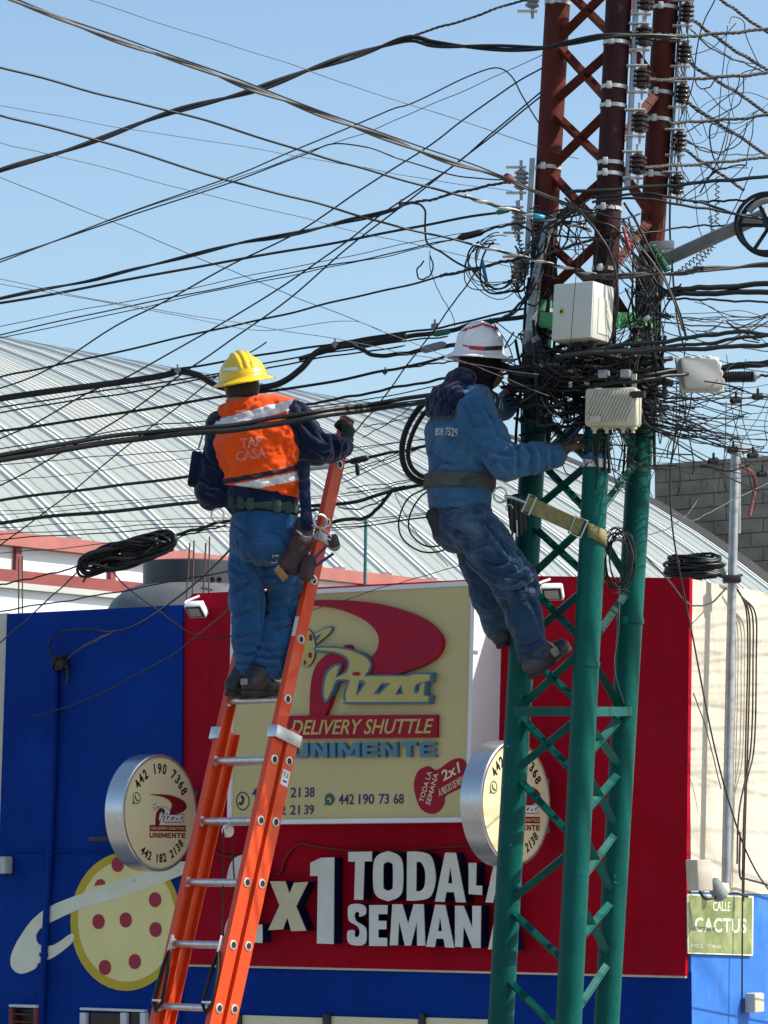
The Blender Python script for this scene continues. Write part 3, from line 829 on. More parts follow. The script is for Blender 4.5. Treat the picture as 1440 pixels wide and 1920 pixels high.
# ------------------------------------------------------------------ round projecting signs
def round_sign(px, py, label):
    DO = .46
    rad, th = .352, .13
    c = FAC.w(*FAC.px(px, py, DO), DO)
    t = thing('round_sign', label, 'sign', c, 'round projecting signs of the shop')
    DF = Frame(c, SID.t)                       # its face looks along the street (+FAC.t)
    n = DF.n
    prof = [(-th, rad - .01), (-th, rad), (0.004, rad), (.010, rad - .006), (.010, rad - .018), (.001, rad - .020)]
    MB().lathe(c, n, prof, 72, caps=False).build('rim', 'brushed_aluminium', t, angle=40)
    MB().lathe(c, n, [(-th + .002, rad - .012), (0.0, rad - .0195)], 72).build('face', 'sign_cream_pale', t, angle=30)
    def loc(loops, name, m, lift, thick):
        vs, fs = flat_shape(loops, extrude=thick / 2)
        MB().add([DF.w(x, y, lift + thick / 2 + z) for x, y, z in vs], fs).build(name, m, t, smooth=False)
    def chars(s, a0, a1, r, h, name, inward):
        n_ = len(s)
        for i, ch in enumerate(s):
            if ch == ' ': continue
            a = R(a0 + (a1 - a0) * i / (n_ - 1))
            vs, fs = text_shape(ch, extrude=.5, offset=.03)
            arr = np.array(vs)
            w_ = (arr[:, 0].max() + arr[:, 0].min()) / 2; hh = .7
            rot = a - math.pi / 2 if not inward else a + math.pi / 2
            out = []
            for x, y, z in vs:
                X = (x - w_) / hh * h * .85; Y = (y - .35) / hh * h
                out.append(DF.w(math.cos(a) * r + X * math.cos(rot) - Y * math.sin(rot), math.sin(a) * r + X * math.sin(rot) + Y * math.cos(rot), .0005 + (z + .5) * .0012))
            MB().add(out, fs).build(name, 'print_black', t, smooth=False)
    chars('442 190 7368', 141, 30, .267, .058, 'digit', False)
    chars('442 182 2138', 236, 318, .272, .050, 'digit', True)
    sx = .345 / 1300
    def mp(lp, k=4, x0=.012, y0=.148): return [(x0 - .10 + p[0] * sx, y0 - .015 - p[1] * sx * .72) for p in (smooth_loop(lp, k) if k else lp)]
    loc([mp(LOGO['swoosh'])], 'swoosh', 'sign_dark_red', .0005, .0012)
    loc([mp(LOGO['stem'])], 'stem', 'sign_dark_red', .0005, .0012)
    loc([mp(LOGO['script'])], 'script', 'logo_navy', .0017, .0012)
    loc([mp(LOGO['script_fill'])], 'script_fill', 'letter_white', .0029, .001)
    for lp in LOGO['counters']: loc([mp(lp, 0)], 'counter', 'logo_navy', .0039, .0008)
    loc([mp(LOGO['eye'], 0)], 'eye', 'print_black', .0039, .0008)
    for lp in LOGO['toppings']: loc([mp(lp, 0)], 'topping', 'print_black', .0005, .0012)
    bx = mp([(-20, 1085), (1260, 1085), (1260, 1275), (-20, 1275)], 0)
    loc([bx], 'banner', 'sign_dark_red', .0017, .0012)
    def tx(s, x0, x1, y0, y1, m, lift, off=.0):
        vs, fs = text_shape(s, extrude=.5, offset=off); a = np.array(vs)
        X0, X1, Y0, Y1 = a[:, 0].min(), a[:, 0].max(), a[:, 1].min(), a[:, 1].max()
        MB().add([DF.w(x0 + (x - X0) / (X1 - X0) * (x1 - x0), y0 + (y - Y0) / (Y1 - Y0) * (y1 - y0), lift + (z + .5) * .001) for x, y, z in vs], fs).build('lettering', m, t, smooth=False)
    yb = (bx[0][1], bx[2][1])
    tx('DELIVERY SHUTTLE', bx[0][0] + .012, bx[1][0] - .012, yb[1] + .010, yb[0] - .010, 'sign_cream_pale', .0029)
    for lp in block_word('UNIMENTE'): loc([[(bx[0][0] + u * (bx[1][0] - bx[0][0]), yb[1] - .040 + v * .031) for u, v in lp]], 'lettering', 'sign_dark_red', .0005, .001)
    wx, wy = -.215, .085
    loc([ell(wx, wy, .036, .036, 28), ell(wx, wy, .030, .030, 28)[::-1]], 'chat_ring', 'print_green', .0005, .0012)
    loc([[(wx - .034, wy - .016), (wx - .020, wy - .030), (wx - .038, wy - .040)]], 'chat_tail', 'print_green', .0005, .0012)
    loc([smooth_loop([(wx - .018, wy + .012), (wx - .008, wy + .018), (wx - .006, wy + .004), (wx + .004, wy - .008), (wx + .018, wy - .008), (wx + .016, wy - .020), (wx - .004, wy - .014), (wx - .016, wy + .0)], 3)], 'handset', 'print_green', .0005, .0012)
    # wall brackets
    for dz in (.12, -.14):
        q = c + SID.t * .0 + Vector((0, 0, dz)) - n * .065
        MB().bar(q + SID.t * (rad * .93), q + SID.t * (DO + .03 - .0), .03, .045, bev=.004).build('bracket', 'galvanised_dull', t)
    return t
round_sign(299, 1524, 'round cream shop sign in an aluminium rim beside the orange ladder, against blue wall')
round_sign(966, 1506, 'round cream shop sign in an aluminium rim partly hidden behind the green tower legs')
arm = FAC.w(*FAC.px(188, 1573, .10), .10)
tag(MB().bar(arm - FAC.t * .09, arm + FAC.t * .12, .02, .03, bev=.004).build('sign_arm', 'dark_metal'), 'short dark bracket arm on the blue wall left of the round sign', 'bracket')
cbx = FAC.w(*FAC.px(6, 1622, .07), .07)
tag(MB().box(cbx, FAC.t * .05, Vector((0, 0, .055)), FAC.n * .04, .012).build('wall_box', 'grey_box'), 'small grey box on the blue wall at the left picture edge', 'box')

# ------------------------------------------------------------------ things on the side wall
ssn = thing('street_sign', 'faded green metal street name sign on the bright blue side wall', 'street sign', SID.w(*SID.px(1350, 1790, .02), .02))
on_frame(SID, [[(1289, 1676), (1413, 1680), (1412, 1792), (1290, 1788)]], 'border', 'sign_lettering', ssn, .006, .006)
on_frame(SID, [[(1291.5, 1679), (1410.5, 1683), (1409.5, 1789), (1292.5, 1785)]], 'plate', 'street_sign_green', ssn, .012, .002)
text_on(SID, 'CALLE', [(1337, 1690), (1370, 1691), (1369, 1709), (1337, 1708)], 'lettering', 'sign_lettering', ssn, .014, .0015, offset=.015)
text_on(SID, 'CACTUS', [(1303, 1720), (1400, 1723), (1399, 1750), (1303, 1747)], 'lettering', 'sign_lettering', ssn, .014, .0015, offset=.02, spacing=1.12)
text_on(SID, 'FRACC. EL GARAMBULLO', [(1296, 1770), (1352, 1772), (1352, 1778), (1296, 1776)], 'lettering', 'sign_lettering', ssn, .014, .0015)

bxs = thing('wall_camera', 'beige box fixture with a grey lamp neck above the green street sign', 'fixture', SID.w(*SID.px(1312, 1655, .12), .12))
c = SID.w(*SID.px(1311, 1641, .14), .14)
MB().box(c, SID.t * .045 + SID.n * .02, Vector((-.004, 0, .085)), SID.n * .05 - SID.t * .02, .008).build('body', 'beige_plastic', bxs)
MB().tube(spline([c + SID.t * .05, c + SID.t * .10 - Vector((0, 0, .02)), c + SID.t * .13 - Vector((0, 0, .05))]), .016, 10).build('neck', 'galvanised_dull', bxs)
MB().lathe(c + SID.t * .13 - Vector((0, 0, .03)), (.5, .2, -.8), [(0, .03), (.01, .04), (.11, .045), (.12, .03)], 16).build('lamp', 'galvanised_dull', bxs)
MB().tube(spline([c - Vector((0, 0, .09)), c + Vector((.05, .05, -.13)), c + Vector((.2, .2, -.10)), c + Vector((.3, .35, -.12))]), .008, 6).build('wire', 'print_black', bxs)
c = SID.w(*SID.px(1415, 1880, .05), .05)
tag(MB().box(c, SID.t * .055, Vector((0, 0, .055)), SID.n * .035, .012).build('junction_box', 'beige_plastic'), 'small beige junction box low on the bright blue side wall', 'junction box')
pole = thing('service_pole', 'slim galvanised pole clamped to the white side wall', 'pole', SID.w(*SID.px(1361, 1650, .12), .12))
P = [SID.w(*SID.px(x, y, .12), .12) for x, y in ((1361, 1655), (1369, 1250), (1379, 850))]
MB().tube([P[0], P[1], P[2]], .026, 12).build('tube', 'galvanised', pole)
MB().tube([P[2] - Vector((0, 0, .005)), P[2] + Vector((0, 0, .03))], .036, 12).build('cap', 'galvanised_dull', pole)
k = SID.w(*SID.px(1372, 1086, .12), .12)
MB().box(k, Vector((.05, 0, 0)), Vector((0, .04, 0)), Vector((0, 0, .022)), .008).build('clamp', 'dark_metal', pole)
MB().tube(spline([SID.w(*SID.px(x, y, .14), .14) for x, y in ((1385, 872), (1408, 885), (1416, 905), (1413, 930), (1405, 968))]), .012, 8).build('drip_hook', 'rusty_frame', pole)

# ------------------------------------------------------------------ roof clutter
TK = U(356, 1140, 23.4)
tk = thing('water_tank', 'dark grey rotomoulded water tank with black lid behind the blue parapet', 'water tank', TK - Vector((0, 0, 1.0)))
rt = .60
MB().lathe(TK - Vector((0, 0, 1.0)), (0, 0, 1), [(0, rt), (.85, rt), (.95, rt * .98), (1.05, rt * .88), (1.12, rt * .74), (1.15, rt * .6)], 48).build('body', 'tank_plastic', tk)
MB().lathe(TK + Vector((0, 0, .145)), (0, 0, 1), [(0, .325), (.16, .325), (.17, .315), (.17, .06)], 40).build('lid', 'tank_lid', tk)
q = U(355, 1051, 23.3)
MB().box(q, Vector((.11, 0, 0)), Vector((0, .03, 0)), Vector((0, 0, .012)), .005).build('lid_handle', 'tank_lid', tk)
for dx in (398, 411):
    a = U(dx, 1088, 22.95)
    MB().lathe(a, (0, -1, .2), [(0, .020), (.02, .020), (.02, .012), (.005, .012)], 14).build('vent', 'print_black', tk)
for i, (x, y0, y1, lean) in enumerate(((348, 1123, 1018, 8), (360, 1112, 1013, 4), (380, 1110, 1018, 6), (391, 1110, 1006, 2), (35, 1150, 1045, 0), (42, 1150, 1042, 0))):
    p = [U(x, y0 + 25, 21.4 if i < 4 else 22.4), U(x + lean, y1, 21.4 if i < 4 else 22.4)]
    tag(MB().tube(p, .0055, 6).build('rebar', 'rebar'), 'rusty rebar stub standing on the parapet ' + ('beside the dark water tank' if i < 4 else 'at the far left'), 'rebar', 'rebar stubs on the roof beside the tank' if i < 4 else 'rebar stubs at the far left')
tag(MB().tube([U(684, 1120, 27), U(686, 970, 27)], .014, 8).build('thin_post', 'rail_green'), 'thin teal post standing behind the top of the cream sign', 'post')

# ------------------------------------------------------------------ lattice tower
m = mat('green_paint', (0.003, 0.088, 0.074), 0.40, var=0.16, scale=5, bump=0.15, bscale=25, spec=0.12)
wear_or_lit(m, (0.26, 0.36, 0.33), 20, 0.665, 0.71, 0.75)
wear_or_lit(m, (0.09, 0.035, 0.015), 9, 0.66, 0.74, 0.75)
wear_or_lit(m, (0.02, 0.03, 0.03), 30, 0.68, 0.72, 0.7, stretch=(1, 1, .3))
wear_or_lit(m, (0.0015, 0.060, 0.052), 3.0, 0.5, 0.72, 0.6, stretch=(1, 1, 0.25))
m = mat('bright_green_paint', (0.06, 0.33, 0.12), 0.5, var=0.2, scale=6)
wear_or_lit(m, (0.02, 0.12, 0.05), 8, 0.55, 0.7, 0.7)
m = mat('oxide_paint', (0.095, 0.019, 0.013), 0.65, var=0.28, scale=5, bump=0.2, bscale=30, spec=.15)
wear_or_lit(m, (0.055, 0.018, 0.016), 2.6, 0.45, 0.7, 0.8, stretch=(1, 1, 0.35))
m = mat('dark_oxide_paint', (0.040, 0.013, 0.014), 0.65, var=0.3, scale=5, bump=0.2, bscale=30, spec=.15)
mat('porcelain', (0.028, 0.014, 0.012), 0.18, var=0.2, spec=0.7)
mat('grey_porcelain', (0.24, 0.26, 0.26), 0.25, var=0.12)
mat('band_steel', (0.52, 0.52, 0.50), 0.4, metal=0.4, var=0.2, scale=15)
mat('black_cable', (0.010, 0.0105, 0.0115), 0.42, var=0.25, scale=3, spec=0.35)
mat('green_black_cable', (0.008, 0.016, 0.014), 0.42, var=0.25, scale=3, spec=0.35)
mat('grey_cable', (0.10, 0.10, 0.095), 0.5, var=0.3, scale=8)
mat('brown_cable', (0.035, 0.022, 0.018), 0.5, var=0.25)
mat('grip_rod', (0.45, 0.43, 0.38), 0.45, metal=0.2, var=0.3, scale=14)
mat('grip_rod_dull', (0.038, 0.035, 0.030), 0.55, metal=0.2, var=0.3, scale=14)
mat('blue_sleeve', (0.03, 0.32, 0.50), 0.4)
mat('blue_tape', (0.02, 0.12, 0.30), 0.5)
mat('red_tape', (0.32, 0.02, 0.02), 0.5)
mat('green_tape', (0.02, 0.16, 0.08), 0.5)
mat('cabinet_paint', (0.56, 0.56, 0.50), 0.5, var=0.05, scale=3)
m = mat('amplifier_cast', (0.50, 0.47, 0.36), 0.5, var=0.1, scale=7)
mat('fibre_box', (0.55, 0.54, 0.50), 0.5, var=0.06, scale=4)
mat('sticker_white', (0.7, 0.7, 0.68), 0.5)
mat('webbing', (0.22, 0.19, 0.075), 0.85, var=0.25, scale=30, bump=0.3, bscale=180)

def line_x(y, xb, xt): return xb + (xt - xb) * (1920 - y) / 1920.0
YA, YB, YC = 16.60, 16.19, 16.674
LEG = {'A': (939, 1046, YA), 'B': (1066, 1160, YB), 'C': (1137, 1249, YC)}
def legp(k, y):
    xb, xt, Y = LEG[k]
    return U(line_x(y, xb, xt), y, Y)
Y_TOP, Y_BOT = -420, 2890
tw = thing('lattice_tower', 'three-legged lattice tower, green below and rust red above, strung with cables', 'tower', Vector((legp('B', Y_BOT).x, YB, 0)))
LR = .0625
SPLIT = {'A': 565, 'B': 640, 'C': 600}
for k in 'ABC':
    MB().tube([legp(k, Y_BOT), legp(k, SPLIT[k] + 60)], LR, 28).build('leg', 'green_paint', tw, angle=60)
    MB().tube([legp(k, SPLIT[k] + 59.5), legp(k, SPLIT[k])], LR, 28).build('leg', 'bright_green_paint' if k != 'B' else 'green_paint', tw, angle=60)
    MB().tube([legp(k, SPLIT[k] - .5), legp(k, Y_TOP)], LR, 28).build('leg', 'dark_oxide_paint' if k == 'B' else 'oxide_paint', tw, angle=60)
    # weld collars
    for y in (1165, 1250, 1575, 1740) if k != 'A' else (1490,):
        p = legp(k, y); q = legp(k, y - 9)
        if k == 'C' and y == 1165 or k == 'B' and y == 1250:
            MB().tube([p, q], LR + .0035, 28).build('sleeve_joint', 'green_paint', tw, angle=60)
# braces: angle irons welded between the legs
def brace(k1, y1, k2, y2, m, w=None):
    w = w or (.044 if m == 'oxide_paint' else .034)
    a, b = legp(k1, y1), legp(k2, y2)
    d = (b - a).normalized()
    ctr = (legp('A', y1) + legp('B', y1) + legp('C', y1)) / 3
    out = ((a + b) / 2 - ctr); out -= d * out.dot(d); out.normalize()
    s = d.cross(out).normalized()
    mb = MB()
    a2, b2 = a + d * LR * .55, b - d * LR * .55
    t = .005
    # L profile: one flange facing out, one facing inwards
    mb.bar(a2 + out * .012, b2 + out * .012, w, t, up=out)
    mb.bar(a2 + out * (.012 - w / 2 - t * .5) + s * (w / 2 - t / 2), b2 + out * (.012 - w / 2 - t * .5) + s * (w / 2 - t / 2), t, w - t, up=out)
    return mb.build('brace', m, tw, smooth=False)
half = 120
def run_faces(y0, y1, pairs, m):
    for (a, b) in pairs:
        y = y0; f = 0
        while y < y1:
            if f % 2 == 0: brace(a, y, b, y + half, m); brace(b, y + 8, a, y + half - 6, m)
            else: brace(b, y, a, y + half, m); brace(a, y + 8, b, y + half - 6, m)
            y += half; f += 1
def zig_face(y0, y1, a, b, m):
    y = y0; f = 0
    while y < y1:
        brace(*((a, y, b, y + half) if f % 2 == 0 else (b, y, a, y + half)), m)
        y += half; f += 1
run_faces(-400, 560, [('A', 'B')], 'oxide_paint')
zig_face(-430, 560, 'B', 'C', 'oxide_paint')
run_faces(850, 1330, [('A', 'B')], 'green_paint')
run_faces(640, 850, [('A', 'B')], 'green_paint')
zig_face(620, 1330, 'C', 'B', 'green_paint')
zig_face(980, 1330, 'B', 'C', 'green_paint')
# lower part: single zigzags as in the photograph
zig = [('A', 1338, 'B', 1462), ('B', 1338, 'A', 1446), ('A', 1452, 'B', 1580), ('B', 1588, 'A', 1693), ('A', 1700, 'B', 1815), ('A', 1828, 'B', 1950), ('B', 1960, 'A', 2070), ('A', 2080, 'B', 2200), ('B', 2210, 'A', 2330),
       ('C', 1342, 'B', 1430), ('B', 1345, 'C', 1440), ('B', 1430, 'C', 1555), ('C', 1448, 'B', 1540), ('C', 1560, 'B', 1668), ('B', 1545, 'C', 1680), ('B', 1675, 'C', 1796), ('C', 1690, 'B', 1780), ('C', 1802, 'B', 1920), ('B', 1925, 'C', 2040), ('C', 2045, 'B', 2160)]
for z_ in zig: brace(*z_, 'green_paint')
for y in (1334, 600, 2150):
    for a, b in (('A', 'B'), ('B', 'C'), ('A', 'C')):
        p, q = legp(a, y), legp(b, y)
        d = (q - p).normalized()
        out = ((p + q) / 2 - (legp('A', y) + legp('B', y) + legp('C', y)) / 3).normalized()
        MB().bar(p + d * .02 + out * .05, q - d * .02 + out * .05, .006 if y != 600 else .01, .045 if y != 600 else .075, up=(0, 0, 1)).build('tie_plate', 'green_paint' if y != 600 else 'bright_green_paint', tw, smooth=False)
MB().lathe(Vector((tw.location.x + .02, 16.5, 0)), (0, 0, 1), [(0, .6), (.35, .58)], 24).build('footing', 'pavement', tw)

# clamps on the legs
def band(k, y, h=7, m='band_steel', r=LR + .004):
    p = legp(k, y + h / 2); q = legp(k, y - h / 2)
    mb = MB(); mb.tube([p, q], r, 28)
    c = (p + q) / 2
    o = mb.build('clamp_band', m, tw, angle=50)
    MB().box(c + Vector((-.030, -r - .004, 0)), Vector((.012, 0, 0)), Vector((0, .008, 0)), Vector((0, 0, .018)), .003).build('clamp_bolt', m, o)
for k, ys in (('B', (82, 165, 200, 307, 328, 392, 506)), ('C', (16, 75, 176, 226, 330, 513, 553, 470)), ('A', (7, 316, 583))):
    for y in ys: band(k, y)
for y, h in ((535, 30), (1165, 8)): band('C', y, h, 'tar_or_shade' if y < 600 else 'green_paint', LR + .006)
band('B', 870, 16, 'sticker_white', LR + .003)
band('B', 858, 8, 'blue_tape', LR + .0035)
# perforated channels
def channel(k, y0, y1, dx, name='riser_channel', front=.022):
    mb = MB()
    p, q = legp(k, y1), legp(k, y0)
    a = p + Vector((dx, -.02, 0)); b = q + Vector((dx, -.02, 0))
    mb.bar(a, b, .006, .05, up=(0, 1, 0)); mb.bar(a + Vector((front / 2, -.028, 0)), b + Vector((front / 2, -.028, 0)), front, .006, up=(0, 1, 0))
    mb.build(name, 'galvanised', tw, smooth=False)
channel('B', -420, 352, LR + .012)
channel('C', -420, 370, LR + .006, front=.008)
channel('A', 300, 520, -LR - .03)

# spool insulators on racks
proto_ins = {}
def insulator(px, py, Y, label, r=.043, m='porcelain', group=None):
    c = U(px, py, Y)
    key = (r, m)
    t = thing('spool_insulator', label, 'insulator', c, group)
    prof = [(-.048, r * .45)]
    for i in range(4):
        z0 = -.044 + i * .023
        prof += [(z0, r * .62), (z0 + .006, r * .98), (z0 + .011, r), (z0 + .016, r * .9), (z0 + .020, r * .62)]
    prof += [(.052, r * .45)]
    MB().lathe(c, (.05, 0, 1), prof, 22).build('spool', m, t, angle=50)
    for s in (-1, 1):
        MB().box(c + Vector((-.025, 0, s * .064)), Vector((.05, 0, 0)), Vector((0, .022, 0)), Vector((0, 0, .004)), .002).build('rack_arm', 'band_steel', t)
    MB().tube([c - Vector((0, 0, .10)), c + Vector((0, 0, .10))], .008, 8).build('bolt', 'galvanised', t)
    return t
GI = 'dark spool insulators racked on the tower'
ordn = ['topmost', 'second', 'third', 'fourth', 'fifth']
for i, y in enumerate((2, 69, 148, 231, 309)):
    insulator(line_x(y, 1066, 1160) + 51, y, YB - .05, f'dark brown spool insulator beside the middle tower leg, {ordn[i]} from the top', group=GI)
for i, y in enumerate((25, 101, 177, 267, 347)):
    insulator(line_x(y, 1137, 1249) + 41, y, YC - .07, f'dark brown spool insulator beside the right tower leg, {ordn[i]} from the top', r=.036, group=GI)
GI2 = 'pale spool insulators left of the tower'
for i, (x, y) in enumerate(((977, 338), (972, 413), (971, 506), (998, -2))):
    insulator(x, y, YA - .02, ['pale grey spool insulator left of the red tower leg, highest of three', 'pale grey spool insulator left of the red tower leg, wrapped in wire', 'pale grey spool insulator left of the tower, lowest of three', 'pale insulator at the top picture edge left of the tower'][i], r=.036, m='grey_porcelain', group=GI2)

# grey conduit down leg A with elbow
cd = thing('conduit_riser', 'grey metal conduit strapped to the left tower leg with an elbow', 'conduit', U(1000, 660, 16.45))
MB().tube(spline([U(1035, 405, 16.47), U(1024, 440, 16.47), U(1010, 500, 16.47), U(998, 590, 16.47), U(993, 635, 16.47)], 5), .026, 12).build('pipe', 'galvanised', cd)
MB().tube([U(994, 622, 16.47), U(992, 648, 16.47)], .036, 12).build('coupling', 'galvanised_dull', cd)
MB().tube(spline([U(993, 640, 16.46), U(995, 662, 16.44), U(1015, 676, 16.40), U(1045, 680, 16.36), U(1070, 668, 16.32), U(1076, 650, 16.30)], 6), .025, 12).build('flexible_hose', 'dark_metal', cd)

# ------------------------------------------------------------------ cabinets and boxes on the tower
cb = thing('equipment_cabinet', 'grey-white metal equipment cabinet with a yellow lock on the tower', 'cabinet', U(1090, 650, 15.95))
ca = R(33)
cx = Vector((math.cos(ca), math.sin(ca), 0)); cy = Vector((-math.sin(ca), math.cos(ca), 0))
# front face normal leans to the left of the camera, its right side catches the sun
fx = Vector((math.cos(R(-30)), math.sin(R(-30)), 0)); fy = Vector((math.sin(R(30)), math.cos(R(30)), 0))
tl, tr, bl = U(1043, 534, 15.95), U(1122, 534, 15.95), U(1038, 636, 15.95)
c = U(1094, 589, 16.02)
tilt = Vector((.05, 0, 1)).normalized()
MB().box(c, fx * .105, fy * .105, tilt * .135, .006).build('body', 'cabinet_paint', cb)
MB().box(c - fy * .112, fx * .104, fy * .006, tilt * .134, .005).build('door', 'cabinet_paint', cb)
lk = c - fy * .119 - fx * .055 + tilt * .0
MB().box(lk, fx * .011, fy * .003, tilt * .017, .002).build('lock_plate', 'logo_yellow', cb)
MB().lathe(lk - fy * .003, -fy, [(0, .007), (.003, .007), (.004, .004)], 12).build('lock', 'print_black', cb)
for dx in (-.02, .055):
    MB().lathe(c + fx * dx - tilt * .135, -tilt, [(0, .022), (.02, .022), (.022, .018), (.05, .018)], 14).build('cable_gland', 'dark_metal', cb)
MB().box(c + fx * .1065 - tilt * .02, fx * .002, fy * .055, tilt * .085, 0).build('side_panel', 'cabinet_paint', cb)

am = thing('line_amplifier', 'beige ribbed cast amplifier housing hung on cables at the middle leg', 'amplifier', U(1155, 805, 15.95))
c = U(1150, 765, 15.98)
ax = Vector((math.cos(R(-20)), math.sin(R(-20)), -.03)).normalized(); ay = Vector((math.sin(R(20)), math.cos(R(20)), 0)); az = ax.cross(ay) * -1
if az.z < 0: az = -az
MB().box(c, ax * .128, ay * .055, az * .092, .02).build('body', 'amplifier_cast', am)
for i in range(15):                    # slanting cooling ribs on the front
    x = -.12 + i * .0165
    p = c - ay * .057 + ax * x
    a_ = p - az * .075 - ax * .03; b_ = p + az * .075 + ax * .04
    # clip to the face
    def clipx(p_, q_):
        u0 = (p_ - c).dot(ax); u1 = (q_ - c).dot(ax)
        if u0 < -.112: p_ = p_ + (q_ - p_) * ((-.112 - u0) / (u1 - u0))
        if u1 > .112: q_ = q_ - (q_ - p_) * ((u1 - .112) / (u1 - u0))
        return p_, q_
    a_, b_ = clipx(a_, b_)
    if (b_ - a_).length > .02 and (b_ - a_).dot(az) > 0: MB().bar(a_, b_, .007, .014, up=ay, bev=.002).build('rib', 'amplifier_cast', am)
MB().box(c - ay * .06 - ax * .07 - az * .06, ax * .026, ay * .006, az * .016, .003).build('label_plate', 'amplifier_cast', am)
for x in (-.09, -.03, .05, .10):
    MB().lathe(c + ax * x - az * .09, -az, [(0, .018), (.012, .018), (.014, .009), (.03, .009)], 12).build('foot', 'amplifier_cast', am)
MB().tube([c + ax * .10 - ay * .05 + az * .055, c + ax * .17 - ay * .06 + az * .055], .017, 14).build('port_plug', 'print_black', am)
MB().bar(c + ax * .10 + az * .09, c + ax * .10 + az * .16, .02, .015, up=ay).build('hanger', 'amplifier_cast', am)
for x in (-.05, .06):
    MB().box(c + ax * x + az * .16, ax * .022, ay * .03, az * .02, .004).build('strand_clamp', 'galvanised', am)

fb = thing('fibre_terminal', 'off-white scalloped fibre terminal box hanging right of the tower', 'terminal box', U(1315, 733, 16.1))
c = U(1314, 701, 16.15)
fx2 = Vector((.97, .12, .02)).normalized(); fz2 = Vector((-.17, 0, 1)).normalized(); fy2 = fz2.cross(fx2).normalized()
MB().box(c, fx2 * .098, fy2 * .035, fz2 * .078, .022).build('body', 'fibre_box', fb)
MB().box(c + fy2 * .03, fx2 * .108, fy2 * .010, fz2 * .088, .010).build('back_flange', 'fibre_box', fb)
for i in range(3):
    MB().lathe(c + fx2 * .092 + fz2 * (-.04 + .04 * i) - fy2 * .01, fx2 - fy2 * .4, [(0, .018), (.010, .015), (.014, .006)], 12).build('scallop', 'fibre_box', fb)
    MB().lathe(c + fz2 * .074 + fx2 * (-.05 + .05 * i) - fy2 * .01, fz2 - fy2 * .4, [(0, .018), (.010, .015), (.014, .006)], 12).build('scallop', 'fibre_box', fb)
cl2 = thing('splice_closure', 'black ribbed cylindrical splice closure behind the off-white terminal box', 'closure', U(1385, 712, 16.3))
prof = [(0, .02)]
for i in range(14): prof += [(.012 + i * .011, .028), (.017 + i * .011, .028), (.019 + i * .011, .024), (.022 + i * .011, .024)]
prof += [(.17, .02)]
MB().lathe(U(1352, 707, 16.3), (1, .05, .02), prof, 18).build('body', 'black_cable', cl2)
MB().lathe(U(1412, 705, 16.3), (1, .05, .02), [(0, .027), (.01, .027), (.014, .015), (.03, .012)], 16).build('end_cap', 'galvanised_dull', cl2)

# bracket arm with a cable reel at the right
ar = thing('bracket_arm', 'grey tubular arm slanting up from the right tower leg', 'bracket', U(1240, 480, 16.6))
MB().tube([U(1246, 488, 16.55), U(1440, 400, 16.25)], .033, 16).build('tube', 'galvanised_dull', ar)
MB().box(U(1240, 462, 16.58), Vector((.06, -.02, 0)), Vector((0, .04, 0)), Vector((0, 0, .022)), .006).build('clamp', 'band_steel', ar)
MB().lathe(U(1240, 470, 16.56), (0, 0, -1), [(0, .035), (.03, .035), (.05, .02)], 12).build('pivot', 'galvanised', ar)
sp_ = MB(); P0, P1 = U(1222, 462, 16.5), U(1252, 508, 16.46)
pts = []
for i in range(121):
    t = i / 120; a = t * 2 * math.pi * 12
    d = (P1 - P0); n1 = d.cross(Vector((0, 1, 0))).normalized()
    pts.append(P0 + d * t + n1 * .016 * math.cos(a) + Vector((0, -.016, 0)) * math.sin(a))
sp_.tube(pts, .005, 6).build('spring', 'green_tape', ar)
rl = thing('cable_reel', 'black spoked cable reel ring at the right picture edge', 'reel', U(1425, 485, 16.1))
c = U(1444, 423, 16.1); nrm = Vector((-.25, -1, .1)).normalized()
MB().ring(c, nrm, .145, .013, 40, 10).build('rim', 'black_cable', rl)
MB().ring(c + nrm * .055 + Vector((-.012, 0, 0)), nrm, .145, .010, 40, 10).build('rim', 'black_cable', rl)
x_ = nrm.orthogonal().normalized(); y_ = nrm.cross(x_)
MB().lathe(c - nrm * .02, nrm, [(0, .03), (.07, .03)], 16).build('hub', 'black_cable', rl)
for i in range(6):
    a = i * math.pi / 3 + .2; d = x_ * math.cos(a) + y_ * math.sin(a)
    MB().bar(c + d * .02, c + d * .148, .018, .012, up=nrm, bev=.003).build('spoke', 'black_cable', rl)
MB().ring(c + nrm * .02, nrm, .120, .016, 24, 8, 2.2, 4.9).build('wound_cable', 'galvanised_dull', rl)

# ------------------------------------------------------------------ ladder
mat('fibreglass_orange', (0.72, 0.058, 0.005), 0.38, var=0.08, scale=6, bump=0.05, bscale=80, coat=0.2)
wear_or_lit(MATS['fibreglass_orange'], (0.45, 0.045, 0.01), 9, 0.55, 0.75, 0.6, stretch=(1, 1, .2))
wear_or_lit(MATS['fibreglass_orange'], (0.16, 0.06, 0.04), 22, 0.62, 0.70, 0.6)
wear_or_lit(MATS['fibreglass_orange'], (0.75, 0.25, 0.12), 30, 0.66, 0.72, 0.6, stretch=(1, 1, .15))
wear_or_lit(mat('aluminium', (0.66, 0.66, 0.65), 0.33, metal=0.75, var=0.15, scale=30), (.20, .18, .16), 18, .58, .72, .7)
ld = thing('extension_ladder', 'orange fibreglass extension ladder leaning up to the cables', 'ladder', U(360, 2700, 16.25))
er = Vector((0.75, -0.66, 0)).normalized()          # along the rungs, towards the right rail
ed = Vector((0.66, 0.75, 0)).normalized()           # the way the ladder leans
eu = (ed * math.sin(R(17.6)) + Vector((0, 0, math.cos(R(17.6))))).normalized()
en = er.cross(eu).normalized()                      # across the rails
if en.dot(ed) < 0: en = -en
O13 = U(482, 1313, 16.50)                           # middle of the rung the man stands on
HW = .198
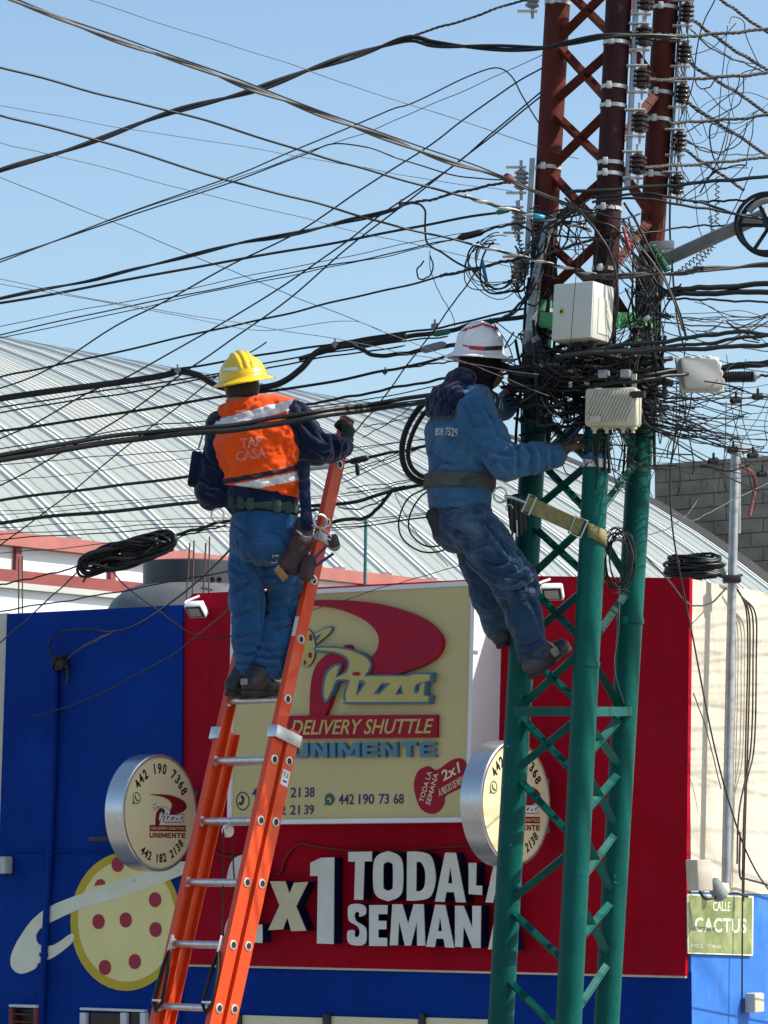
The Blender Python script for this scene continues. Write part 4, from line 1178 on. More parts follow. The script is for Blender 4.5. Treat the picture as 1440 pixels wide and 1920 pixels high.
def rail(side, u0, u1, off_n, hw, web=.072, name='rail'):
    """C channel: web outside, flanges pointing inwards"""
    mb = MB()
    s = er * side
    base = O13 + s * hw + en * off_n
    a, b = base + eu * u0, base + eu * u1
    mb.bar(a, b, web, .005, up=er)
    for e in (-1, 1):
        mb.bar(a + en * e * (web / 2 - .0025) - s * .016, b + en * e * (web / 2 - .0025) - s * .016, .005, .028, up=er)
    return mb.build(name, 'fibreglass_orange', ld, smooth=False)
U_TOP = 1.46
U_BASE_TOP = -.13
for sd in (-1, 1):
    rail(sd, -2.3, U_TOP, 0.0, HW)
    rail(sd, -4.35, U_BASE_TOP, .086, HW + .014)
for k in range(-8, 5):
    u_ = k * .305
    if u_ < U_TOP - .05 and u_ > -2.4:
        a = O13 + eu * u_ - er * (HW + .004); b = O13 + eu * u_ + er * (HW + .004)
        r_ = MB().tube([a, b], .0165, 14).build('rung', 'aluminium', ld, angle=60)
        for s_ in (-1, 1):
            MB().lathe(O13 + eu * u_ + er * s_ * (HW - .012), er * s_, [(0, .024), (.006, .026), (.010, .018)], 16).build('collar', 'aluminium', r_)
            MB().lathe(O13 + eu * u_ + er * s_ * (HW + .0028), er * s_, [(0, .024), (.004, .023), (.005, .0155), (-.01, .0145)], 18, caps=False).build('ferrule', 'aluminium', r_)
            MB().lathe(O13 + eu * u_ + er * s_ * (HW + .0052), er * s_, [(0, .0148), (.0006, .0146)], 16).build('rung_end', 'print_black', r_)
for k in range(-14, 0):
    u_ = k * .305 + .02
    if u_ < U_BASE_TOP - .05:
        a = O13 + eu * u_ + en * .086 - er * (HW + .018); b = O13 + eu * u_ + en * .086 + er * (HW + .018)
        r_ = MB().tube([a, b], .0165, 14).build('rung', 'aluminium', ld, angle=60)
        for s_ in (1, -1):
            q = O13 + eu * u_ + en * .086 + er * s_ * (HW + .0168)
            MB().lathe(q, er * s_, [(0, .024), (.004, .023), (.005, .0155), (-.01, .0145)], 18, caps=False).build('ferrule', 'aluminium', r_)
            MB().lathe(q + er * s_ * .0024, er * s_, [(0, .0148), (.0006, .0146)], 16).build('rung_end', 'print_black', r_)
# guide brackets, stickers, hooks, rope, pulley
for s_ in (1, -1):
    MB().box(O13 + eu * (U_BASE_TOP - .045) + en * .046 + er * s_ * (HW + .022), en * .088, eu * .030, er * .003, .002).build('guide_bracket', 'aluminium', ld)
    MB().box(O13 + eu * (U_BASE_TOP - .045) - en * .044 + er * s_ * (HW - .006), en * .003, eu * .030, er * .03, .002).build('guide_bracket', 'aluminium', ld)
q = O13 + eu * (U_BASE_TOP - .24) + en * .086 + er * (HW + .0178)
stc = MB().box(q, en * .026, eu * .038, er * .001).build('sticker', 'sticker_white', ld, smooth=False)
vs, fs = text_shape('7.3', extrude=.5, offset=.02)
MB().add([q + er * (.0012 + z * .0006) + en * (-.019 + x * .030) + eu * (.004 + y * .030) for x, y, z in vs], fs).build('sticker_text', 'print_black', stc, smooth=False)
MB().box(q + er * .0013 - eu * .017, en * .015, eu * .004, er * .0004).build('sticker_text', 'print_black', stc, smooth=False)
MB().box(O13 + eu * (.36) - en * .036 + er * (HW - .016), en * .0012, eu * .05, er * .012).build('sticker', 'sticker_white', ld, smooth=False)
MB().box(O13 + eu * (U_TOP + .002) + er * HW - er * .012, en * .036, er * .018, eu * .006, .003).build('end_cap', 'dark_metal', ld)
MB().box(O13 + eu * (.83) + er * HW, en * .042, er * .012, eu * .022, .003).build('metal_band', 'aluminium', ld)
MB().lathe(O13 + eu * .83 + er * (HW + .01) + en * .05, en - er * .3, [(0, .03), (.04, .03), (.06, .026), (.062, .02)], 18).build('rubber_bumper', 'galvanised_dull', ld)
pz = O13 + eu * (-.66) + er * .0
MB().lathe(pz - er * .012, er, [(0, .03), (.006, .032), (.012, .026), (.018, .032), (.024, .03)], 20).build('pulley', 'aluminium', ld)
MB().tube([pz - eu * .03, pz + eu * .05], .006, 8).build('pulley_hanger', 'aluminium', ld)
MB().tube(spline([pz + en * .03, pz + en * .05 - Vector((0, 0, .6)), pz + en * .02 - Vector((.12, 0, 1.6))], 8), .004, 6).build('hoist_rope', 'black_cable', ld)
MB().tube(spline([pz - en * .03, pz - en * .02 - Vector((.02, 0, .6)), pz - en * .04 - Vector((.10, 0, 1.6))], 8), .004, 6).build('hoist_rope', 'black_cable', ld)
for s_, uo in ((-1, -1.47), (1, -1.47)):                  # rung locks
    b0 = O13 + eu * (uo + .15) + er * s_ * (HW - .035) - en * .045
    MB().bar(b0 + eu * .05, b0 + eu * .13, .022, .006, up=er, bev=.002).build('lock_tab', 'aluminium', ld)
    lp = [b0 + eu * .06, b0 - eu * .03 - er * .02, b0 - eu * .20 - er * .028, b0 - eu * .24, b0 - eu * .20 + er * .028, b0 - eu * .03 + er * .02]
    MB().tube(lp, .009, 8, closed=True).build('rung_lock', 'black_cable', ld)
    MB().bar(b0 - eu * .19 - er * .03, b0 - eu * .19 + er * .03, .012, .02, up=er, bev=.002).build('lock_hook', 'aluminium', ld)

# ------------------------------------------------------------------ cables
def wig(pts, amp, seed):
    rnd = random.Random(seed)
    ph = [rnd.uniform(0, 6.28) for _ in range(6)]
    n = len(pts); out = []
    for i, p in enumerate(pts):
        t = i / max(1, n - 1) * 9
        out.append(p + Vector((0, amp * math.sin(t * 1.7 + ph[0]) * .6, amp * (math.sin(t * 2.3 + ph[1]) + .5 * math.sin(t * 5.1 + ph[2])))))
    return out
CN = [0]
def cable_pts(pts, k=10, amp=.003):
    CN[0] += 1
    P = wig(spline([U(*p) for p in pts], k), amp, CN[0])
    # spans that leave the picture go on towards the next pole
    if pts[0][0] < 0 or pts[0][1] < 0:
        d = (U(*pts[0]) - U(*pts[2 if len(pts) > 2 else 1])).normalized(); P = [P[0] + d * (6 - i) + Vector((0, 0, .004 * (6 - i) ** 2)) for i in range(6)] + P
    if pts[-1][0] > 1440 or pts[-1][1] < 0 or pts[-1][0] < 0:
        d = (U(*pts[-1]) - U(*pts[-2])).normalized(); P = P + [P[-1] + d * (i + 1) + Vector((0, 0, .004 * (i + 1) ** 2)) for i in range(6)]
    return P
def add_cable(mb, P, rpx, twist=0, Yref=16.5):
    """twist: 0 plain, n>0 number of strands laid round each other"""
    r = rpx * Yref / FPX
    if not twist:
        mb.tube(P, r, 7 if rpx > 1.2 else 5)
        return
    # resample evenly
    L = [0]
    for a, b in zip(P, P[1:]): L.append(L[-1] + (b - a).length)
    n = max(8, int(L[-1] / (.03 if rpx > 1.5 else .05)))
    Q = []; j = 0
    for i in range(n + 1):
        s = L[-1] * i / n
        while j < len(L) - 2 and L[j + 1] < s: j += 1
        f = (s - L[j]) / max(1e-9, L[j + 1] - L[j]); Q.append(P[j].lerp(P[j + 1], f))
    pitch = .85 if twist == 2 else .11
    n = len(Q)
    for st in range(twist):
        out = []
        for i, p in enumerate(Q):
            d = (Q[min(i + 1, n - 1)] - Q[max(i - 1, 0)]).normalized()
            x = d.cross(Vector((0, 0, 1))).normalized(); y = x.cross(d)
            a = 2 * math.pi * (L[-1] * i / (n - 1) / pitch + st / twist)
            loose = 1.0 + (.5 * math.sin(i * .05 + st) if twist == 2 else 0)
            out.append(p + (x * math.cos(a) + y * math.sin(a)) * r * loose)
        mb.tube(out, r * (.95 if twist == 2 else .75), 6)
def cable(label, pts, rpx, m='black_cable', twist=0, group=None, name='cable', amp=.003, cat='cable'):
    mb = MB()
    CP = cable_pts(pts, 10, amp)
    add_cable(mb, CP, rpx, twist, sum(p[2] for p in pts) / len(pts))
    if twist:                       # strands of one rope read as one piece: bind them with a thin core
        mb.tube(CP, rpx * .5 * 16.5 / FPX, 5)
    return tag(mb.build(name, m, angle=180), label, cat, group)
def grip(label, pts, rpx=4.0, sleeve=None):
    """helical dead-end grip: pale rods laid round the cable end, black gaps between"""
    t = thing('guy_grip', label, 'cable grip', U(*pts[0]), 'pale helical cable grips at the tower')
    P = spline([U(*p) for p in pts], 24)
    r = rpx * 16.3 / FPX
    MB().tube(P, r * .62, 7).build('core', 'black_cable', t, angle=180)
    n = len(P); tot = sum((b - a).length for a, b in zip(P, P[1:]))
    for st in range(3):
        out = []
        m_ = max(24, int(tot / .008))
        for i in range(m_ + 1):
            f = i / m_ * (n - 1); j = min(int(f), n - 2); p = P[j].lerp(P[j + 1], f - j)
            d = (P[j + 1] - P[j]).normalized(); x = d.cross(Vector((0, 0, 1))).normalized(); y = x.cross(d)
            a = 2 * math.pi * (tot * i / m_ / .11) + st * .62
            out.append(p + (x * math.cos(a) + y * math.sin(a)) * r * .62)
        MB().tube(out, r * .48, 6).build('rod', 'grip_rod', t, angle=180)
    if sleeve:
        MB().tube([U(*sleeve[0]), U(*sleeve[1])], r * 1.25, 12).build('sleeve', 'blue_sleeve', t, angle=180)
    return t

C = cable
ORD = ['first', 'second', 'third', 'fourth', 'fifth', 'sixth', 'seventh', 'eighth']
# --- high cables falling from the upper left to the tower
C('thick grey-black cable pair slanting from the top left corner down to the tower', [(-60, -32, 13.5), (20, 0, 13.7), (150, 50, 14.1), (350, 120, 14.6), (500, 177, 15.0), (667, 237, 15.4), (833, 300, 15.8), (950, 337, 16.1), (1042, 375, 16.2), (1115, 405, 16.0)], 2.7, 'grey_cable', 2)
C('black cable running close above the thick grey pair towards the tower', [(-60, -40, 13.6), (20, -5, 13.8), (180, 54, 14.2), (420, 140, 14.7), (700, 243, 15.4), (900, 315, 15.9), (1050, 375, 16.15), (1120, 398, 16.0)], 1.5)
C('black cable from the left edge to the upper pale grip with blue sleeve', [(-30, 120, 14.2), (0, 127, 14.3), (175, 172, 14.6), (350, 217, 14.9), (560, 280, 15.4), (708, 325, 15.7), (875, 369, 16.0)], 2.3)
grip('pale spiral cable grip with a bright blue sleeve left of the tower', [(872, 368, 16.0), (930, 386, 16.05), (1000, 404, 16.1), (1060, 418, 16.1), (1110, 432, 16.1)], 4.2, ((1000, 404, 16.08), (1021, 409, 16.08)))
C('black cable from the left edge to the lower pale grip without sleeve', [(-30, 207, 14.4), (0, 215, 14.5), (175, 262, 14.8), (430, 338, 15.3), (600, 384, 15.6), (750, 425, 15.9), (890, 460, 16.1)], 2.3)
grip('pale spiral cable grip running down to the white equipment cabinet', [(885, 459, 16.05), (950, 474, 16.05), (1020, 492, 16.05), (1090, 509, 16.05), (1135, 519, 16.0)], 3.6)
C('thin wire crossing the top of the sky from upper left', [(120, -15, 15), (165, 0, 15), (400, 74, 15.4), (570, 130, 15.7), (720, 180, 16), (1000, 272, 16.3), (1085, 298, 16.3)], .75, 'brown_cable')
C('thickest black twisted cable rising from the left edge to the tower top', [(-30, 330, 15.6), (0, 320, 15.6), (100, 291, 15.7), (200, 256, 15.8), (330, 206, 15.9), (480, 168, 16.0), (600, 125, 16.1), (700, 93, 16.2), (770, 72, 16.2), (810, 80, 16.2), (860, 87, 16.15), (1000, 92, 16.05), (1060, 82, 16.0), (1130, 66, 15.95), (1200, 66, 16.0), (1275, 72, 16.1)], 3.4, 'black_cable', 2)
C('stranded guy wire climbing from the twisted cable to the top insulator', [(740, 78, 16.2), (790, 62, 16.3), (880, 34, 16.4), (975, 2, 16.5), (1000, -4, 16.55)], 1.7, 'grip_rod_dull', 3)
C('hair-thin wire from the left edge fading below the black cables', [(-20, 195, 15), (235, 240, 15.5), (550, 291, 16), (720, 322, 16.2), (960, 360, 16.5)], .6, 'brown_cable')
C('hair-thin wire dropping gently across the middle sky to the cabinet', [(-20, 263, 15), (95, 290, 15.2), (350, 355, 15.6), (610, 420, 15.9), (720, 446, 16), (1050, 522, 16)], .65, 'brown_cable')
C('thin wire falling diagonally behind both workers from the left edge', [(-20, 324, 16.5), (215, 418, 16.7), (365, 480, 16.8), (480, 527, 16.9), (640, 590, 17), (760, 640, 17)], .75, 'brown_cable')
C('grey thin wire passing in front of the white helmeted worker, upper one', [(-20, 518, 15.2), (240, 573, 15.4), (480, 610, 15.6), (650, 640, 15.7), (760, 662, 15.8), (880, 683, 15.85), (1010, 702, 15.9)], .7, 'grey_cable')
C('grey thin wire passing in front of the white helmeted worker, lower one', [(-20, 527, 15.3), (280, 582, 15.4), (480, 618, 15.6), (640, 602, 15.6), (720, 622, 15.7), (850, 672, 15.8), (930, 702, 15.85), (1030, 742, 15.9)], .7, 'grey_cable')
# --- cables climbing from lower left to upper right
C('black cable curling over at its right end beside the red leg', [(-20, 500, 15.5), (0, 492, 15.5), (215, 410, 15.8), (430, 332, 16), (550, 282, 16.1), (720, 212, 16.2), (771, 194, 16.2), (875, 144, 16.3), (925, 128, 16.3), (958, 142, 16.35), (979, 179, 16.4), (1012, 233, 16.5)], 1.4)
C('black cable arching near the centre then sloping to the bird-nest splice', [(-20, 494, 15.6), (0, 487, 15.6), (225, 412, 15.8), (435, 340, 16), (565, 292, 16.1), (625, 271, 16.1), (687, 275, 16.1), (750, 298, 16.2), (833, 325, 16.25), (900, 334, 16.3), (955, 336, 16.3)], 1.4)
C('thin wire climbing straight to the red leg above the curled cable', [(200, 415, 16), (440, 334, 16.1), (610, 274, 16.2), (720, 235, 16.3), (850, 178, 16.4), (1017, 104, 16.5)], .8)
C('black cable steeply climbing over the metal roof to the red leg', [(-20, 735, 17.2), (90, 692, 17.1), (200, 622, 17), (290, 575, 16.9), (435, 495, 16.8), (571, 429, 16.7), (679, 354, 16.6), (792, 281, 16.6), (867, 227, 16.6), (958, 162, 16.6), (1020, 124, 16.6)], 1.6)
C('long diagonal black cable, upper one of the crossing pair', [(-20, 830, 17.3), (60, 797, 17.2), (167, 737, 17.1), (243, 703, 17.1), (357, 640, 17), (480, 570, 16.9), (575, 505, 16.8), (650, 452, 16.8), (720, 400, 16.7), (854, 308, 16.7), (925, 246, 16.65), (1014, 174, 16.6)], 1.6)
C('long diagonal black cable, lower one of the crossing pair', [(-20, 920, 17.3), (100, 857, 17.2), (233, 780, 17.1), (360, 687, 17), (430, 640, 17), (550, 555, 16.9), (650, 465, 16.8), (720, 412, 16.8), (850, 312, 16.7), (940, 240, 16.65), (1014, 180, 16.6)], 1.6)
C('black wire running down across the roof sheets behind the yellow helmet', [(500, 640, 17.1), (410, 703, 17.2), (263, 817, 17.3), (127, 927, 17.4), (0, 1024, 17.5), (-20, 1040, 17.5)], 1.3)
C('black twisted cable ending in a clamp above the worker, with loose tail', [(-20, 566, 16), (0, 560, 16), (150, 530, 16.1), (270, 500, 16.1), (460, 455, 16.2), (530, 442, 16.2), (640, 418, 16.3), (720, 398, 16.3), (760, 383, 16.3)], 2.3, 'black_cable', 2)
C('stranded grip continuing from the clamp up to the bird-nest splice', [(748, 384, 16.3), (800, 376, 16.3), (860, 360, 16.35), (910, 350, 16.35), (960, 338, 16.3)], 1.9, 'grip_rod_dull', 3)
C('loose black cable tail hanging from the clamp in the sky', [(755, 382, 16.3), (785, 382, 16.3), (797, 396, 16.3), (797, 430, 16.3), (803, 458, 16.3), (830, 475, 16.3), (880, 504, 16.3), (895, 510, 16.3)], 2.0)
C('straight black cable ending in a green tape wrap left of the tower', [(-20, 572, 16.2), (0, 568, 16.2), (400, 496, 16.3), (720, 437, 16.4), (933, 398, 16.4), (960, 392, 16.4)], 2.6)
C('thin wire just below the straight black cable', [(-20, 616, 16.4), (360, 540, 16.5), (720, 466, 16.5), (960, 418, 16.5)], .8)
C('thin black cable leading to the dark tubular splice, upper strand', [(-20, 632, 16.4), (330, 556, 16.5), (560, 509, 16.5), (720, 478, 16.5), (840, 450, 16.5), (862, 445, 16.5)], 1.3)
C('thin black cable leading to the dark tubular splice, lower strand', [(-20, 640, 16.4), (330, 562, 16.5), (560, 513, 16.5), (720, 481, 16.5), (850, 450, 16.5)], 1.0)
C('black cable passing above the yellow helmet to a grip at the tower', [(-20, 713, 16.9), (0, 708, 16.9), (110, 683, 16.9), (310, 640, 16.8), (480, 601, 16.8), (600, 573, 16.7), (720, 545, 16.7), (830, 517, 16.6)], 2.0)
C('striped pale grip below the coiled wires left of the tower', [(825, 518, 16.55), (880, 506, 16.55), (940, 492, 16.5), (985, 482, 16.5)], 2.2, 'grip_rod_dull', 3)
C('thin brace wire from the small clamp down to the white helmet', [(895, 506, 16.45), (860, 555, 16.5), (820, 610, 16.6), (760, 690, 16.9), (700, 770, 17), (665, 810, 17)], 1.4)
C('thin hanging wire dropping from the cable loop to the helmet', [(806, 470, 16.4), (808, 510, 16.4), (830, 560, 16.4), (848, 590, 16.4), (853, 612, 16.4)], .8)
# --- the heavy bundle behind the workers' heads
C('very thick black trunk cable at the left edge bending down at the yellow helmet', [(-20, 752, 17), (0, 748, 17), (150, 726, 17), (300, 704, 17), (338, 697, 17), (370, 704, 17), (405, 722, 17), (450, 729, 17), (505, 724, 17), (540, 712, 17), (566, 690, 17), (590, 663, 17), (625, 648, 17), (700, 638, 17), (760, 630, 16.9)], 6.2)
C('black support cable carrying the trunk cable over the yellow helmet', [(320, 694, 16.95), (340, 690, 16.95), (480, 668, 16.95), (600, 648, 16.9), (700, 632, 16.9), (800, 618, 16.85), (870, 604, 16.8), (985, 578, 16.7)], 2.2)
C('thick black cable above the sky gap between the two workers', [(560, 672, 17), (640, 652, 17), (740, 636, 16.95), (830, 622, 16.9), (900, 606, 16.8), (1000, 590, 16.7)], 4.6)
C('thin black cable below the trunk, upper of two', [(-20, 766, 17.1), (200, 733, 17.1), (410, 699, 17.1), (600, 663, 17), (760, 640, 17), (840, 630, 17)], 1.6)
C('thin black cable below the trunk, lower of two', [(-20, 776, 17.1), (200, 742, 17.1), (410, 706, 17.1), (600, 672, 17), (760, 648, 17)], 1.6)
C('sagging thick black cable with grey splice beside the white helmet', [(655, 645, 16.95), (680, 656, 16.95), (712, 668, 16.9), (760, 662, 16.9), (800, 655, 16.85), (838, 648, 16.8), (870, 645, 16.7)], 4.2)
C('black cable running behind the orange vest to the small ring clamp', [(-20, 812, 17.1), (0, 808, 17.1), (240, 772, 17), (430, 743, 17), (580, 722, 17), (700, 700, 16.9), (760, 688, 16.9), (830, 670, 16.8), (900, 656, 16.7)], 2.8)
C('thin black cable forking off to the right behind the white helmet', [(765, 689, 16.9), (820, 681, 16.85), (870, 676, 16.8), (960, 668, 16.7)], 1.6)
C('black cable just over the shoulder of the orange vest', [(560, 760, 17), (640, 747, 17), (720, 731, 16.95), (800, 716, 16.9), (870, 704, 16.8)], 2.6)
C('thin cable from the left edge to the orange vest, over the roof', [(-20, 845, 17), (130, 822, 17), (270, 800, 17), (420, 785, 17), (640, 756, 17), (820, 725, 17)], 1.2)
C('thickest black cable crossing in front of the orange vest, upper strand', [(-20, 857, 15.7), (0, 853, 15.7), (130, 830, 15.8), (270, 812, 15.9), (400, 800, 15.95), (500, 787, 16.0), (600, 771, 16.05), (700, 756, 16.3), (800, 742, 16.6), (880, 730, 16.75)], 4.4, 'black_cable')
C('thickest black cable crossing in front of the orange vest, lower strand', [(-20, 868, 15.7), (0, 864, 15.7), (130, 840, 15.8), (270, 822, 15.9), (400, 809, 15.95), (500, 797, 16.0), (600, 781, 16.05), (700, 766, 16.3), (800, 752, 16.6), (880, 742, 16.75)], 6.0, 'black_cable')
C('dark green-black cable at chest height behind the left elbow of the orange vest', [(-20, 941, 17.2), (0, 938, 17.2), (140, 921, 17.2), (250, 906, 17.2), (360, 893, 17.2), (500, 884, 17.2), (600, 874, 17.2), (650, 867, 17.2), (720, 852, 17.1), (750, 845, 17.1), (820, 832, 17.0)], 3.0, 'green_black_cable')
C('dark green-black cable at belt height of the orange vest', [(-20, 983, 17.2), (0, 980, 17.2), (100, 969, 17.2), (240, 956, 17.2), (390, 939, 17.2), (520, 950, 17.2), (640, 945, 17.2), (700, 930, 17.1), (750, 918, 17.1), (820, 906, 17.0), (900, 900, 16.9)], 3.6, 'green_black_cable')
C('black cable swooping up from the ladder bumper to the cable bundle', [(560, 990, 17.1), (640, 976, 17.1), (670, 973, 17.1), (695, 966, 17.1), (715, 945, 17.1), (735, 922, 17.1), (760, 912, 17.1)], 3.6)
C('thin sagging cable between ladder and bundle above the bumper', [(634, 950, 17.1), (665, 955, 17.1), (700, 945, 17.1), (730, 930, 17.1)], 1.4)
for i, (ya, yb, r_) in enumerate(((872, 830, .9), (905, 843, .7), (960, 915, .8), (968, 920, .7), (990, 960, .8), (1004, 968, .9), (1013, 975, 1.2), (1040, 985, .8))):
    C(f'thin wire strung low across the pale roof, {ORD[i]} of eight from the top', [(-20, ya, 17.4), (180, ya + (yb - ya) * .35, 17.4), (390, yb + 12, 17.4), (600, yb + (yb - ya) * .35 + 30, 17.3), (820, yb + (yb - ya) * .7 + 20, 17.2)], r_, group='thin wires across the roof')
for i, (p, q) in enumerate((((640, 880), (800, 835)), ((640, 905), (930, 770)), ((650, 915), (860, 880)), ((650, 925), (800, 892)), ((640, 893), (760, 840)), ((680, 800), (800, 770)), ((680, 820), (790, 748)))):
    C(f'thin wire strung between the ladder and the tower worker, {ORD[i]} in order', [(p[0], p[1], 17.2), ((p[0] + q[0]) / 2, (p[1] + q[1]) / 2 + 5, 17.2), (q[0], q[1], 17.1)], 1.0, group='thin wires between ladder and tower worker')
# closures, tags, hooks on those cables
def closure(label, a, b, rpx, m='black_cable', name='splice_closure', cat='closure'):
    A, B = U(*a), U(*b); d = (B - A); L = d.length; r = rpx * a[2] / FPX
    return tag(MB().lathe(A, d, [(0, r * .45), (L * .08, r * .8), (L * .16, r), (L * .5, r * 1.04), (L * .84, r), (L * .92, r * .8), (L, r * .45)], 14).build(name, m, angle=60), label, cat)
closure('dark tubular splice hanging beside the coiled wires left of the tower', (858, 447, 16.45), (908, 434, 16.45), 6.5)
closure('dark sleeve splice on the chest-high cable right of the ladder', (655, 866, 17.1), (692, 858, 17.1), 6.0)
closure('grey hard splice on the sagging cable beside the white helmet', (790, 657, 16.8), (836, 645, 16.75), 7.5, 'galvanised_dull')
closure('green taped wrap ending the straight black cable', (930, 399, 16.35), (956, 393, 16.35), 5.0, 'green_tape', 'tape_wrap', 'tape')
closure('green and orange taped section near the white helmet', (812, 628, 16.8), (845, 622, 16.8), 4.5, 'green_tape', 'tape_wrap', 'tape')
closure('small dark weight hanging from the chest-high cable', (669, 868, 17.0), (671, 892, 17.0), 4.0, 'black_cable', 'cable_tag', 'tag')
closure('brown dry bundle like a bird nest stuck on the cables left of the tower', (944, 330, 16.1), (962, 340, 16.1), 8.5, 'rusty_frame', 'dry_bundle', 'debris')
def clampbox(label, px, py, Y, s, m='galvanised_dull'):
    c = U(px, py, Y)
    mb = MB().box(c, Vector((s, 0, .002)), Vector((0, s * .8, 0)), Vector((0, 0, s * .8)), s * .25)
    mb.tube([c - Vector((0, s, s * 1.6)), c + Vector((0, -s, s * 1.8))], s * .3, 8)
    return tag(mb.build('cable_clamp', m), label, 'clamp')
clampbox('small clamp on the trunk cable left of the yellow helmet', 333, 694, 16.9, .015)
clampbox('ring clamp on the cable between the two workers', 722, 697, 16.85, .012, 'dark_metal')
clampbox('bolted clamp above the brim of the white helmet', 815, 612, 16.75, .018)
clampbox('bolted clamp between the left cables and the dark splice', 752, 383, 16.25, .012, 'dark_metal')
clampbox('small clamp on the thick bundle between the helmets', 628, 645, 16.85, .014)

# big loop of stiff cables behind the tower worker
C('thick black cable loop standing behind the back of the tower worker, outer turn', [(840, 735, 16.75), (800, 752, 16.75), (772, 785, 16.75), (756, 825, 16.75), (755, 862, 16.75), (768, 890, 16.75), (795, 905, 16.75), (840, 905, 16.75)], 6.0, amp=0)
C('thick black cable loop standing behind the back of the tower worker, inner turn', [(845, 745, 16.7), (806, 765, 16.7), (782, 795, 16.7), (768, 830, 16.7), (766, 860, 16.7), (778, 884, 16.7), (805, 897, 16.7), (845, 897, 16.7)], 4.6, amp=0)
C('thin cable loop hanging under the belt of the tower worker, wide one', [(800, 915, 16.7), (765, 935, 16.7), (748, 975, 16.7), (755, 1010, 16.7), (790, 1034, 16.7), (830, 1032, 16.7), (860, 1010, 16.7)], 1.7, amp=0)
C('thin cable loop hanging under the belt of the tower worker, narrow one', [(815, 915, 16.68), (788, 932, 16.68), (768, 968, 16.68), (770, 1000, 16.68), (800, 1024, 16.68), (845, 1020, 16.68)], 1.7, amp=0)
C('brown wire crossing the roof below the cable loops', [(740, 925, 17), (765, 975, 17), (790, 1010, 17.2), (840, 1060, 17.5)], .9, 'brown_cable')

# coil of slack cable on its storage bracket, far left
cs = thing('slack_cable_coil', 'black coil of slack cable on a hanger left of the ladder above blue wall', 'cable coil', U(240, 1070, 17.4))
rnd = random.Random(5)
for i in range(22):
    dy = rnd.uniform(-.05, .05); e = rnd.uniform(.25, 1.05); off = rnd.uniform(-.012, .012)
    ctr = U(238, 1036, 17.4 + dy)
    pts = []
    for j in range(48):
        a = 2 * math.pi * j / 48
        x = math.cos(a) * .245 * e; z = math.sin(a) * .055 * (e + .05) + .016 * math.sin(3 * a + i)
        pts.append(ctr + Vector((x, .02 * math.sin(a * 2 + i), z + x * .30 + off)))
    MB().tube(pts, .0085, 6, closed=True).build('turn', 'black_cable', cs, angle=180)
MB().box(U(275, 1030, 17.4), Vector((.13, 0, .035)), Vector((0, .02, 0)), Vector((-.008, 0, .032)), .01).build('storage_bracket', 'black_cable', cs)
MB().box(U(318, 1020, 17.4), Vector((.022, 0, .006)), Vector((0, .03, 0)), Vector((0, 0, .04)), .008).build('clamp', 'dark_metal', cs)
MB().tube(spline([U(160, 1065, 17.38), U(162, 1080, 17.38), U(155, 1092, 17.38)]), .005, 6).build('tie', 'black_cable', cs)
C('black cable from the slack coil rising to the belt of the ladder worker', [(325, 1005, 17.4), (370, 992, 17.4), (420, 978, 17.4), (500, 965, 17.4), (600, 955, 17.4)], 3.2, 'green_black_cable')
C('thin black cable from the slack coil to the belt, lower strand', [(300, 1020, 17.4), (360, 1000, 17.4), (425, 985, 17.4)], 1.6)
C('black wire from the left edge to the slack coil', [(-20, 1100, 17.5), (60, 1084, 17.5), (150, 1062, 17.4)], 1.6)
C('black wire falling steeply from the coil to the left edge', [(152, 1066, 17.4), (80, 1134, 18), (0, 1206, 18.5), (-20, 1222, 18.5)], 1.4)
C('black service drop swinging from the coil across blue and crimson wall', [(205, 1064, 17.4), (245, 1108, 18), (300, 1146, 19), (340, 1178, 20), (380, 1197, 20.5), (415, 1198, 20.5), (445, 1185, 20.5)], 1.3)
C('black wire passing in front of the water tank', [(-20, 1149, 18), (120, 1127, 18), (240, 1106, 18), (440, 1068, 17.5)], 1.4)
C('black service cable sagging from the ladder to the wall conduit', [(435, 1026, 17.5), (395, 1066, 18), (340, 1115, 19), (290, 1152, 20), (240, 1178, 20.9), (200, 1184, 21.3), (160, 1180, 21.45), (120, 1184, 21.6), (97, 1198, 21.65), (91, 1215, 21.68), (95, 1228, 21.68), (106, 1238, 21.66)], 1.9)
C('thin grey wire twisting down to the knot on the blue wall', [(215, 1183, 21.2), (180, 1200, 21.4), (150, 1216, 21.5), (125, 1236, 21.6)], 1.0, 'grey_cable', 2)
C('long black wire sagging across the dark blue wall to the left', [(440, 1130, 18.5), (400, 1168, 19), (340, 1216, 20), (280, 1252, 20.5), (200, 1294, 21), (115, 1330, 21.5), (60, 1342, 21.75)], 1.4)
C('thin wire crossing the top corner of the cream sign', [(570, 1150, 18.5), (640, 1127, 18.5), (750, 1092, 18.3), (860, 1062, 18), (960, 1030, 17.5)], .8, 'brown_cable')

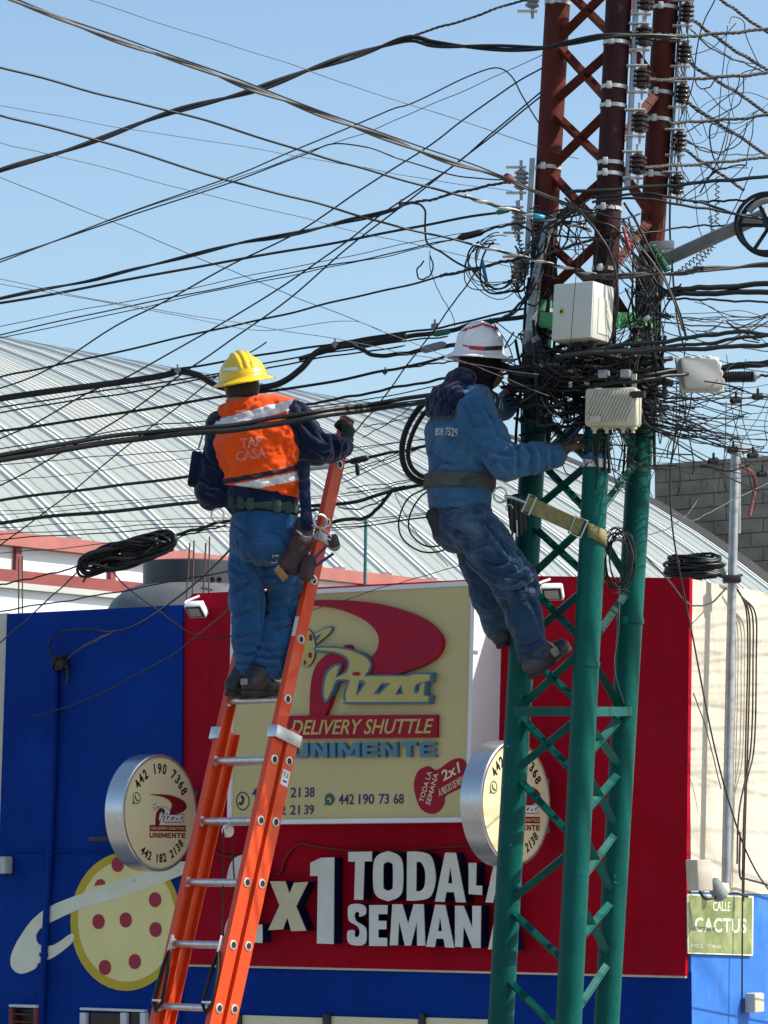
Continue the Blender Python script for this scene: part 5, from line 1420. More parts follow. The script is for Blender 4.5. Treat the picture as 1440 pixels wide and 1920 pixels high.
# --- cables leaving to the right
RT = [
 ('twisted black cable leaving the tower top to the right edge', [(1180, 62, 16.1), (1275, 68, 16.3), (1360, 62, 16.4), (1460, 53, 16.5)], 2.4, 'grip_rod_dull', 3),
 ('twisted cable to the right edge, second below the tower top', [(1215, 150, 16.1), (1270, 148, 16.3), (1360, 144, 16.4), (1460, 135, 16.5)], 2.4, 'grip_rod_dull', 3),
 ('twisted dark cable to the right edge, third below the tower top', [(1250, 231, 16.2), (1300, 228, 16.3), (1380, 223, 16.4), (1460, 213, 16.5)], 2.2, 'black_cable', 3),
 ('twisted dark cable to the right edge just above the pale arm', [(1205, 313, 16.1), (1290, 309, 16.3), (1370, 302, 16.4), (1460, 293, 16.5)], 2.2, 'grip_rod_dull', 3),
 ('grey stranded guy slanting down from the top right corner', [(1340, -12, 16.8), (1353, 0, 16.8), (1400, 34, 17), (1460, 76, 17.2)], 2.2, 'grip_rod_dull', 3),
 ('grey stranded guy slanting from the uppermost right insulator', [(1290, 30, 16.7), (1310, 46, 16.8), (1342, 69, 16.9), (1387, 100, 17.1), (1460, 144, 17.4)], 2.4, 'grip_rod_dull', 3),
 ('grey stranded guy slanting from the second right insulator', [(1284, 108, 16.7), (1304, 126, 16.8), (1344, 151, 16.9), (1387, 177, 17.1), (1460, 227, 17.4)], 2.4, 'grip_rod_dull', 3),
 ('grey stranded guy slanting from the third right insulator', [(1280, 186, 16.7), (1320, 214, 16.8), (1380, 252, 17.0), (1460, 306, 17.4)], 2.4, 'grip_rod_dull', 3),
 ('grey stranded guy slanting from the fourth right insulator to a pale clamp', [(1277, 275, 16.7), (1305, 296, 16.8), (1345, 322, 16.9), (1395, 356, 17.0)], 2.2, 'grip_rod_dull', 3),
 ('thick dark cable passing in front of the right red leg', [(1060, 362, 15.95), (1130, 356, 15.95), (1230, 350, 16.0), (1290, 345, 16.0), (1370, 337, 16.0), (1460, 330, 16.0)], 3.6, 'green_black_cable', 0),
 ('black cable sloping down to the cable reel, upper', [(1110, 372, 15.95), (1180, 364, 15.95), (1240, 366, 15.95), (1310, 380, 16.0), (1380, 400, 16.05), (1440, 412, 16.1)], 2.6, 'black_cable', 0),
 ('black cable sloping down to the cable reel, lower', [(1110, 380, 15.92), (1180, 371, 15.92), (1260, 381, 15.95), (1330, 393, 16.0), (1400, 405, 16.05), (1440, 414, 16.1)], 2.6, 'black_cable', 0),
 ('black cable reaching the reel from the right insulators', [(1300, 379, 16.3), (1340, 377, 16.3), (1400, 375, 16.2)], 2.2, 'black_cable', 0),
 ('grey spiral wrapped cable running right below the pale arm', [(1090, 520, 16.0), (1180, 516, 16.0), (1270, 512, 16.1), (1340, 503, 16.2), (1460, 496, 16.3)], 2.6, 'grip_rod_dull', 2),
 ('thick black conduit cable to the right edge, upper of the pair', [(1236, 548, 16.4), (1270, 543, 16.4), (1320, 540, 16.4), (1460, 531, 16.4)], 5.4, 'green_black_cable', 0),
 ('thick black conduit cable to the right edge, lower of the pair', [(1236, 553, 16.4), (1280, 551, 16.4), (1460, 547, 16.4)], 5.4, 'black_cable', 0),
 ('black cable under the thick conduit pair', [(1250, 560, 16.3), (1330, 562, 16.3), (1460, 568, 16.3)], 2.2, 'black_cable', 0),
 ('thin black cable arching over the pale arm', [(1190, 440, 16.3), (1270, 428, 16.4), (1320, 423, 16.4), (1370, 424, 16.4)], 1.8, 'black_cable', 0),
 ('thick black cable waving past the fibre terminal, uppermost', [(1060, 664, 15.95), (1160, 648, 15.95), (1230, 642, 15.95), (1290, 634, 15.95), (1345, 626, 15.95), (1390, 623, 15.95), (1460, 629, 15.95)], 4.2, 'green_black_cable', 0),
 ('thick black cable past the fibre terminal, middle', [(1040, 672, 15.9), (1160, 657, 15.9), (1280, 648, 15.9), (1340, 642, 15.9), (1400, 632, 15.9), (1460, 628, 15.9)], 3.4, 'black_cable', 0),
 ('thick black cable past the fibre terminal, lower', [(1040, 668, 15.85), (1160, 660, 15.85), (1280, 655, 15.85), (1380, 650, 15.85), (1460, 645, 15.85)], 4.4, 'black_cable', 0),
 ('very thick black cable behind the fibre terminal to the right edge', [(1220, 700, 16.35), (1300, 694, 16.35), (1370, 688, 16.35), (1460, 678, 16.35)], 6.6, 'green_black_cable', 0),
 ('black cable behind the ribbed amplifier running left of the tower', [(940, 728, 16.35), (1030, 718, 16.2), (1100, 712, 16.0), (1200, 704, 16.0), (1270, 694, 16.1)], 3.6, 'black_cable', 0),
 ('black cable below it passing the top of the ribbed amplifier', [(950, 752, 16.35), (1050, 742, 16.2), (1120, 724, 15.95), (1210, 712, 15.95), (1290, 700, 16.1)], 3.4, 'black_cable', 0),
 ('black cable leaving the splice closure to the right edge', [(1415, 705, 16.3), (1460, 703, 16.3)], 2.6, 'black_cable', 0),
 ('black cable looping from the top edge past the right insulators', [(1345, -10, 16.6), (1325, 30, 16.6), (1312, 65, 16.6), (1305, 105, 16.6), (1303, 145, 16.6), (1312, 165, 16.6), (1328, 165, 16.6), (1340, 150, 16.6)], 1.3, 'black_cable', 0),
 ('thin wire dropping from the top edge beside the right leg', [(1303, -10, 16.5), (1292, 30, 16.5), (1290, 80, 16.5), (1302, 125, 16.5), (1298, 160, 16.5), (1285, 200, 16.5), (1270, 235, 16.5)], 1.2, 'black_cable', 0),
 ('jumper wire hanging in a bow between the right guys', [(1296, 55, 16.5), (1320, 80, 16.6), (1350, 100, 16.7), (1378, 112, 16.8), (1400, 120, 16.9), (1440, 138, 17)], 1.5, 'black_cable', 0),
 ('loose jumper bowed between the second and third right cables', [(1394, 146, 16.5), (1393, 175, 16.5), (1380, 200, 16.5), (1340, 220, 16.5), (1285, 248, 16.5)], 1.2, 'black_cable', 0),
 ('loose jumper bowed below the third right cable', [(1402, 228, 16.5), (1392, 260, 16.5), (1370, 280, 16.5), (1340, 284, 16.5), (1310, 275, 16.5), (1280, 262, 16.5)], 1.2, 'black_cable', 0),
 ('curved black jumper from the third right cable down to the fourth', [(1350, 228, 16.5), (1333, 236, 16.5), (1331, 260, 16.5), (1335, 285, 16.5), (1345, 310, 16.5), (1352, 318, 16.5)], 1.6, 'black_cable', 0),
 ('black jumper with a small sleeve right of the insulators', [(1284, 260, 16.6), (1320, 283, 16.7), (1370, 290, 16.8), (1425, 289, 16.9)], 1.3, 'black_cable', 0),
 ('black tail bending over above the thick dark cable', [(1312, 362, 16.5), (1325, 340, 16.5), (1340, 322, 16.5), (1365, 314, 16.5), (1400, 308, 16.5)], 1.6, 'black_cable', 0),
 ('long black drop cable hanging in front of crimson and white walls', [(1268, 800, 17), (1256, 900, 17.4), (1262, 1000, 17.8), (1280, 1100, 18), (1300, 1200, 18), (1335, 1380, 18), (1375, 1530, 18.2), (1415, 1630, 18.4), (1460, 1690, 18.8)], 1.7, 'brown_cable', 0),
 ('black cable slung from the tower to the clamp on the service pole', [(1205, 1040, 16.8), (1240, 1072, 17.4), (1280, 1122, 18), (1310, 1137, 18.5), (1340, 1125, 19), (1365, 1100, 19.4)], 1.8, 'brown_cable', 0),
 ('grey wire from the roof edge to the tower above the coil', [(1260, 960, 17.2), (1300, 975, 17.8), (1350, 950, 18.4), (1440, 905, 19)], 1.0, 'grey_cable', 0),
 ('thin wire angling down across the pale roof right of the tower', [(1200, 1010, 17), (1262, 985, 17.5), (1300, 950, 18), (1330, 900, 18)], 1.0, 'grey_cable', 0),
]
for lab, pts, r_, m_, tw_ in RT: C(lab, pts, r_, m_, tw_)
C('loose grey wire tail looping down the white side wall', [(1300, 1300, 18.6), (1322, 1360, 18.9), (1340, 1430, 19.0), (1352, 1480, 19.05)], 1.2, 'grey_cable')
for i, (x0, x1, x2, ye) in enumerate(((1392, 1404, 1398, 1690), (1398, 1410, 1386, 1620), (1390, 1400, 1396, 1640), (1394, 1416, 1395, 1900))):
    q = [SID.w(*SID.px(x, y, .06), .06) for x, y in ((1376, 1095), (1390, 1118), (x1, 1150), (x1 + 2, 1230), (x1 - 2, 1400), (x2, 1520), (x2 - 4, ye))]
    tag(MB().tube(spline(q, 8), .0055, 6).build('drop_wire', 'brown_cable', angle=180), ['dark drop wire down the white wall ending by the green sign, first from the pole', 'dark drop wire down the white wall with a hooked lower end', 'dark drop wire down the white wall, straightest of the four', 'dark drop wire down the white wall reaching the beige junction box'][i], 'wire', 'drop wires on the side wall')
q = [SID.w(*SID.px(x, y, .05), .05) for x, y in ((1388, 1560), (1387, 1640), (1400, 1648), (1425, 1655), (1470, 1668))]
tag(MB().tube(spline(q, 6), .006, 6).build('drop_wire', 'brown_cable', angle=180), 'dark wire bending right along the paint line of the side wall', 'wire')

# fan of thin drops right of the tower
rnd = random.Random(11)
fan = [(742, 742), (760, 790), (770, 830), (775, 862), (790, 905), (795, 826), (866, 868), (850, 880), (735, 720), (725, 765), (745, 815), (780, 800), (790, 770), (815, 812), (800, 850), (700, 742), (612, 660), (600, 612), (640, 690), (585, 610), (650, 700), (780, 940), (830, 900), (870, 900)]
for i, (y0, y1) in enumerate(fan):
    Y0 = 16.2 + rnd.uniform(-.2, .5)
    C('thin dark drop wire fanning out to the right edge from the tower', [(1190 + rnd.uniform(-15, 25), y0, Y0), (1280, y0 + (y1 - y0) * .33 + 4, Y0 + .2), (1360, y0 + (y1 - y0) * .66 + 5, Y0 + .5), (1460, y1, Y0 + .9)], rnd.choice((.8, 1.0, 1.2, 1.6)), rnd.choice(('black_cable', 'black_cable', 'brown_cable')), group='thin drop wires fanning right')
for i in range(9):
    x0 = rnd.uniform(1255, 1400); x1 = x0 + rnd.uniform(-70, 60); y0 = rnd.uniform(640, 760); y1 = rnd.uniform(850, 960); Y0 = rnd.uniform(16.1, 16.7)
    C('thin dark wire hanging steeply through the fan right of the tower', [(x0, y0, Y0), (x0 + (x1 - x0) * .2 + rnd.uniform(-12, 12), y0 + (y1 - y0) * .4, Y0), (x1 + rnd.uniform(-10, 10), y1 - 30, Y0), (x1, y1, Y0)], rnd.choice((.8, 1.0, 1.3)), 'black_cable', group='wires hanging in the fan')
for i, (x, y) in enumerate(((1380, 752), (1421, 745), (1375, 845), (1430, 890), (1412, 855), (1338, 866))):
    c = U(x, y, 16.6)
    mb = MB(); mb.lathe(c - Vector((.03, 0, 0)), (1, .2, .15), [(0, .006), (.01, .016), (.05, .018), (.06, .008)], 10); mb.box(c + Vector((0, 0, .025)), Vector((.006, 0, 0)), Vector((0, .01, 0)), Vector((0, 0, .02)), .003)
    tag(mb.build('drop_clamp', 'dark_metal'), 'small dark clamp on a drop wire right of the tower', 'clamp', 'small clamps in the drop wires')
# coiled preformed wires (curly tails)
def helix(label, A, B, turns, rpx, m='grey_cable', thick=.0032):
    A, B = U(*A), U(*B); d = B - A; n1 = d.cross(Vector((0, 1, .2))).normalized(); n2 = d.cross(n1).normalized()
    r = rpx * 16.4 / FPX; N = turns * 14
    pts = [A + d * (i / N) + n1 * r * math.cos(2 * math.pi * turns * i / N) + n2 * r * math.sin(2 * math.pi * turns * i / N) for i in range(N + 1)]
    return tag(MB().tube(pts, thick, 5).build('curly_wire', m, angle=180), label, 'wire')
helix('curly wire hanging straight down above the pale arm', (1346, 330, 16.5), (1344, 420, 16.5), 9, 4)
helix('curly wire hanging beside the pale arm, nearer the tower', (1332, 405, 16.5), (1338, 438, 16.5), 5, 4)
helix('curly wire trailing down-left below the pale arm, upper one', (1340, 455, 16.5), (1272, 512, 16.5), 10, 4.5)
helix('curly wire trailing down-left below the pale arm, lower one', (1338, 462, 16.5), (1296, 512, 16.5), 8, 4.0)
helix('curly wire left of the red leg beside the pale insulators', (963, 425, 16.4), (985, 480, 16.4), 8, 5)
helix('curly wire close to the conduit on the left leg', (1005, 385, 16.35), (1000, 445, 16.35), 7, 5)

# coils of loose wire left of the tower
cw = thing('loose_wire_coil', 'ragged hanging coil of thin black wires left of the tower', 'wire coil', U(925, 550, 16.4))
for i in range(9):
    rx = rnd.uniform(.09, .15); rz = rnd.uniform(.10, .15); ctr = U(928 + rnd.uniform(-14, 18), 497 + rnd.uniform(-12, 12), 16.4 + rnd.uniform(-.06, .06))
    a0 = rnd.uniform(1.2, 2.2); pts = [ctr + Vector((rx * math.cos(a0 + a), .02 * math.sin(3 * a + i), rz * math.sin(a0 + a) + .02 * math.sin(2 * a + i))) for a in np.linspace(0, rnd.uniform(3.4, 5.6), 26)]
    MB().tube(pts, rnd.choice((.0024, .003, .005)), 5).build('turn', 'black_cable', cw, angle=180)
MB().tube([U(904, 490, 16.36), U(912, 528, 16.36)], .009, 8).build('blue_sleeve', 'blue_tape', cw)
C('thick cable tail curving under the loose wires into the tower', [(935, 548, 16.45), (975, 545, 16.5), (995, 530, 16.5), (1008, 500, 16.45)], 2.4)
C('black cable bending down past the conduit to the bundle', [(1002, 520, 16.4), (990, 548, 16.4), (965, 580, 16.4), (930, 605, 16.5)], 2.6)
C('second black cable bending down past the conduit', [(1006, 530, 16.38), (985, 565, 16.4), (955, 592, 16.45), (900, 612, 16.5)], 2.0)
C('dark cable arch feeding the tubular splice from the tower', [(905, 436, 16.45), (940, 424, 16.45), (975, 422, 16.4), (1000, 440, 16.4), (1012, 480, 16.4)], 2.4)
C('small cable loop dangling under the loose tail', [(795, 490, 16.35), (782, 505, 16.35), (786, 522, 16.35), (803, 520, 16.35), (812, 500, 16.35), (806, 478, 16.35)], 1.5)
# coil hanging between the green legs
hc = thing('hanging_wire_coil', 'black wire coil hanging between the middle and right green legs', 'wire coil', U(1160, 1115, 16.3))
for i in range(12):
    rx = rnd.uniform(.05, .085); rz = rnd.uniform(.10, .15); ctr = U(1160 + rnd.uniform(-8, 8), 1052 + rnd.uniform(-10, 10), 16.3 + rnd.uniform(-.05, .05))
    pts = [ctr + Vector((rx * math.cos(a), .015 * math.sin(2 * a + i), rz * math.sin(a))) for a in np.linspace(0, 6.283, 33)[:-1]]
    MB().tube(pts, .0028, 5, closed=True).build('turn', 'black_cable', hc, angle=180)
MB().tube(spline([U(1152, 1010, 16.28), U(1158, 1000, 16.25), U(1170, 1004, 16.28)]), .006, 6).build('tie', 'black_cable', hc)
C('thin wire hanging from the coil down to a white tag', [(1162, 1100, 16.3), (1160, 1180, 16.3), (1152, 1250, 16.3), (1170, 1320, 16.35)], .8, 'grey_cable')
# coil lying on the parapet
pc = thing('parapet_cable_coil', 'heavy black coil of cable lying on the corner parapet', 'cable coil', U(1300, 1085, 19.3))
ctr = U(1302, 1062, 19.35)
for i in range(26):
    rr = .128 + rnd.uniform(-.028, .03); h = rnd.uniform(-.055, .055)
    pts = [ctr + Vector((rr * 1.12 * math.cos(a), rr * math.sin(a) * .9, h + .018 * math.sin(a + rnd.uniform(-.3, .3)) + .012 * math.cos(2 * a + i))) for a in np.linspace(0, 6.283, 41)[:-1]]
    MB().tube(pts, .009, 6, closed=True).build('turn', 'black_cable', pc, angle=180)
MB().tube(spline([ctr + Vector((.1, -.05, -.04)), ctr + Vector((.16, -.08, -.07)), ctr + Vector((.22, -.05, -.06)), ctr + Vector((.27, 0, -.05))]), .008, 6).build('tail', 'black_cable', pc)

# vertical cables on the tower and jumper loops in front of it
VT = [
 ('thick black cable bowing down in front of the equipment cabinet', [(1060, 372, 15.95), (1095, 405, 15.8), (1130, 450, 15.75), (1152, 500, 15.75), (1158, 560, 15.75), (1150, 620, 15.78), (1135, 660, 15.8)], 2.6, 'black_cable'),
 ('thin wire dangling in front of the equipment cabinet door', [(1090, 400, 15.75), (1085, 470, 15.75), (1078, 540, 15.75), (1070, 640, 15.75)], .7, 'black_cable'),
 ('black cable hanging to the right of the middle leg past the red leg', [(1170, 380, 15.95), (1200, 430, 15.95), (1225, 480, 15.95), (1250, 530, 16), (1275, 590, 16.1), (1288, 640, 16.1)], 2.6, 'black_cable'),
 ('brown-grey cable curving between middle and right leg', [(1165, 415, 15.95), (1190, 450, 15.95), (1230, 500, 15.95), (1262, 560, 16), (1280, 620, 16.1)], 1.8, 'grey_cable'),
 ('black cable arching between middle and right leg, inner', [(1160, 440, 15.95), (1180, 480, 15.95), (1200, 505, 15.95), (1250, 515, 16)], 1.6, 'black_cable'),
 ('black riser running down the back of the right leg', [(1262, 200, 16.75), (1258, 330, 16.75), (1256, 430, 16.75), (1262, 520, 16.75), (1270, 600, 16.7), (1282, 650, 16.6)], 2.0, 'black_cable'),
 ('black cable drooping left of the cabinet from the red braces', [(1010, 395, 16.2), (1055, 420, 16.1), (1090, 455, 16.05), (1092, 490, 16.05), (1078, 505, 16.05)], 1.8, 'black_cable'),
 ('black cable crossing the tower under the red braces', [(1000, 440, 16.1), (1050, 410, 15.95), (1110, 400, 15.9), (1170, 410, 15.9), (1200, 400, 16)], 1.8, 'black_cable'),
 ('stranded grip crossing behind the cabinet top', [(1020, 480, 16.2), (1060, 465, 16.1), (1110, 450, 16.05), (1150, 452, 16.0)], 2.0, 'grip_rod_dull'),
 ('red taped cable section between middle and right leg', [(1168, 425, 15.92), (1174, 445, 15.92), (1180, 465, 15.92)], 3.2, 'red_tape'),
]
for lab, pts, r_, m_ in VT: C(lab, pts, r_, m_, 3 if 'strand' in lab else 0)

# countless short wires knotted round the tower: one mass
tg = MB()
rnd = random.Random(21)
def web(n, nodes, Y0, Y1, dmin, dmax, sag, rr, flat=0.0):
    """wires slung from fixing point to fixing point"""
    k = 0; tries = 0
    while k < n and tries < n * 40:
        tries += 1
        a, b = rnd.choice(nodes), rnd.choice(nodes)
        d = math.hypot(a[0] - b[0], a[1] - b[1])
        if d < dmin or d > dmax or abs(a[0] - b[0]) < flat * abs(a[1] - b[1]): continue
        k += 1
        Ya, Yb = rnd.uniform(Y0, Y1), rnd.uniform(Y0, Y1)
        j = lambda s_: rnd.gauss(0, s_)
        s1 = abs(j(sag)) * (1 if rnd.random() < .8 else -1)
        pts = [(a[0] + j(5), a[1] + j(4), Ya)]
        for t in (.25, .5, .75):
            pts.append((a[0] + (b[0] - a[0]) * t + j(d * .03), a[1] + (b[1] - a[1]) * t + s1 * 4 * t * (1 - t) + j(d * .02), Ya + (Yb - Ya) * t))
        pts.append((b[0] + j(5), b[1] + j(4), Yb))
        tg.tube(spline([U(*p) for p in pts], 6), rnd.choice(rr), 4, caps=False)
rn = rnd
core = [(rn.uniform(965, 1250), rn.gauss(705, 38)) for _ in range(60)]
upper = [(rn.uniform(985, 1230), rn.gauss(412, 28)) for _ in range(30)] + [(rn.uniform(1180, 1270), rn.uniform(470, 640)) for _ in range(20)]
right = [(rn.uniform(1250, 1450), rn.uniform(690, 880)) for _ in range(26)] + core[:14]
low = [(rn.uniform(1100, 1225), rn.uniform(780, 940)) for _ in range(16)] + core[:10]
left = [(rn.uniform(905, 1010), rn.uniform(590, 770)) for _ in range(16)] + core[10:20]
topr = [(rn.uniform(1258, 1300), y) for y in (25, 70, 101, 150, 177, 230, 267, 310, 347, 380)]
hang = [(rn.uniform(950, 1030), rn.uniform(370, 560)) for _ in range(14)]
web(210, core, 15.95, 16.7, 40, 260, 14, (.002, .003, .004, .006, .009))
web(60, core, 15.9, 16.4, 20, 120, 40, (.002, .0025, .003))
web(70, upper, 15.95, 16.6, 30, 200, 16, (.002, .003, .005))
web(64, right, 16.0, 16.8, 90, 340, 10, (.002, .0025, .003, .004), 2.2)
web(10, right, 16.0, 16.8, 60, 160, 18, (.002, .0025))
web(50, low, 15.95, 16.6, 30, 170, 22, (.002, .0025, .003))
web(40, left, 16.45, 16.8, 30, 200, 12, (.003, .005, .008))
web(18, topr, 16.5, 16.75, 30, 130, 26, (.002, .0025))
tr2 = topr + [(rn.uniform(1310, 1450), rn.uniform(30, 430)) for _ in range(16)]
web(26, tr2, 16.5, 17.0, 60, 190, 30, (.002, .0025, .003))
web(14, [(1300, 560), (1360, 600), (1440, 590), (1290, 620), (1330, 650), (1430, 640), (1240, 590)], 16.1, 16.7, 60, 220, 14, (.002, .003, .004))
web(26, hang, 16.35, 16.6, 30, 130, 24, (.002, .003, .004))
web(50, upper[30:] + core[30:45], 15.95, 16.6, 40, 200, 16, (.002, .003, .005))
for (x0, y0, x1, y1, r_) in ((955, 700, 1260, 716, .016), (948, 690, 1240, 678, .012), (960, 735, 1250, 700, .014), (950, 722, 1230, 738, .010), (1000, 655, 1260, 672, .012), (960, 760, 1110, 752, .012), (965, 785, 1090, 800, .008), (1000, 600, 1010, 800, .008), (1210, 560, 1235, 720, .010)):
    tg.tube(wig(spline([U(x0, y0, 16.25), U((x0 + x1) / 2, (y0 + y1) / 2 + 4, 16.05), U(x1, y1, 16.2)], 10), .006, x0), r_, 7)
# cables running down and round the legs through the knot
for k_, n_ in (('A', 9), ('B', 8), ('C', 7)):
    for q_ in range(n_):
        ya, yb = rnd.uniform(400, 560), rnd.uniform(740, 900)
        ph = rnd.uniform(-2.6, -.5); dr_ = rnd.uniform(-1.2, 1.2); rr_ = LR + rnd.uniform(.008, .03)
        pts = []
        for i in range(14):
            t = i / 13; p_ = legp(k_, ya + (yb - ya) * t); a_ = ph + dr_ * t + .25 * math.sin(6 * t + q_)
            pts.append(p_ + Vector((math.cos(a_) * rr_, math.sin(a_) * rr_, 0)))
        tg.tube(pts, rnd.choice((.004, .006, .008)), 5, caps=False)
    for q_ in range(7):
        y_ = rnd.uniform(620, 850); p_ = legp(k_, y_); rr_ = LR + .008; tl_ = rnd.uniform(-.3, .3)
        tg.tube([p_ + Vector((math.cos(a_) * rr_, math.sin(a_) * rr_, math.cos(a_) * tl_ * .1 + rnd.uniform(-.002, .002))) for a_ in np.linspace(0, 6.1, 18)], rnd.choice((.003, .005, .007)), 5, caps=False)
tag(tg.build('wire_tangle', 'black_cable', angle=180), 'dense tangle of thin black wires knotted round the tower at working height', 'wires', kind='stuff')
hw = MB()
rnd = random.Random(22)
for _ in range(26):
    c = U(rnd.uniform(1000, 1250), rnd.gauss(700, 45), rnd.uniform(15.95, 16.5))
    a = rnd.uniform(0, 3.1); s = rnd.uniform(.006, .016)
    hw.box(c, Vector((math.cos(a) * s * 1.6, 0, math.sin(a) * s * 1.6)), Vector((0, s, 0)), Vector((-math.sin(a) * s, 0, math.cos(a) * s)), s * .2)
tag(hw.build('clamp_hardware', 'galvanised_dull'), 'scattered small grey clamps and bolts among the wires on the tower', 'hardware', kind='stuff')
# crossarm behind the worker's head
xa = thing('strand_bracket', 'weathered steel cable bracket fixed across the tower beside the white helmet', 'bracket', U(1000, 720, 16.3))
MB().bar(U(955, 705, 16.35), U(1085, 715, 16.2), .05, .06, bev=.006).build('beam', 'tar_or_shade', xa)
MB().tube([U(1055, 690, 16.1), U(1085, 702, 16.1)], .022, 12).build('pipe', 'grip_rod', xa)
MB().box(U(1030, 690, 16.15), Vector((.05, 0, 0)), Vector((0, .03, 0)), Vector((0, 0, .022)), .006).build('clamp', 'galvanised_dull', xa)

# ------------------------------------------------------------------ organic surfaces: distance field -> mesh
class Field:
    def __init__(s, lo, hi, h):
        s.h = h; s.lo = np.array(lo, float)
        s.n = np.ceil((np.array(hi) - s.lo) / h).astype(int) + 1
        s.ax = [s.lo[i] + h * np.arange(s.n[i]) for i in range(3)]
        s.D = np.full(tuple(s.n), 0.08, np.float32)
    def sl(s, lo, hi):
        a = np.maximum(0, np.floor((np.array(lo) - s.lo) / s.h).astype(int)); b = np.minimum(s.n, np.ceil((np.array(hi) - s.lo) / s.h).astype(int) + 1)
        if np.any(b <= a): return None
        return tuple(slice(int(a[i]), int(b[i])) for i in range(3))
    def pts(s, sl):
        X, Y, Z = np.meshgrid(s.ax[0][sl[0]], s.ax[1][sl[1]], s.ax[2][sl[2]], indexing='ij')
        return np.stack([X, Y, Z], -1)
    def put(s, sl, d, k, sub=False):
        D = s.D[sl]; d = d.astype(np.float32)
        if sub: d = -d; s.D[sl] = smax(D, d, k)
        else: s.D[sl] = smin(D, d, k)
    def caps(s, a, b, ra, rb, k=.02, sub=False):
        a, b = np.array(a), np.array(b); m = max(ra, rb) + .05
        sl = s.sl(np.minimum(a, b) - m, np.maximum(a, b) + m)
        if sl is None: return
        P = s.pts(sl); ba = b - a; L = float(ba @ ba) + 1e-12
        t = np.clip(((P - a) @ ba) / L, 0, 1)
        d = np.linalg.norm(P - a - t[..., None] * ba, axis=-1) - (ra + (rb - ra) * t)
        s.put(sl, d, k, sub)
    def chain(s, pts, rs, k=.02, sub=False):
        for i in range(len(pts) - 1): s.caps(pts[i], pts[i + 1], rs[i], rs[i + 1], k, sub)
    def slab(s, a, b, lat, ra, rb, k=.02, sub=False):
        """tapered segment of elliptical section: ra, rb = (lateral, front) radii"""
        a, b = np.array(a), np.array(b); lat = np.array(lat, float)
        ba = b - a; L = np.linalg.norm(ba); w = ba / L
        lat = lat - w * (lat @ w); lat /= np.linalg.norm(lat); fr = np.cross(w, lat)
        m = max(ra + rb) + .05
        sl = s.sl(np.minimum(a, b) - m, np.maximum(a, b) + m)
        if sl is None: return
        P = s.pts(sl) - a
        t = np.clip((P @ w) / L, 0, 1); ex = (P @ w) - t * L
        rx = ra[0] + (rb[0] - ra[0]) * t; ry = ra[1] + (rb[1] - ra[1]) * t
        rm = np.minimum(rx, ry)
        q = np.sqrt(((P @ lat) / rx) ** 2 + ((P @ fr) / ry) ** 2 + (ex / rm) ** 2)
        s.put(sl, (q - 1) * rm, k, sub)
    def ellipsoid(s, c, axes, rad, k=.02, sub=False):
        c = np.array(c); A = np.array([np.array(a) / np.linalg.norm(a) for a in axes]); m = max(rad) + .05
        sl = s.sl(c - m, c + m)
        if sl is None: return
        P = (s.pts(sl) - c) @ A.T / np.array(rad)
        q = np.linalg.norm(P, axis=-1)
        s.put(sl, (q - 1) * min(rad), k, sub)
    def cut(s, p, n, k=.003):
        """keep the side the normal points to"""
        n = np.array(n, float); n /= np.linalg.norm(n)
        sl = tuple(slice(0, int(v)) for v in s.n)
        X = (s.ax[0] - p[0])[:, None, None] * n[0] + (s.ax[1] - p[1])[None, :, None] * n[1] + (s.ax[2] - p[2])[None, None, :] * n[2]
        s.D = smax(s.D, (-X).astype(np.float32), k)
    def wrinkle(s, amp, freq, seed, dirs=None, fold=1.0, centre=None, rad=None):
        mask = np.abs(s.D) < .03
        idx = np.nonzero(mask)
        P = np.stack([s.ax[i][idx[i]] for i in range(3)], -1)
        w = fabric(P, freq, seed, dirs, fold)
        if centre is not None:
            g = np.zeros(len(P))
            for c, r in zip(centre, rad): g = np.maximum(g, np.exp(-((np.linalg.norm(P - np.array(c), axis=1) / r) ** 2)))
            w = w * (.30 + .70 * g)
        s.D[idx] += (amp * w).astype(np.float32)
    def mesh(s):
        return surface_nets(s.D, s.lo, s.h)
def smin(a, b, k):
    if k <= 0: return np.minimum(a, b)
    h = np.maximum(k - np.abs(a - b), 0) / k
    return np.minimum(a, b) - h * h * k * .25
def smax(a, b, k): return -smin(-a, -b, k)
def fabric(P, freq, seed, dirs=None, fold=1.0):
    r = np.random.RandomState(seed)
    out = np.zeros(len(P)); tot = 0
    for o in range(3):
        f = freq * 1.9 ** o
        for j in range(3):
            d = r.normal(size=3) if dirs is None else np.array(dirs[r.randint(len(dirs))]) + r.normal(size=3) * .35
            d /= np.linalg.norm(d); e = np.cross(d, r.normal(size=3)); e /= np.linalg.norm(e)
            ph = r.uniform(0, 6.28, 3)
            warp = .9 * np.sin(f * .55 * (P @ e) * 6.28 + ph[1]) + .6 * np.sin(f * .31 * (P @ d) * 6.28 + ph[2])
            w = np.sin(f * (P @ d) * 6.28 + warp * fold * 1.6 + ph[0])
            w = 1 - 2 * np.abs(w) ** .75        # rounded folds with sharp valleys
            am = .58 ** o * (.5 + .5 * np.sin(f * .27 * (P @ e) * 6.28 + ph[0] * 2))
            out += w * am; tot += .58 ** o * .6
    return out / tot
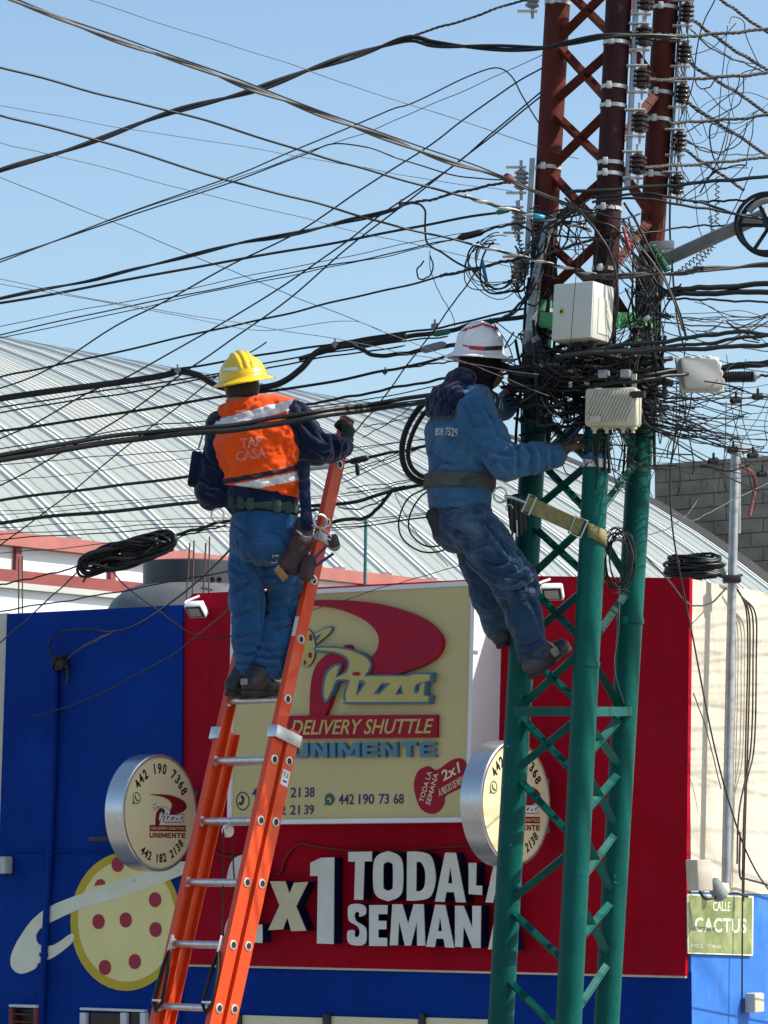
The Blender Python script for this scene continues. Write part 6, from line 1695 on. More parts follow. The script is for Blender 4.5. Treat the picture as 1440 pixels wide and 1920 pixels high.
def surface_nets(D, lo, h):
    neg = D < 0
    nx, ny, nz = D.shape
    c = np.zeros((nx - 1, ny - 1, nz - 1), np.int8)
    offs = [(i, j, k) for i in (0, 1) for j in (0, 1) for k in (0, 1)]
    for (i, j, k) in offs: c += neg[i:nx - 1 + i, j:ny - 1 + j, k:nz - 1 + k]
    cells = np.nonzero((c > 0) & (c < 8))
    N = len(cells[0])
    idx = np.full(c.shape, -1, np.int32); idx[cells] = np.arange(N)
    base = np.stack(cells, -1)
    acc = np.zeros((N, 3)); cnt = np.zeros(N)
    vals = {o: D[base[:, 0] + o[0], base[:, 1] + o[1], base[:, 2] + o[2]] for o in offs}
    for a in offs:
        for ax in range(3):
            if a[ax]: continue
            b = list(a); b[ax] = 1; b = tuple(b)
            va, vb = vals[a], vals[b]; m = (va < 0) != (vb < 0)
            t = np.where(m, va / np.where(m, va - vb, 1), 0)
            p = np.array(a, float)[None, :].repeat(N, 0); p[:, ax] += t
            acc[m] += p[m]; cnt[m] += 1
    V = lo + h * (base + acc / np.maximum(cnt, 1)[:, None])
    F = []
    for ax in range(3):
        u, v = (ax + 1) % 3, (ax + 2) % 3
        s0 = [slice(None)] * 3; s1 = [slice(None)] * 3
        s0[ax] = slice(0, -1); s1[ax] = slice(1, None)
        A, B = neg[tuple(s0)], neg[tuple(s1)]
        e = np.nonzero(A != B); E = np.stack(e, -1)
        ok = (E[:, u] > 0) & (E[:, v] > 0) & (E[:, u] < D.shape[u] - 1) & (E[:, v] < D.shape[v] - 1)
        E = E[ok]
        flip = A[tuple(E.T)]
        def at(du, dv):
            q = E.copy(); q[:, u] -= du; q[:, v] -= dv
            return idx[tuple(q.T)]
        q = np.stack([at(1, 1), at(0, 1), at(0, 0), at(1, 0)], -1)
        q[~flip] = q[~flip][:, ::-1]
        F.append(q)
    F = np.concatenate(F)
    F = F[(F >= 0).all(1)]
    return V, F
def largest(V, F):
    par = np.arange(len(V))
    for _ in range(60):
        m = par[F].min(1); new = par.copy()
        for k in range(4): np.minimum.at(new, F[:, k], m)
        new = new[new]
        if np.array_equal(new, par): break
        par = new
    return par
def skin_obj(fld, name, m, parent, relax=1):
    V, F = fld.mesh()
    for _ in range(relax):            # light Laplacian polish
        acc = np.zeros_like(V); cnt = np.zeros(len(V))
        for k in range(4):
            np.add.at(acc, F[:, k], V[F[:, (k + 1) % 4]]); np.add.at(cnt, F[:, k], 1)
            np.add.at(acc, F[:, k], V[F[:, (k + 3) % 4]]); np.add.at(cnt, F[:, k], 1)
        V = V * .5 + .5 * acc / np.maximum(cnt, 1)[:, None]
    base = np.array(rootloc(parent))
    me = bpy.data.meshes.new(name)
    me.from_pydata((V - base).tolist(), [], F.tolist())
    me.polygons.foreach_set('use_smooth', [True] * len(me.polygons)); me.update()
    me.materials.append(MATS[m])
    o = bpy.data.objects.new(name, me); COL.objects.link(o); o.parent = parent
    return o
def crease(o, lines, depth=.012, w=4.2):
    """press folds into a garment along lines (given as seen from the street), with a raised lip beside each"""
    base = np.array(rootloc(o)); me = o.data
    n = len(me.vertices)
    V = np.empty(n * 3); me.vertices.foreach_get('co', V); V = V.reshape(-1, 3)
    N = np.empty(n * 3); me.vertices.foreach_get('normal', N); N = N.reshape(-1, 3)
    W = V + base - np.array(CAMP)
    z = W @ np.array(_fw); px = 720 + FPX * W[:, 0] / z; py = 960 - FPX * (W @ np.array(_up)) / z
    face = np.clip(-(N[:, 1]) * 1.6 + .25, 0, 1)
    disp = np.zeros(n)
    for ln in lines:
        ln = [np.array(p, float) for p in ln]
        best = np.full(n, 1e9); side = np.zeros(n); tt = np.zeros(n)
        L = len(ln) - 1
        for i in range(L):
            a, b = ln[i], ln[i + 1]; ab = b - a; l2 = ab @ ab
            t = np.clip(((px - a[0]) * ab[0] + (py - a[1]) * ab[1]) / l2, 0, 1)
            dx, dy = px - a[0] - t * ab[0], py - a[1] - t * ab[1]
            d = np.hypot(dx, dy); m = d < best
            best[m] = d[m]; side[m] = np.sign(ab[0] * dy - ab[1] * dx)[m]; tt[m] = ((i + t) / L)[m]
        env = np.sin(np.clip(tt * .9 + .05, 0, 1) * math.pi) ** .5
        sd = best * side
        disp += env * depth * (-np.exp(-(sd / w) ** 2) + .75 * np.exp(-((sd - 2.0 * w) / (1.3 * w)) ** 2) + .25 * np.exp(-((sd + 2.0 * w) / (1.3 * w)) ** 2))
    V += N * (disp * face)[:, None]
    me.vertices.foreach_set('co', V.ravel()); me.update()
def bvh_of(o):
    base = rootloc(o)
    me = o.data
    return BVHTree.FromPolygons([tuple(v.co + base) for v in me.vertices], [tuple(p.vertices) for p in me.polygons])
def drape_text(t, o3, xdir, ydir, w, h, bvh, name, m, parent, outline=0.0, lift=.003, offset=0.0, thick=.0015, toward=None):
    """letters laid on a cloth surface, following its folds"""
    vs, fs = text_shape(t, extrude=.5 if not outline else 0.0, offset=offset, outline=outline, res=3)
    a = np.array(vs); x0, x1, y0, y1 = a[:, 0].min(), a[:, 0].max(), a[:, 1].min(), a[:, 1].max()
    xd, yd = Vector(xdir).normalized(), Vector(ydir).normalized()
    n = xd.cross(yd).normalized()
    if toward is not None and n.dot(Vector(toward)) < 0: n = -n
    out = []
    for x, y, z in vs:
        p = Vector(o3) + xd * ((x - x0) / (x1 - x0) - .5) * w + yd * ((y - y0) / (y1 - y0) - .5) * h
        hit = bvh.ray_cast(p + n * .25, -n, .6)
        q = hit[0] if hit[0] is not None else p
        out.append(q + n * (lift + (z * thick if not outline else z * w / (x1 - x0))))
    return MB().add(out, fs).build(name, m, parent, smooth=False)

# ------------------------------------------------------------------ clothing materials
def fabric_mat(name, col, col2, rough, weave, bump=.5, spec=.25):
    m = mat(name, col, rough, var=.12, scale=9, spec=spec, col2=col2, detail=8)
    nt = m.node_tree; b = nt.nodes['Principled BSDF']
    b.inputs['Sheen Weight'].default_value = .25
    tc = nt.nodes.new('ShaderNodeTexCoord')
    n1 = nt.nodes.new('ShaderNodeTexNoise'); n1.inputs['Scale'].default_value = 16; n1.inputs['Detail'].default_value = 4; n1.inputs['Distortion'].default_value = 1.2
    n2 = nt.nodes.new('ShaderNodeTexNoise'); n2.inputs['Scale'].default_value = weave; n2.inputs['Detail'].default_value = 2
    mx = nt.nodes.new('ShaderNodeMath'); mx.operation = 'MULTIPLY_ADD'; mx.inputs[1].default_value = .25
    nt.links.new(tc.outputs['Object'], n1.inputs['Vector']); nt.links.new(tc.outputs['Object'], n2.inputs['Vector'])
    nt.links.new(n2.outputs['Fac'], mx.inputs[0]); nt.links.new(n1.outputs['Fac'], mx.inputs[2])
    bp = nt.nodes.new('ShaderNodeBump'); bp.inputs['Strength'].default_value = bump; bp.inputs['Distance'].default_value = .018
    nt.links.new(mx.outputs[0], bp.inputs['Height']); nt.links.new(bp.outputs['Normal'], b.inputs['Normal'])
    return m
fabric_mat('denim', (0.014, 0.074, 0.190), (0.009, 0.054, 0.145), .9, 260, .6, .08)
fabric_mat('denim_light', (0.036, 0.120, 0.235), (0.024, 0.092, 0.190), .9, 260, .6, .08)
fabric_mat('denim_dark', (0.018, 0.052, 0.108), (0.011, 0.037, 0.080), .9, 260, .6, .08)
wear_or_lit(MATS['denim_dark'], (.14, .20, .27), 4.5, .53, .76, .7)  # faded denim, pushed lighter to stand in for sunlit patches
wear_or_lit(MATS['denim'], (.07, .17, .29), 4.5, .54, .78, .6)
wear_or_lit(MATS['denim_light'], (.11, .22, .35), 4.0, .54, .78, .6)  # fading plus sunlit patches put into the shirt colour
fabric_mat('navy_cloth', (0.005, 0.012, 0.046), (0.002, 0.005, 0.022), .9, 220, .5, .08)
fabric_mat('vest_orange', (0.82, 0.080, 0.001), (0.72, 0.062, 0.001), .8, 300, .35, .12)
fabric_mat('vest_trim', (0.010, 0.010, 0.012), (0.006, 0.006, 0.008), .7, 300, .3)
fabric_mat('reflective', (0.62, 0.60, 0.60), (0.50, 0.48, 0.48), .35, 300, .3, .5)
mat('skin', (0.26, 0.125, 0.075), .5, var=.12, scale=30, bump=.1, bscale=120)
mat('hair', (0.010, 0.008, 0.007), .6, bump=.5, bscale=160)
mat('helmet_yellow', (0.80, 0.53, 0.008), .28, var=.05, scale=8, coat=.3)
wear_or_lit(MATS['helmet_yellow'], (.45, .30, .03), 18, .62, .74, .5)
mat('helmet_white', (0.78, 0.77, 0.75), .28, var=.04, scale=8, coat=.3)
wear_or_lit(MATS['helmet_white'], (.42, .40, .37), 16, .62, .76, .5)
mat('helmet_red', (0.45, 0.012, 0.012), .4)
m = mat('bandana', (0.014, 0.010, 0.014), .9, var=.2, scale=40, spec=.1)
wear_or_lit(m, (.15, .08, .075), 55, .58, .66, .8)
mat('leather', (0.036, 0.009, 0.008), .55, var=.3, scale=12, bump=.25, bscale=60)
mat('tan_leather', (0.30, 0.15, 0.05), .6, var=.2, scale=14)
mat('boot', (0.018, 0.012, 0.013), .5, var=.3, scale=14, bump=.3, bscale=70)
mat('boot_grey', (0.040, 0.038, 0.042), .6, var=.4, scale=20, bump=.3, bscale=70)
mat('boot_patch', (0.26, 0.21, 0.17), .6, var=.2, scale=20)
mat('rubber', (0.020, 0.018, 0.018), .75, var=.3, scale=20)
mat('belt_green', (0.022, 0.055, 0.040), .8, var=.3, scale=20, bump=.3, bscale=90)
mat('belt_grey', (0.075, 0.078, 0.066), .85, var=.25, scale=20, bump=.3, bscale=90)
mat('glove', (0.012, 0.022, 0.018), .75, var=.4, scale=20, bump=.4, bscale=60)
mat('glove_brown', (0.10, 0.055, 0.038), .8, var=.35, scale=24, bump=.4, bscale=60)
mat('steel_ring', (0.5, 0.5, 0.5), .3, metal=.9)
mat('tool_blue', (0.012, 0.03, 0.16), .35)

def lofty(a, b, t): return np.array(a) * (1 - t) + np.array(b) * t
def hand(fld, wrist, grip, back, palm_n, size=.19, curl=.9, k=.010):
    """palm and five separate fingers; back = direction wrist->knuckles, palm_n = out of the palm"""
    back = np.array(back, float); back /= np.linalg.norm(back)
    pn = np.array(palm_n, float); pn -= back * (pn @ back); pn /= np.linalg.norm(pn)
    side = np.cross(back, pn)                 # towards the little finger side or thumb side
    w = np.array(wrist, float)
    kn = w + back * size * .50
    fld.slab(w, kn, side, (.028, .022), (.042, .016), .015)
    for i in range(4):
        ln = size * (.40, .46, .43, .34)[i]
        base = kn + side * (-.030 + .020 * i) * 1.0
        ang = 0.15; p = base; d = back.copy()
        pts = [p]; segs = (.45, .32, .25)
        for j in range(3):
            ang += curl * (.55, .75, .5)[j]
            d = back * math.cos(ang) + pn * math.sin(ang)
            p = p + d * ln * segs[j]; pts.append(p)
        fld.chain(pts, [.0105, .0098, .009, .008], k * .5)
    tb = w + back * size * .16 - side * .030
    t1 = tb - side * .028 + back * size * .14 + pn * .012
    t2 = t1 + back * size * .13 + pn * (.02 + .01 * curl) + side * .006
    t3 = t2 + back * size * .08 + pn * .016 + side * .014
    fld.chain([tb, t1, t2, t3], [.015, .012, .0105, .009], k)

def helmet(parent, c, up, fwd, m, name='helmet', r=(.132, .112, .128), brim=.040, ridges=True, h=.0035):
    """full-brim hard hat: dome with raised ridges and a sloping brim all round"""
    up = np.array(up, float); up /= np.linalg.norm(up); fwd = np.array(fwd, float); fwd -= up * (fwd @ up); fwd /= np.linalg.norm(fwd); sd = np.cross(up, fwd)
    c = np.array(c, float)
    F_ = Field(c - .22, c + .22, h)
    F_.ellipsoid(c, (fwd, sd, up), r, 0)
    if ridges:
        for off, rr in ((0, .012), (-.030, .008), (.030, .008)):
            pts = []
            for a in np.linspace(R(28), R(150), 14):
                z = math.sin(a); x = math.cos(a); s_ = math.sqrt(max(.05, 1 - (off / r[1]) ** 2))
                pts.append(c + fwd * x * r[0] * s_ * 1.0 + up * z * (r[2] * s_) + sd * off)
            F_.chain(pts, [rr * .6] + [rr] * 12 + [rr * .6], .014)
    F_.cut(c + up * .005, up, .002)
    # brim
    sl = tuple(slice(0, int(v)) for v in F_.n)
    P = F_.pts(sl) - c
    x, y, z = P @ fwd, P @ sd, P @ up
    rad = np.sqrt((x / (r[0] + brim)) ** 2 + (y / (r[1] + brim)) ** 2)
    lim = (rad - 1) * (r[1] + brim)
    inner = np.sqrt((x / r[0]) ** 2 + (y / r[1]) ** 2)
    drop = -.014 * np.clip(inner - 1, 0, .5) / .35 + .004 * np.cos(np.arctan2(y, x)) * np.clip(inner - 1, 0, 1)
    d = np.maximum(np.abs(z - .010 - drop * 1.6) - .0042, lim)
    F_.D = smin(F_.D, d.astype(np.float32), .008)
    # hollow
    q = (np.linalg.norm(np.stack([x / (r[0] - .006), y / (r[1] - .006), (z) / (r[2] - .006)], -1), axis=-1) - 1) * (r[1] - .006)
    F_.D = np.maximum(F_.D, -q.astype(np.float32))
    o = skin_obj(F_, name, m, parent, 0)
    return o, (fwd, sd, up)
def arc_strip_on(bvh, pts, width_dir, w, m, name, parent, lift=.0015, away=None):
    """thin strip laid over a surface: pts are approximate positions, projected towards 'away'"""
    mb = MB(); rows = []
    wd = Vector(width_dir).normalized()
    for p in pts:
        row = []
        for s_ in (-1, -.33, .33, 1):
            q = Vector(p) + wd * w / 2 * s_
            hit = bvh.find_nearest(q)
            row.append(hit[0] + hit[1] * lift)
        rows.append(row)
    for r_ in rows: mb.v.extend([tuple(v) for v in r_])
    for i in range(len(rows) - 1):
        for j in range(3): mb.f.append((i * 4 + j, i * 4 + j + 1, (i + 1) * 4 + j + 1, (i + 1) * 4 + j))
    return mb.build(name, m, parent, angle=180)
def shoe(fld_c, ankle, heel, toe, up, m, parent, name='boot', sole='rubber', hs=.006, shaft=.055, patch=None, g=1.0):
    up = np.array(up, float); heel = np.array(heel, float); toe = np.array(toe, float); ankle = np.array(ankle, float)
    F_ = Field(np.minimum(np.minimum(heel, toe), ankle) - .12, np.maximum(np.maximum(heel, toe), ankle) + .12, hs)
    d = toe - heel; L = np.linalg.norm(d); d /= L; up = up - d * (up @ d); up /= np.linalg.norm(up); sd = np.cross(d, up)
    F_.caps(ankle, heel + up * .055 + d * .05, shaft, .046, .03)
    F_.slab(heel + d * .035 + up * .042, heel + d * L * .5 + up * .048, sd, (.036 * g, .040 * g), (.042 * g, .050 * g), .02)
    F_.slab(heel + d * L * .5 + up * .046, toe - d * .04 + up * .034, sd, (.043 * g, .044 * g), (.046 * g, .032 * g), .02)
    F_.wrinkle(.003, 14, 5)
    F_.cut(heel + up * .012, up, .004)
    o = skin_obj(F_, name, m, parent)
    S_ = Field(np.minimum(heel, toe) - .09, np.maximum(heel, toe) + .09, hs)
    S_.slab(heel + d * .03 + up * .012, heel + d * L * .45 + up * .012, sd, (.038, .05), (.040, .05), .02)
    S_.slab(heel + d * L * .45 + up * .012, toe - d * .045 + up * .012, sd, (.040, .05), (.049, .05), .02)
    S_.cut(heel + up * .019, -up, .003); S_.cut(heel - up * .006, up, .003)
    skin_obj(S_, 'sole', sole, o)
    if patch:
        MB().box(Vector(heel + up * .06 - d * .004), Vector(sd) * .020, Vector(up) * .015, Vector(d) * .005, .003).build('heel_patch', patch, o)
    return o

# ================================================================== worker on the ladder
Y1 = 16.36
def J1(x, y, d=0.0): return np.array(U(x, y, Y1 + d))
w1 = thing('person', 'worker in orange vest, yellow hard hat and jeans standing on the orange ladder', 'person', U(487, 1313, 16.45))
lat1 = np.array((.955, -.297, 0)); fr1 = np.array((.297, .955, 0))
up3 = np.array((0, 0, 1.0))
pel, wai, che, nkb = J1(499, 985), J1(494, 925), J1(480, 832), J1(476, 772, .02)
head = J1(452, 722, .03)
shL, elL, wrL = J1(418, 800, .06), J1(397, 925, .04), J1(468, 905, .34)
shR, elR, wrR = J1(553, 784, -.05), J1(590, 843, -.02), J1(645, 838, .22)
hipL, knL, anL = J1(466, 1005, .08), J1(463, 1130, .14), J1(467, 1258, .15)
hipR, knR, anR = J1(527, 1008, .06), J1(535, 1135, .20), J1(502, 1262, .11)
# body: head, neck, trunk core, arms and hands as one surface
B1 = Field((-1.05, 15.9, 3.7), (0.05, 17.0, 6.2), .0085)
B1.slab(pel, wai, lat1, (.13, .09), (.12, .085), .05)
B1.slab(wai, che, lat1, (.12, .085), (.14, .09), .05)
B1.slab(che, nkb + np.array((0, 0, -.02)), lat1, (.14, .09), (.07, .06), .05)
B1.caps(nkb, head - up3 * .03, .058, .056, .03)
fh = np.array((-.25, .93, -.15)); fh /= np.linalg.norm(fh)          # he looks away, a little to the left
B1.ellipsoid(head, (fh, np.cross(up3, fh), up3), (.098, .078, .118), .02)
B1.ellipsoid(head + fh * .03 - up3 * .06, (fh, np.cross(up3, fh), up3), (.065, .058, .06), .02)
B1.caps(head + fh * .10 - up3 * .01, head + fh * .118 - up3 * .035, .012, .014, .015)
eh = np.cross(up3, fh)
for s_ in (-1, 1): B1.ellipsoid(head + eh * s_ * .080 - up3 * .012 - fh * .012, (fh, eh, up3), (.019, .011, .031), .006)
for a, b, c in ((shL, elL, wrL), (shR, elR, wrR)): B1.chain([a, b, c], [.045, .038, .030], .03)
for a, b, c in ((hipL, knL, anL), (hipR, knR, anR)): B1.chain([a, b, c], [.07, .05, .035], .03)
hd = wrR - elR; hd /= np.linalg.norm(hd)
hand(B1, wrR, None, np.array((.25, .15, .95)), np.array((-.85, .45, .1)), .185, 1.25)
hl = wrL - elL; hl /= np.linalg.norm(hl)
hand(B1, wrL, None, hl, np.array((.3, .2, -.9)), .185, 1.1)
body1 = skin_obj(B1, 'body', 'skin', w1)
# hair and beard
H1 = Field(head - .16, head + .16, .006)
H1.ellipsoid(head + up3 * .006 - fh * .006, (fh, eh, up3), (.103, .083, .120), .01)
H1.cut(head - up3 * .070, up3, .01)
H1.ellipsoid(head + fh * .085 - up3 * .03, (fh, eh, up3), (.055, .075, .095), .01, sub=True)
for s_ in (-1, 1): H1.ellipsoid(head + eh * s_ * .085 - up3 * .014 - fh * .008, (fh, eh, up3), (.026, .02, .036), .008, sub=True)
H1.wrinkle(.003, 22, 3)
skin_obj(H1, 'hair', 'hair', w1)
H1 = Field(head - .18, head + .16, .006)
H1.ellipsoid(head + fh * .045 - up3 * .075, (fh, eh, up3), (.064, .063, .052), .01)
H1.wrinkle(.003, 24, 9)
skin_obj(H1, 'beard', 'hair', w1)
# jacket
K1 = Field((-1.05, 15.9, 4.6), (0.05, 16.95, 6.1), .007)
K1.slab(wai - up3 * .05, wai, lat1, (.165, .118), (.160, .115), .05)
K1.slab(wai, che, lat1, (.160, .115), (.182, .122), .05)
K1.slab(che, lofty(che, nkb, .72), lat1, (.182, .122), (.135, .095), .06)
K1.caps(lofty(che, nkb, .75), nkb + up3 * .01, .085, .066, .05)
K1.chain([lofty(shL, nkb, .35), shL, lofty(shL, elL, .5), elL, lofty(elL, wrL, .6), wrL], [.070, .072, .066, .062, .053, .045], .04)
K1.chain([lofty(shR, nkb, .35), shR, lofty(shR, elR, .5), elR, lofty(elR, wrR, .55), lofty(elR, wrR, .97)], [.073, .074, .067, .066, .059, .050], .04)
K1.wrinkle(.024, 6.0, 12, [(.6, .2, .9), (.1, .2, 1), (.9, .3, .2)], 1.0, [elR, lofty(elR, wrR, .5), shR, elL, shL], [.13, .12, .10, .14, .1])
K1.cut(nkb + up3 * .045, np.array((.2, .1, -1)), .01)
jk1 = skin_obj(K1, 'jacket', 'navy_cloth', w1)
crease(jk1, [[(562, 785), (587, 814), (612, 831)], [(584, 842), (609, 854), (627, 842)], [(622, 822), (631, 842), (625, 858)], [(638, 812), (645, 837), (642, 858)], [(557, 750), (570, 775), (596, 787)], [(556, 800), (566, 835)], [(600, 800), (618, 812)], [(380, 850), (392, 870), (410, 880)], [(378, 900), (395, 912), (412, 912)], [(385, 930), (402, 935)]], .013)
# vest over the jacket
def vest_field(grow):
    V_ = Field((-1.0, 15.9, 4.9), (0.0, 16.8, 6.1), .007)
    V_.slab(wai - up3 * .03, wai + up3 * .05, lat1, (.176 + grow, .132 + grow), (.176 + grow, .130 + grow), .05)
    V_.slab(wai + up3 * .05, che, lat1, (.176 + grow, .130 + grow), (.196 + grow, .137 + grow), .05)
    V_.slab(che, lofty(che, nkb, .70), lat1, (.196 + grow, .137 + grow), (.155 + grow, .112 + grow), .06)
    V_.caps(lofty(che, nkb, .6), nkb - up3 * .015, .110 + grow, .085 + grow, .05)
    V_.caps(lofty(shL, nkb, .6), lofty(shL, nkb, .12), .088 + grow, .084 + grow, .05)
    V_.caps(lofty(shR, nkb, .6), lofty(shR, nkb, .12), .090 + grow, .088 + grow, .05)
    V_.wrinkle(.015, 4.0, 4, [(.3, .1, 1), (.8, .1, .6), (.2, .1, .9)], 1.0)
    return V_
def vest_cut(V_):
    V_.caps(shL - lat1 * .030 + up3 * .0, elL - lat1 * .035 + up3 * .0, .090, .078, .008, sub=True)
    V_.caps(shR + lat1 * .045 + up3 * .0, elR + lat1 * .05, .098, .10, .008, sub=True)
    V_.cut(J1(500, 925), np.array((.20, 0, 1)), .006)
    V_.caps(nkb + up3 * .045, nkb + up3 * .2 + np.array((-.05, .02, 0)), .070, .11, .01, sub=True)
    return V_
V_ = vest_cut(vest_field(0.0))
vest = skin_obj(V_, 'vest', 'vest_orange', w1)
VCR = [[(486, 748), (464, 759), (446, 770)], [(553, 852), (537, 872), (515, 880)], [(540, 800), (530, 830), (536, 850)], [(410, 850), (425, 868), (432, 885)], [(420, 930), (470, 918), (520, 926)], [(510, 930), (530, 915), (552, 918)], [(520, 760), (500, 772)]]
crease(vest, VCR, .008)
def vest_band(p, n, half, m, name, grow=.0035):
    F_ = vest_cut(vest_field(grow))
    F_.cut(np.array(p) - np.array(n) * half, n, .001); F_.cut(np.array(p) + np.array(n) * half, -np.array(n), .001)
    o_ = skin_obj(F_, name, m, vest, 0); crease(o_, VCR, .008)
    return o_
nb1 = np.array((-.20, -.15, 1)); nb1 /= np.linalg.norm(nb1)
vest_band(J1(488, 905), nb1, .022, 'reflective', 'reflective_band')
vest_band(J1(488, 889), nb1, .0135, 'vest_trim', 'black_trim', .0045)
nb2 = np.array((-.26, -.10, 1)); nb2 /= np.linalg.norm(nb2)
vest_band(J1(482, 778), nb2, .026, 'reflective', 'reflective_band')
bv = bvh_of(vest)
xd = Vector((.985, -.12, .10)); yd = Vector((-.10, .03, 1))
drape_text('TAP', U(468, 827, Y1 - .2), xd, yd, .105, .047, bv, 'vest_lettering', 'sticker_white', vest, outline=.010, lift=.002, toward=(0, -1, 0))
drape_text('CASA', U(467, 849, Y1 - .2), xd, yd, .150, .047, bv, 'vest_lettering', 'sticker_white', vest, outline=.008, lift=.002, toward=(0, -1, 0))
# jeans
def jeans(name, m, lo, hi, lat, hips, legs, waist, cuts, seed, parent, folds, amp=.028):
    h_ = .0068
    F_ = Field(lo, hi, h_)
    F_.slab(hips[0], hips[1], lat, hips[2], hips[3], .05)
    for pts, rs in legs:
        G_ = Field(lo, hi, h_); G_.chain(pts, rs, .045)
        F_.D = smin(F_.D, G_.D, .012)
    F_.wrinkle(amp, 5.5, seed, [(.15, .1, 1), (.7, .2, .9), (-.6, .1, .9)], 1.1, [f[0] for f in folds], [f[1] for f in folds])
    for p, n in cuts: F_.cut(p, n, .005)
    return skin_obj(F_, name, m, parent)
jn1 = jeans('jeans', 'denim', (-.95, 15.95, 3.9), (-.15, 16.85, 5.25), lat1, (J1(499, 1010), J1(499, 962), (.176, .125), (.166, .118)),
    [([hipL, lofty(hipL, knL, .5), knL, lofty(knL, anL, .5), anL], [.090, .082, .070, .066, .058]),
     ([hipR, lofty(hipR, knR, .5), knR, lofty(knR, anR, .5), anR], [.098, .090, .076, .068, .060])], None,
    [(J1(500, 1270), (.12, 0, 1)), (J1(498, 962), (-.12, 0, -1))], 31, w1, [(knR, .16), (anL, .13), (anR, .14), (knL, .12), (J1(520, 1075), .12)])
for a, n, r_ in ((anL, knL - anL, .062), (anR, knR - anR, .066)):
    pass
crease(jn1, [[(560, 1117), (540, 1132), (512, 1140)], [(572, 1142), (552, 1144), (530, 1139), (510, 1144)], [(557, 1170), (530, 1177), (508, 1187)], [(534, 1215), (510, 1222), (490, 1220), (478, 1213)], [(530, 1231), (505, 1236), (480, 1230)], [(527, 1248), (500, 1253), (474, 1247)],
    [(438, 1117), (460, 1097), (482, 1080)], [(438, 1160), (465, 1146), (494, 1140)], [(440, 1198), (470, 1190), (488, 1194)], [(442, 1220), (465, 1230), (484, 1222)], [(443, 1242), (475, 1246)], [(462, 1040), (480, 1070), (492, 1092)], [(512, 1080), (545, 1097), (572, 1100)], [(434, 1060), (450, 1075), (470, 1078)], [(545, 1030), (520, 1000)], [(440, 985), (470, 1010)]], .013)
# jeans details: pockets, waistband, seam and printed mark
bj = bvh_of(jn1)
def on_cloth(bvh, pts2d, Y, m, name, parent, r=.0022, lift=.001, closed=False):
    P = []
    for x, y in pts2d:
        d = ray(x, y).normalized(); hit = bvh.ray_cast(CAMP + d * (Y - .8), d, 3.0)
        if hit[0] is not None: P.append(hit[0] - d * lift)
    if len(P) > 1: return MB().tube(P, r, 5, closed=closed).build(name, m, parent, angle=180)
def dens(pts, n=8):
    out = []
    for a, b in zip(pts, pts[1:]): out += [(a[0] + (b[0] - a[0]) * i / n, a[1] + (b[1] - a[1]) * i / n) for i in range(n)]
    return out + [pts[-1]]
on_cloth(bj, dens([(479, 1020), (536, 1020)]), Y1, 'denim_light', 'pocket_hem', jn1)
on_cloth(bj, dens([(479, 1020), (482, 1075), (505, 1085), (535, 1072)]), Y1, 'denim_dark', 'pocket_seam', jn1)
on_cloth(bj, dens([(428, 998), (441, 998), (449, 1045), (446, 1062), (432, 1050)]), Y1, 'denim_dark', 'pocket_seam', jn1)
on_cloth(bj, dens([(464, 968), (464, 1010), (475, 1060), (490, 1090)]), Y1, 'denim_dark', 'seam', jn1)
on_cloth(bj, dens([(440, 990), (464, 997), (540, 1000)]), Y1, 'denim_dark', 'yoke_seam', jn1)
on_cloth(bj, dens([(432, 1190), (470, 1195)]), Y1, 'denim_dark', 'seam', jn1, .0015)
for t, q, w_ in (('17', (516, 1044), .030),):
    drape_text(t, U(q[0], q[1], Y1 - .2), (1, 0, 0), (0, 0, 1), w_, .036, bj, 'printed_mark', 'sticker_white', jn1, lift=.002, offset=.02, toward=(0, -1, 0))
on_cloth(bj, dens([(508, 1054), (520, 1055)], 3), Y1, 'sticker_white', 'printed_mark', jn1, .002)
# boots on the rung
rz = O13 + eu * 0.0
upv = np.array((0, 0, 1.0))
dtoe = np.array(ed) * .27
zb_ = rz.z + .0225
def footpt(px, off): 
    p = O13 + er * off
    return np.array((p.x, p.y, zb_))
hL = footpt(0, -.085) - np.array(ed) * .115
hR = footpt(0, .045) - np.array(ed) * .135
anL2 = np.array((anL[0], anL[1], anL[2])); 
shoe(None, lofty(anL, hL + np.array(ed) * .06 + upv * .09, .6), hL, hL + dtoe, upv, 'boot', w1)
shoe(None, lofty(anR, hR + np.array(ed) * .06 + upv * .09, .6), hR, hR + dtoe, upv, 'boot', w1, patch='boot_patch')
# glove on the gripping hand
G1 = Field(wrR - .16, wrR + .22, .0055)
G1.caps(lofty(elR, wrR, .93), wrR, .044, .040, .02)
hand(G1, wrR, None, np.array((.25, .15, .95)), np.array((-.85, .45, .1)), .195, 1.25)
G1.D -= .005
skin_obj(G1, 'glove', 'glove', w1)
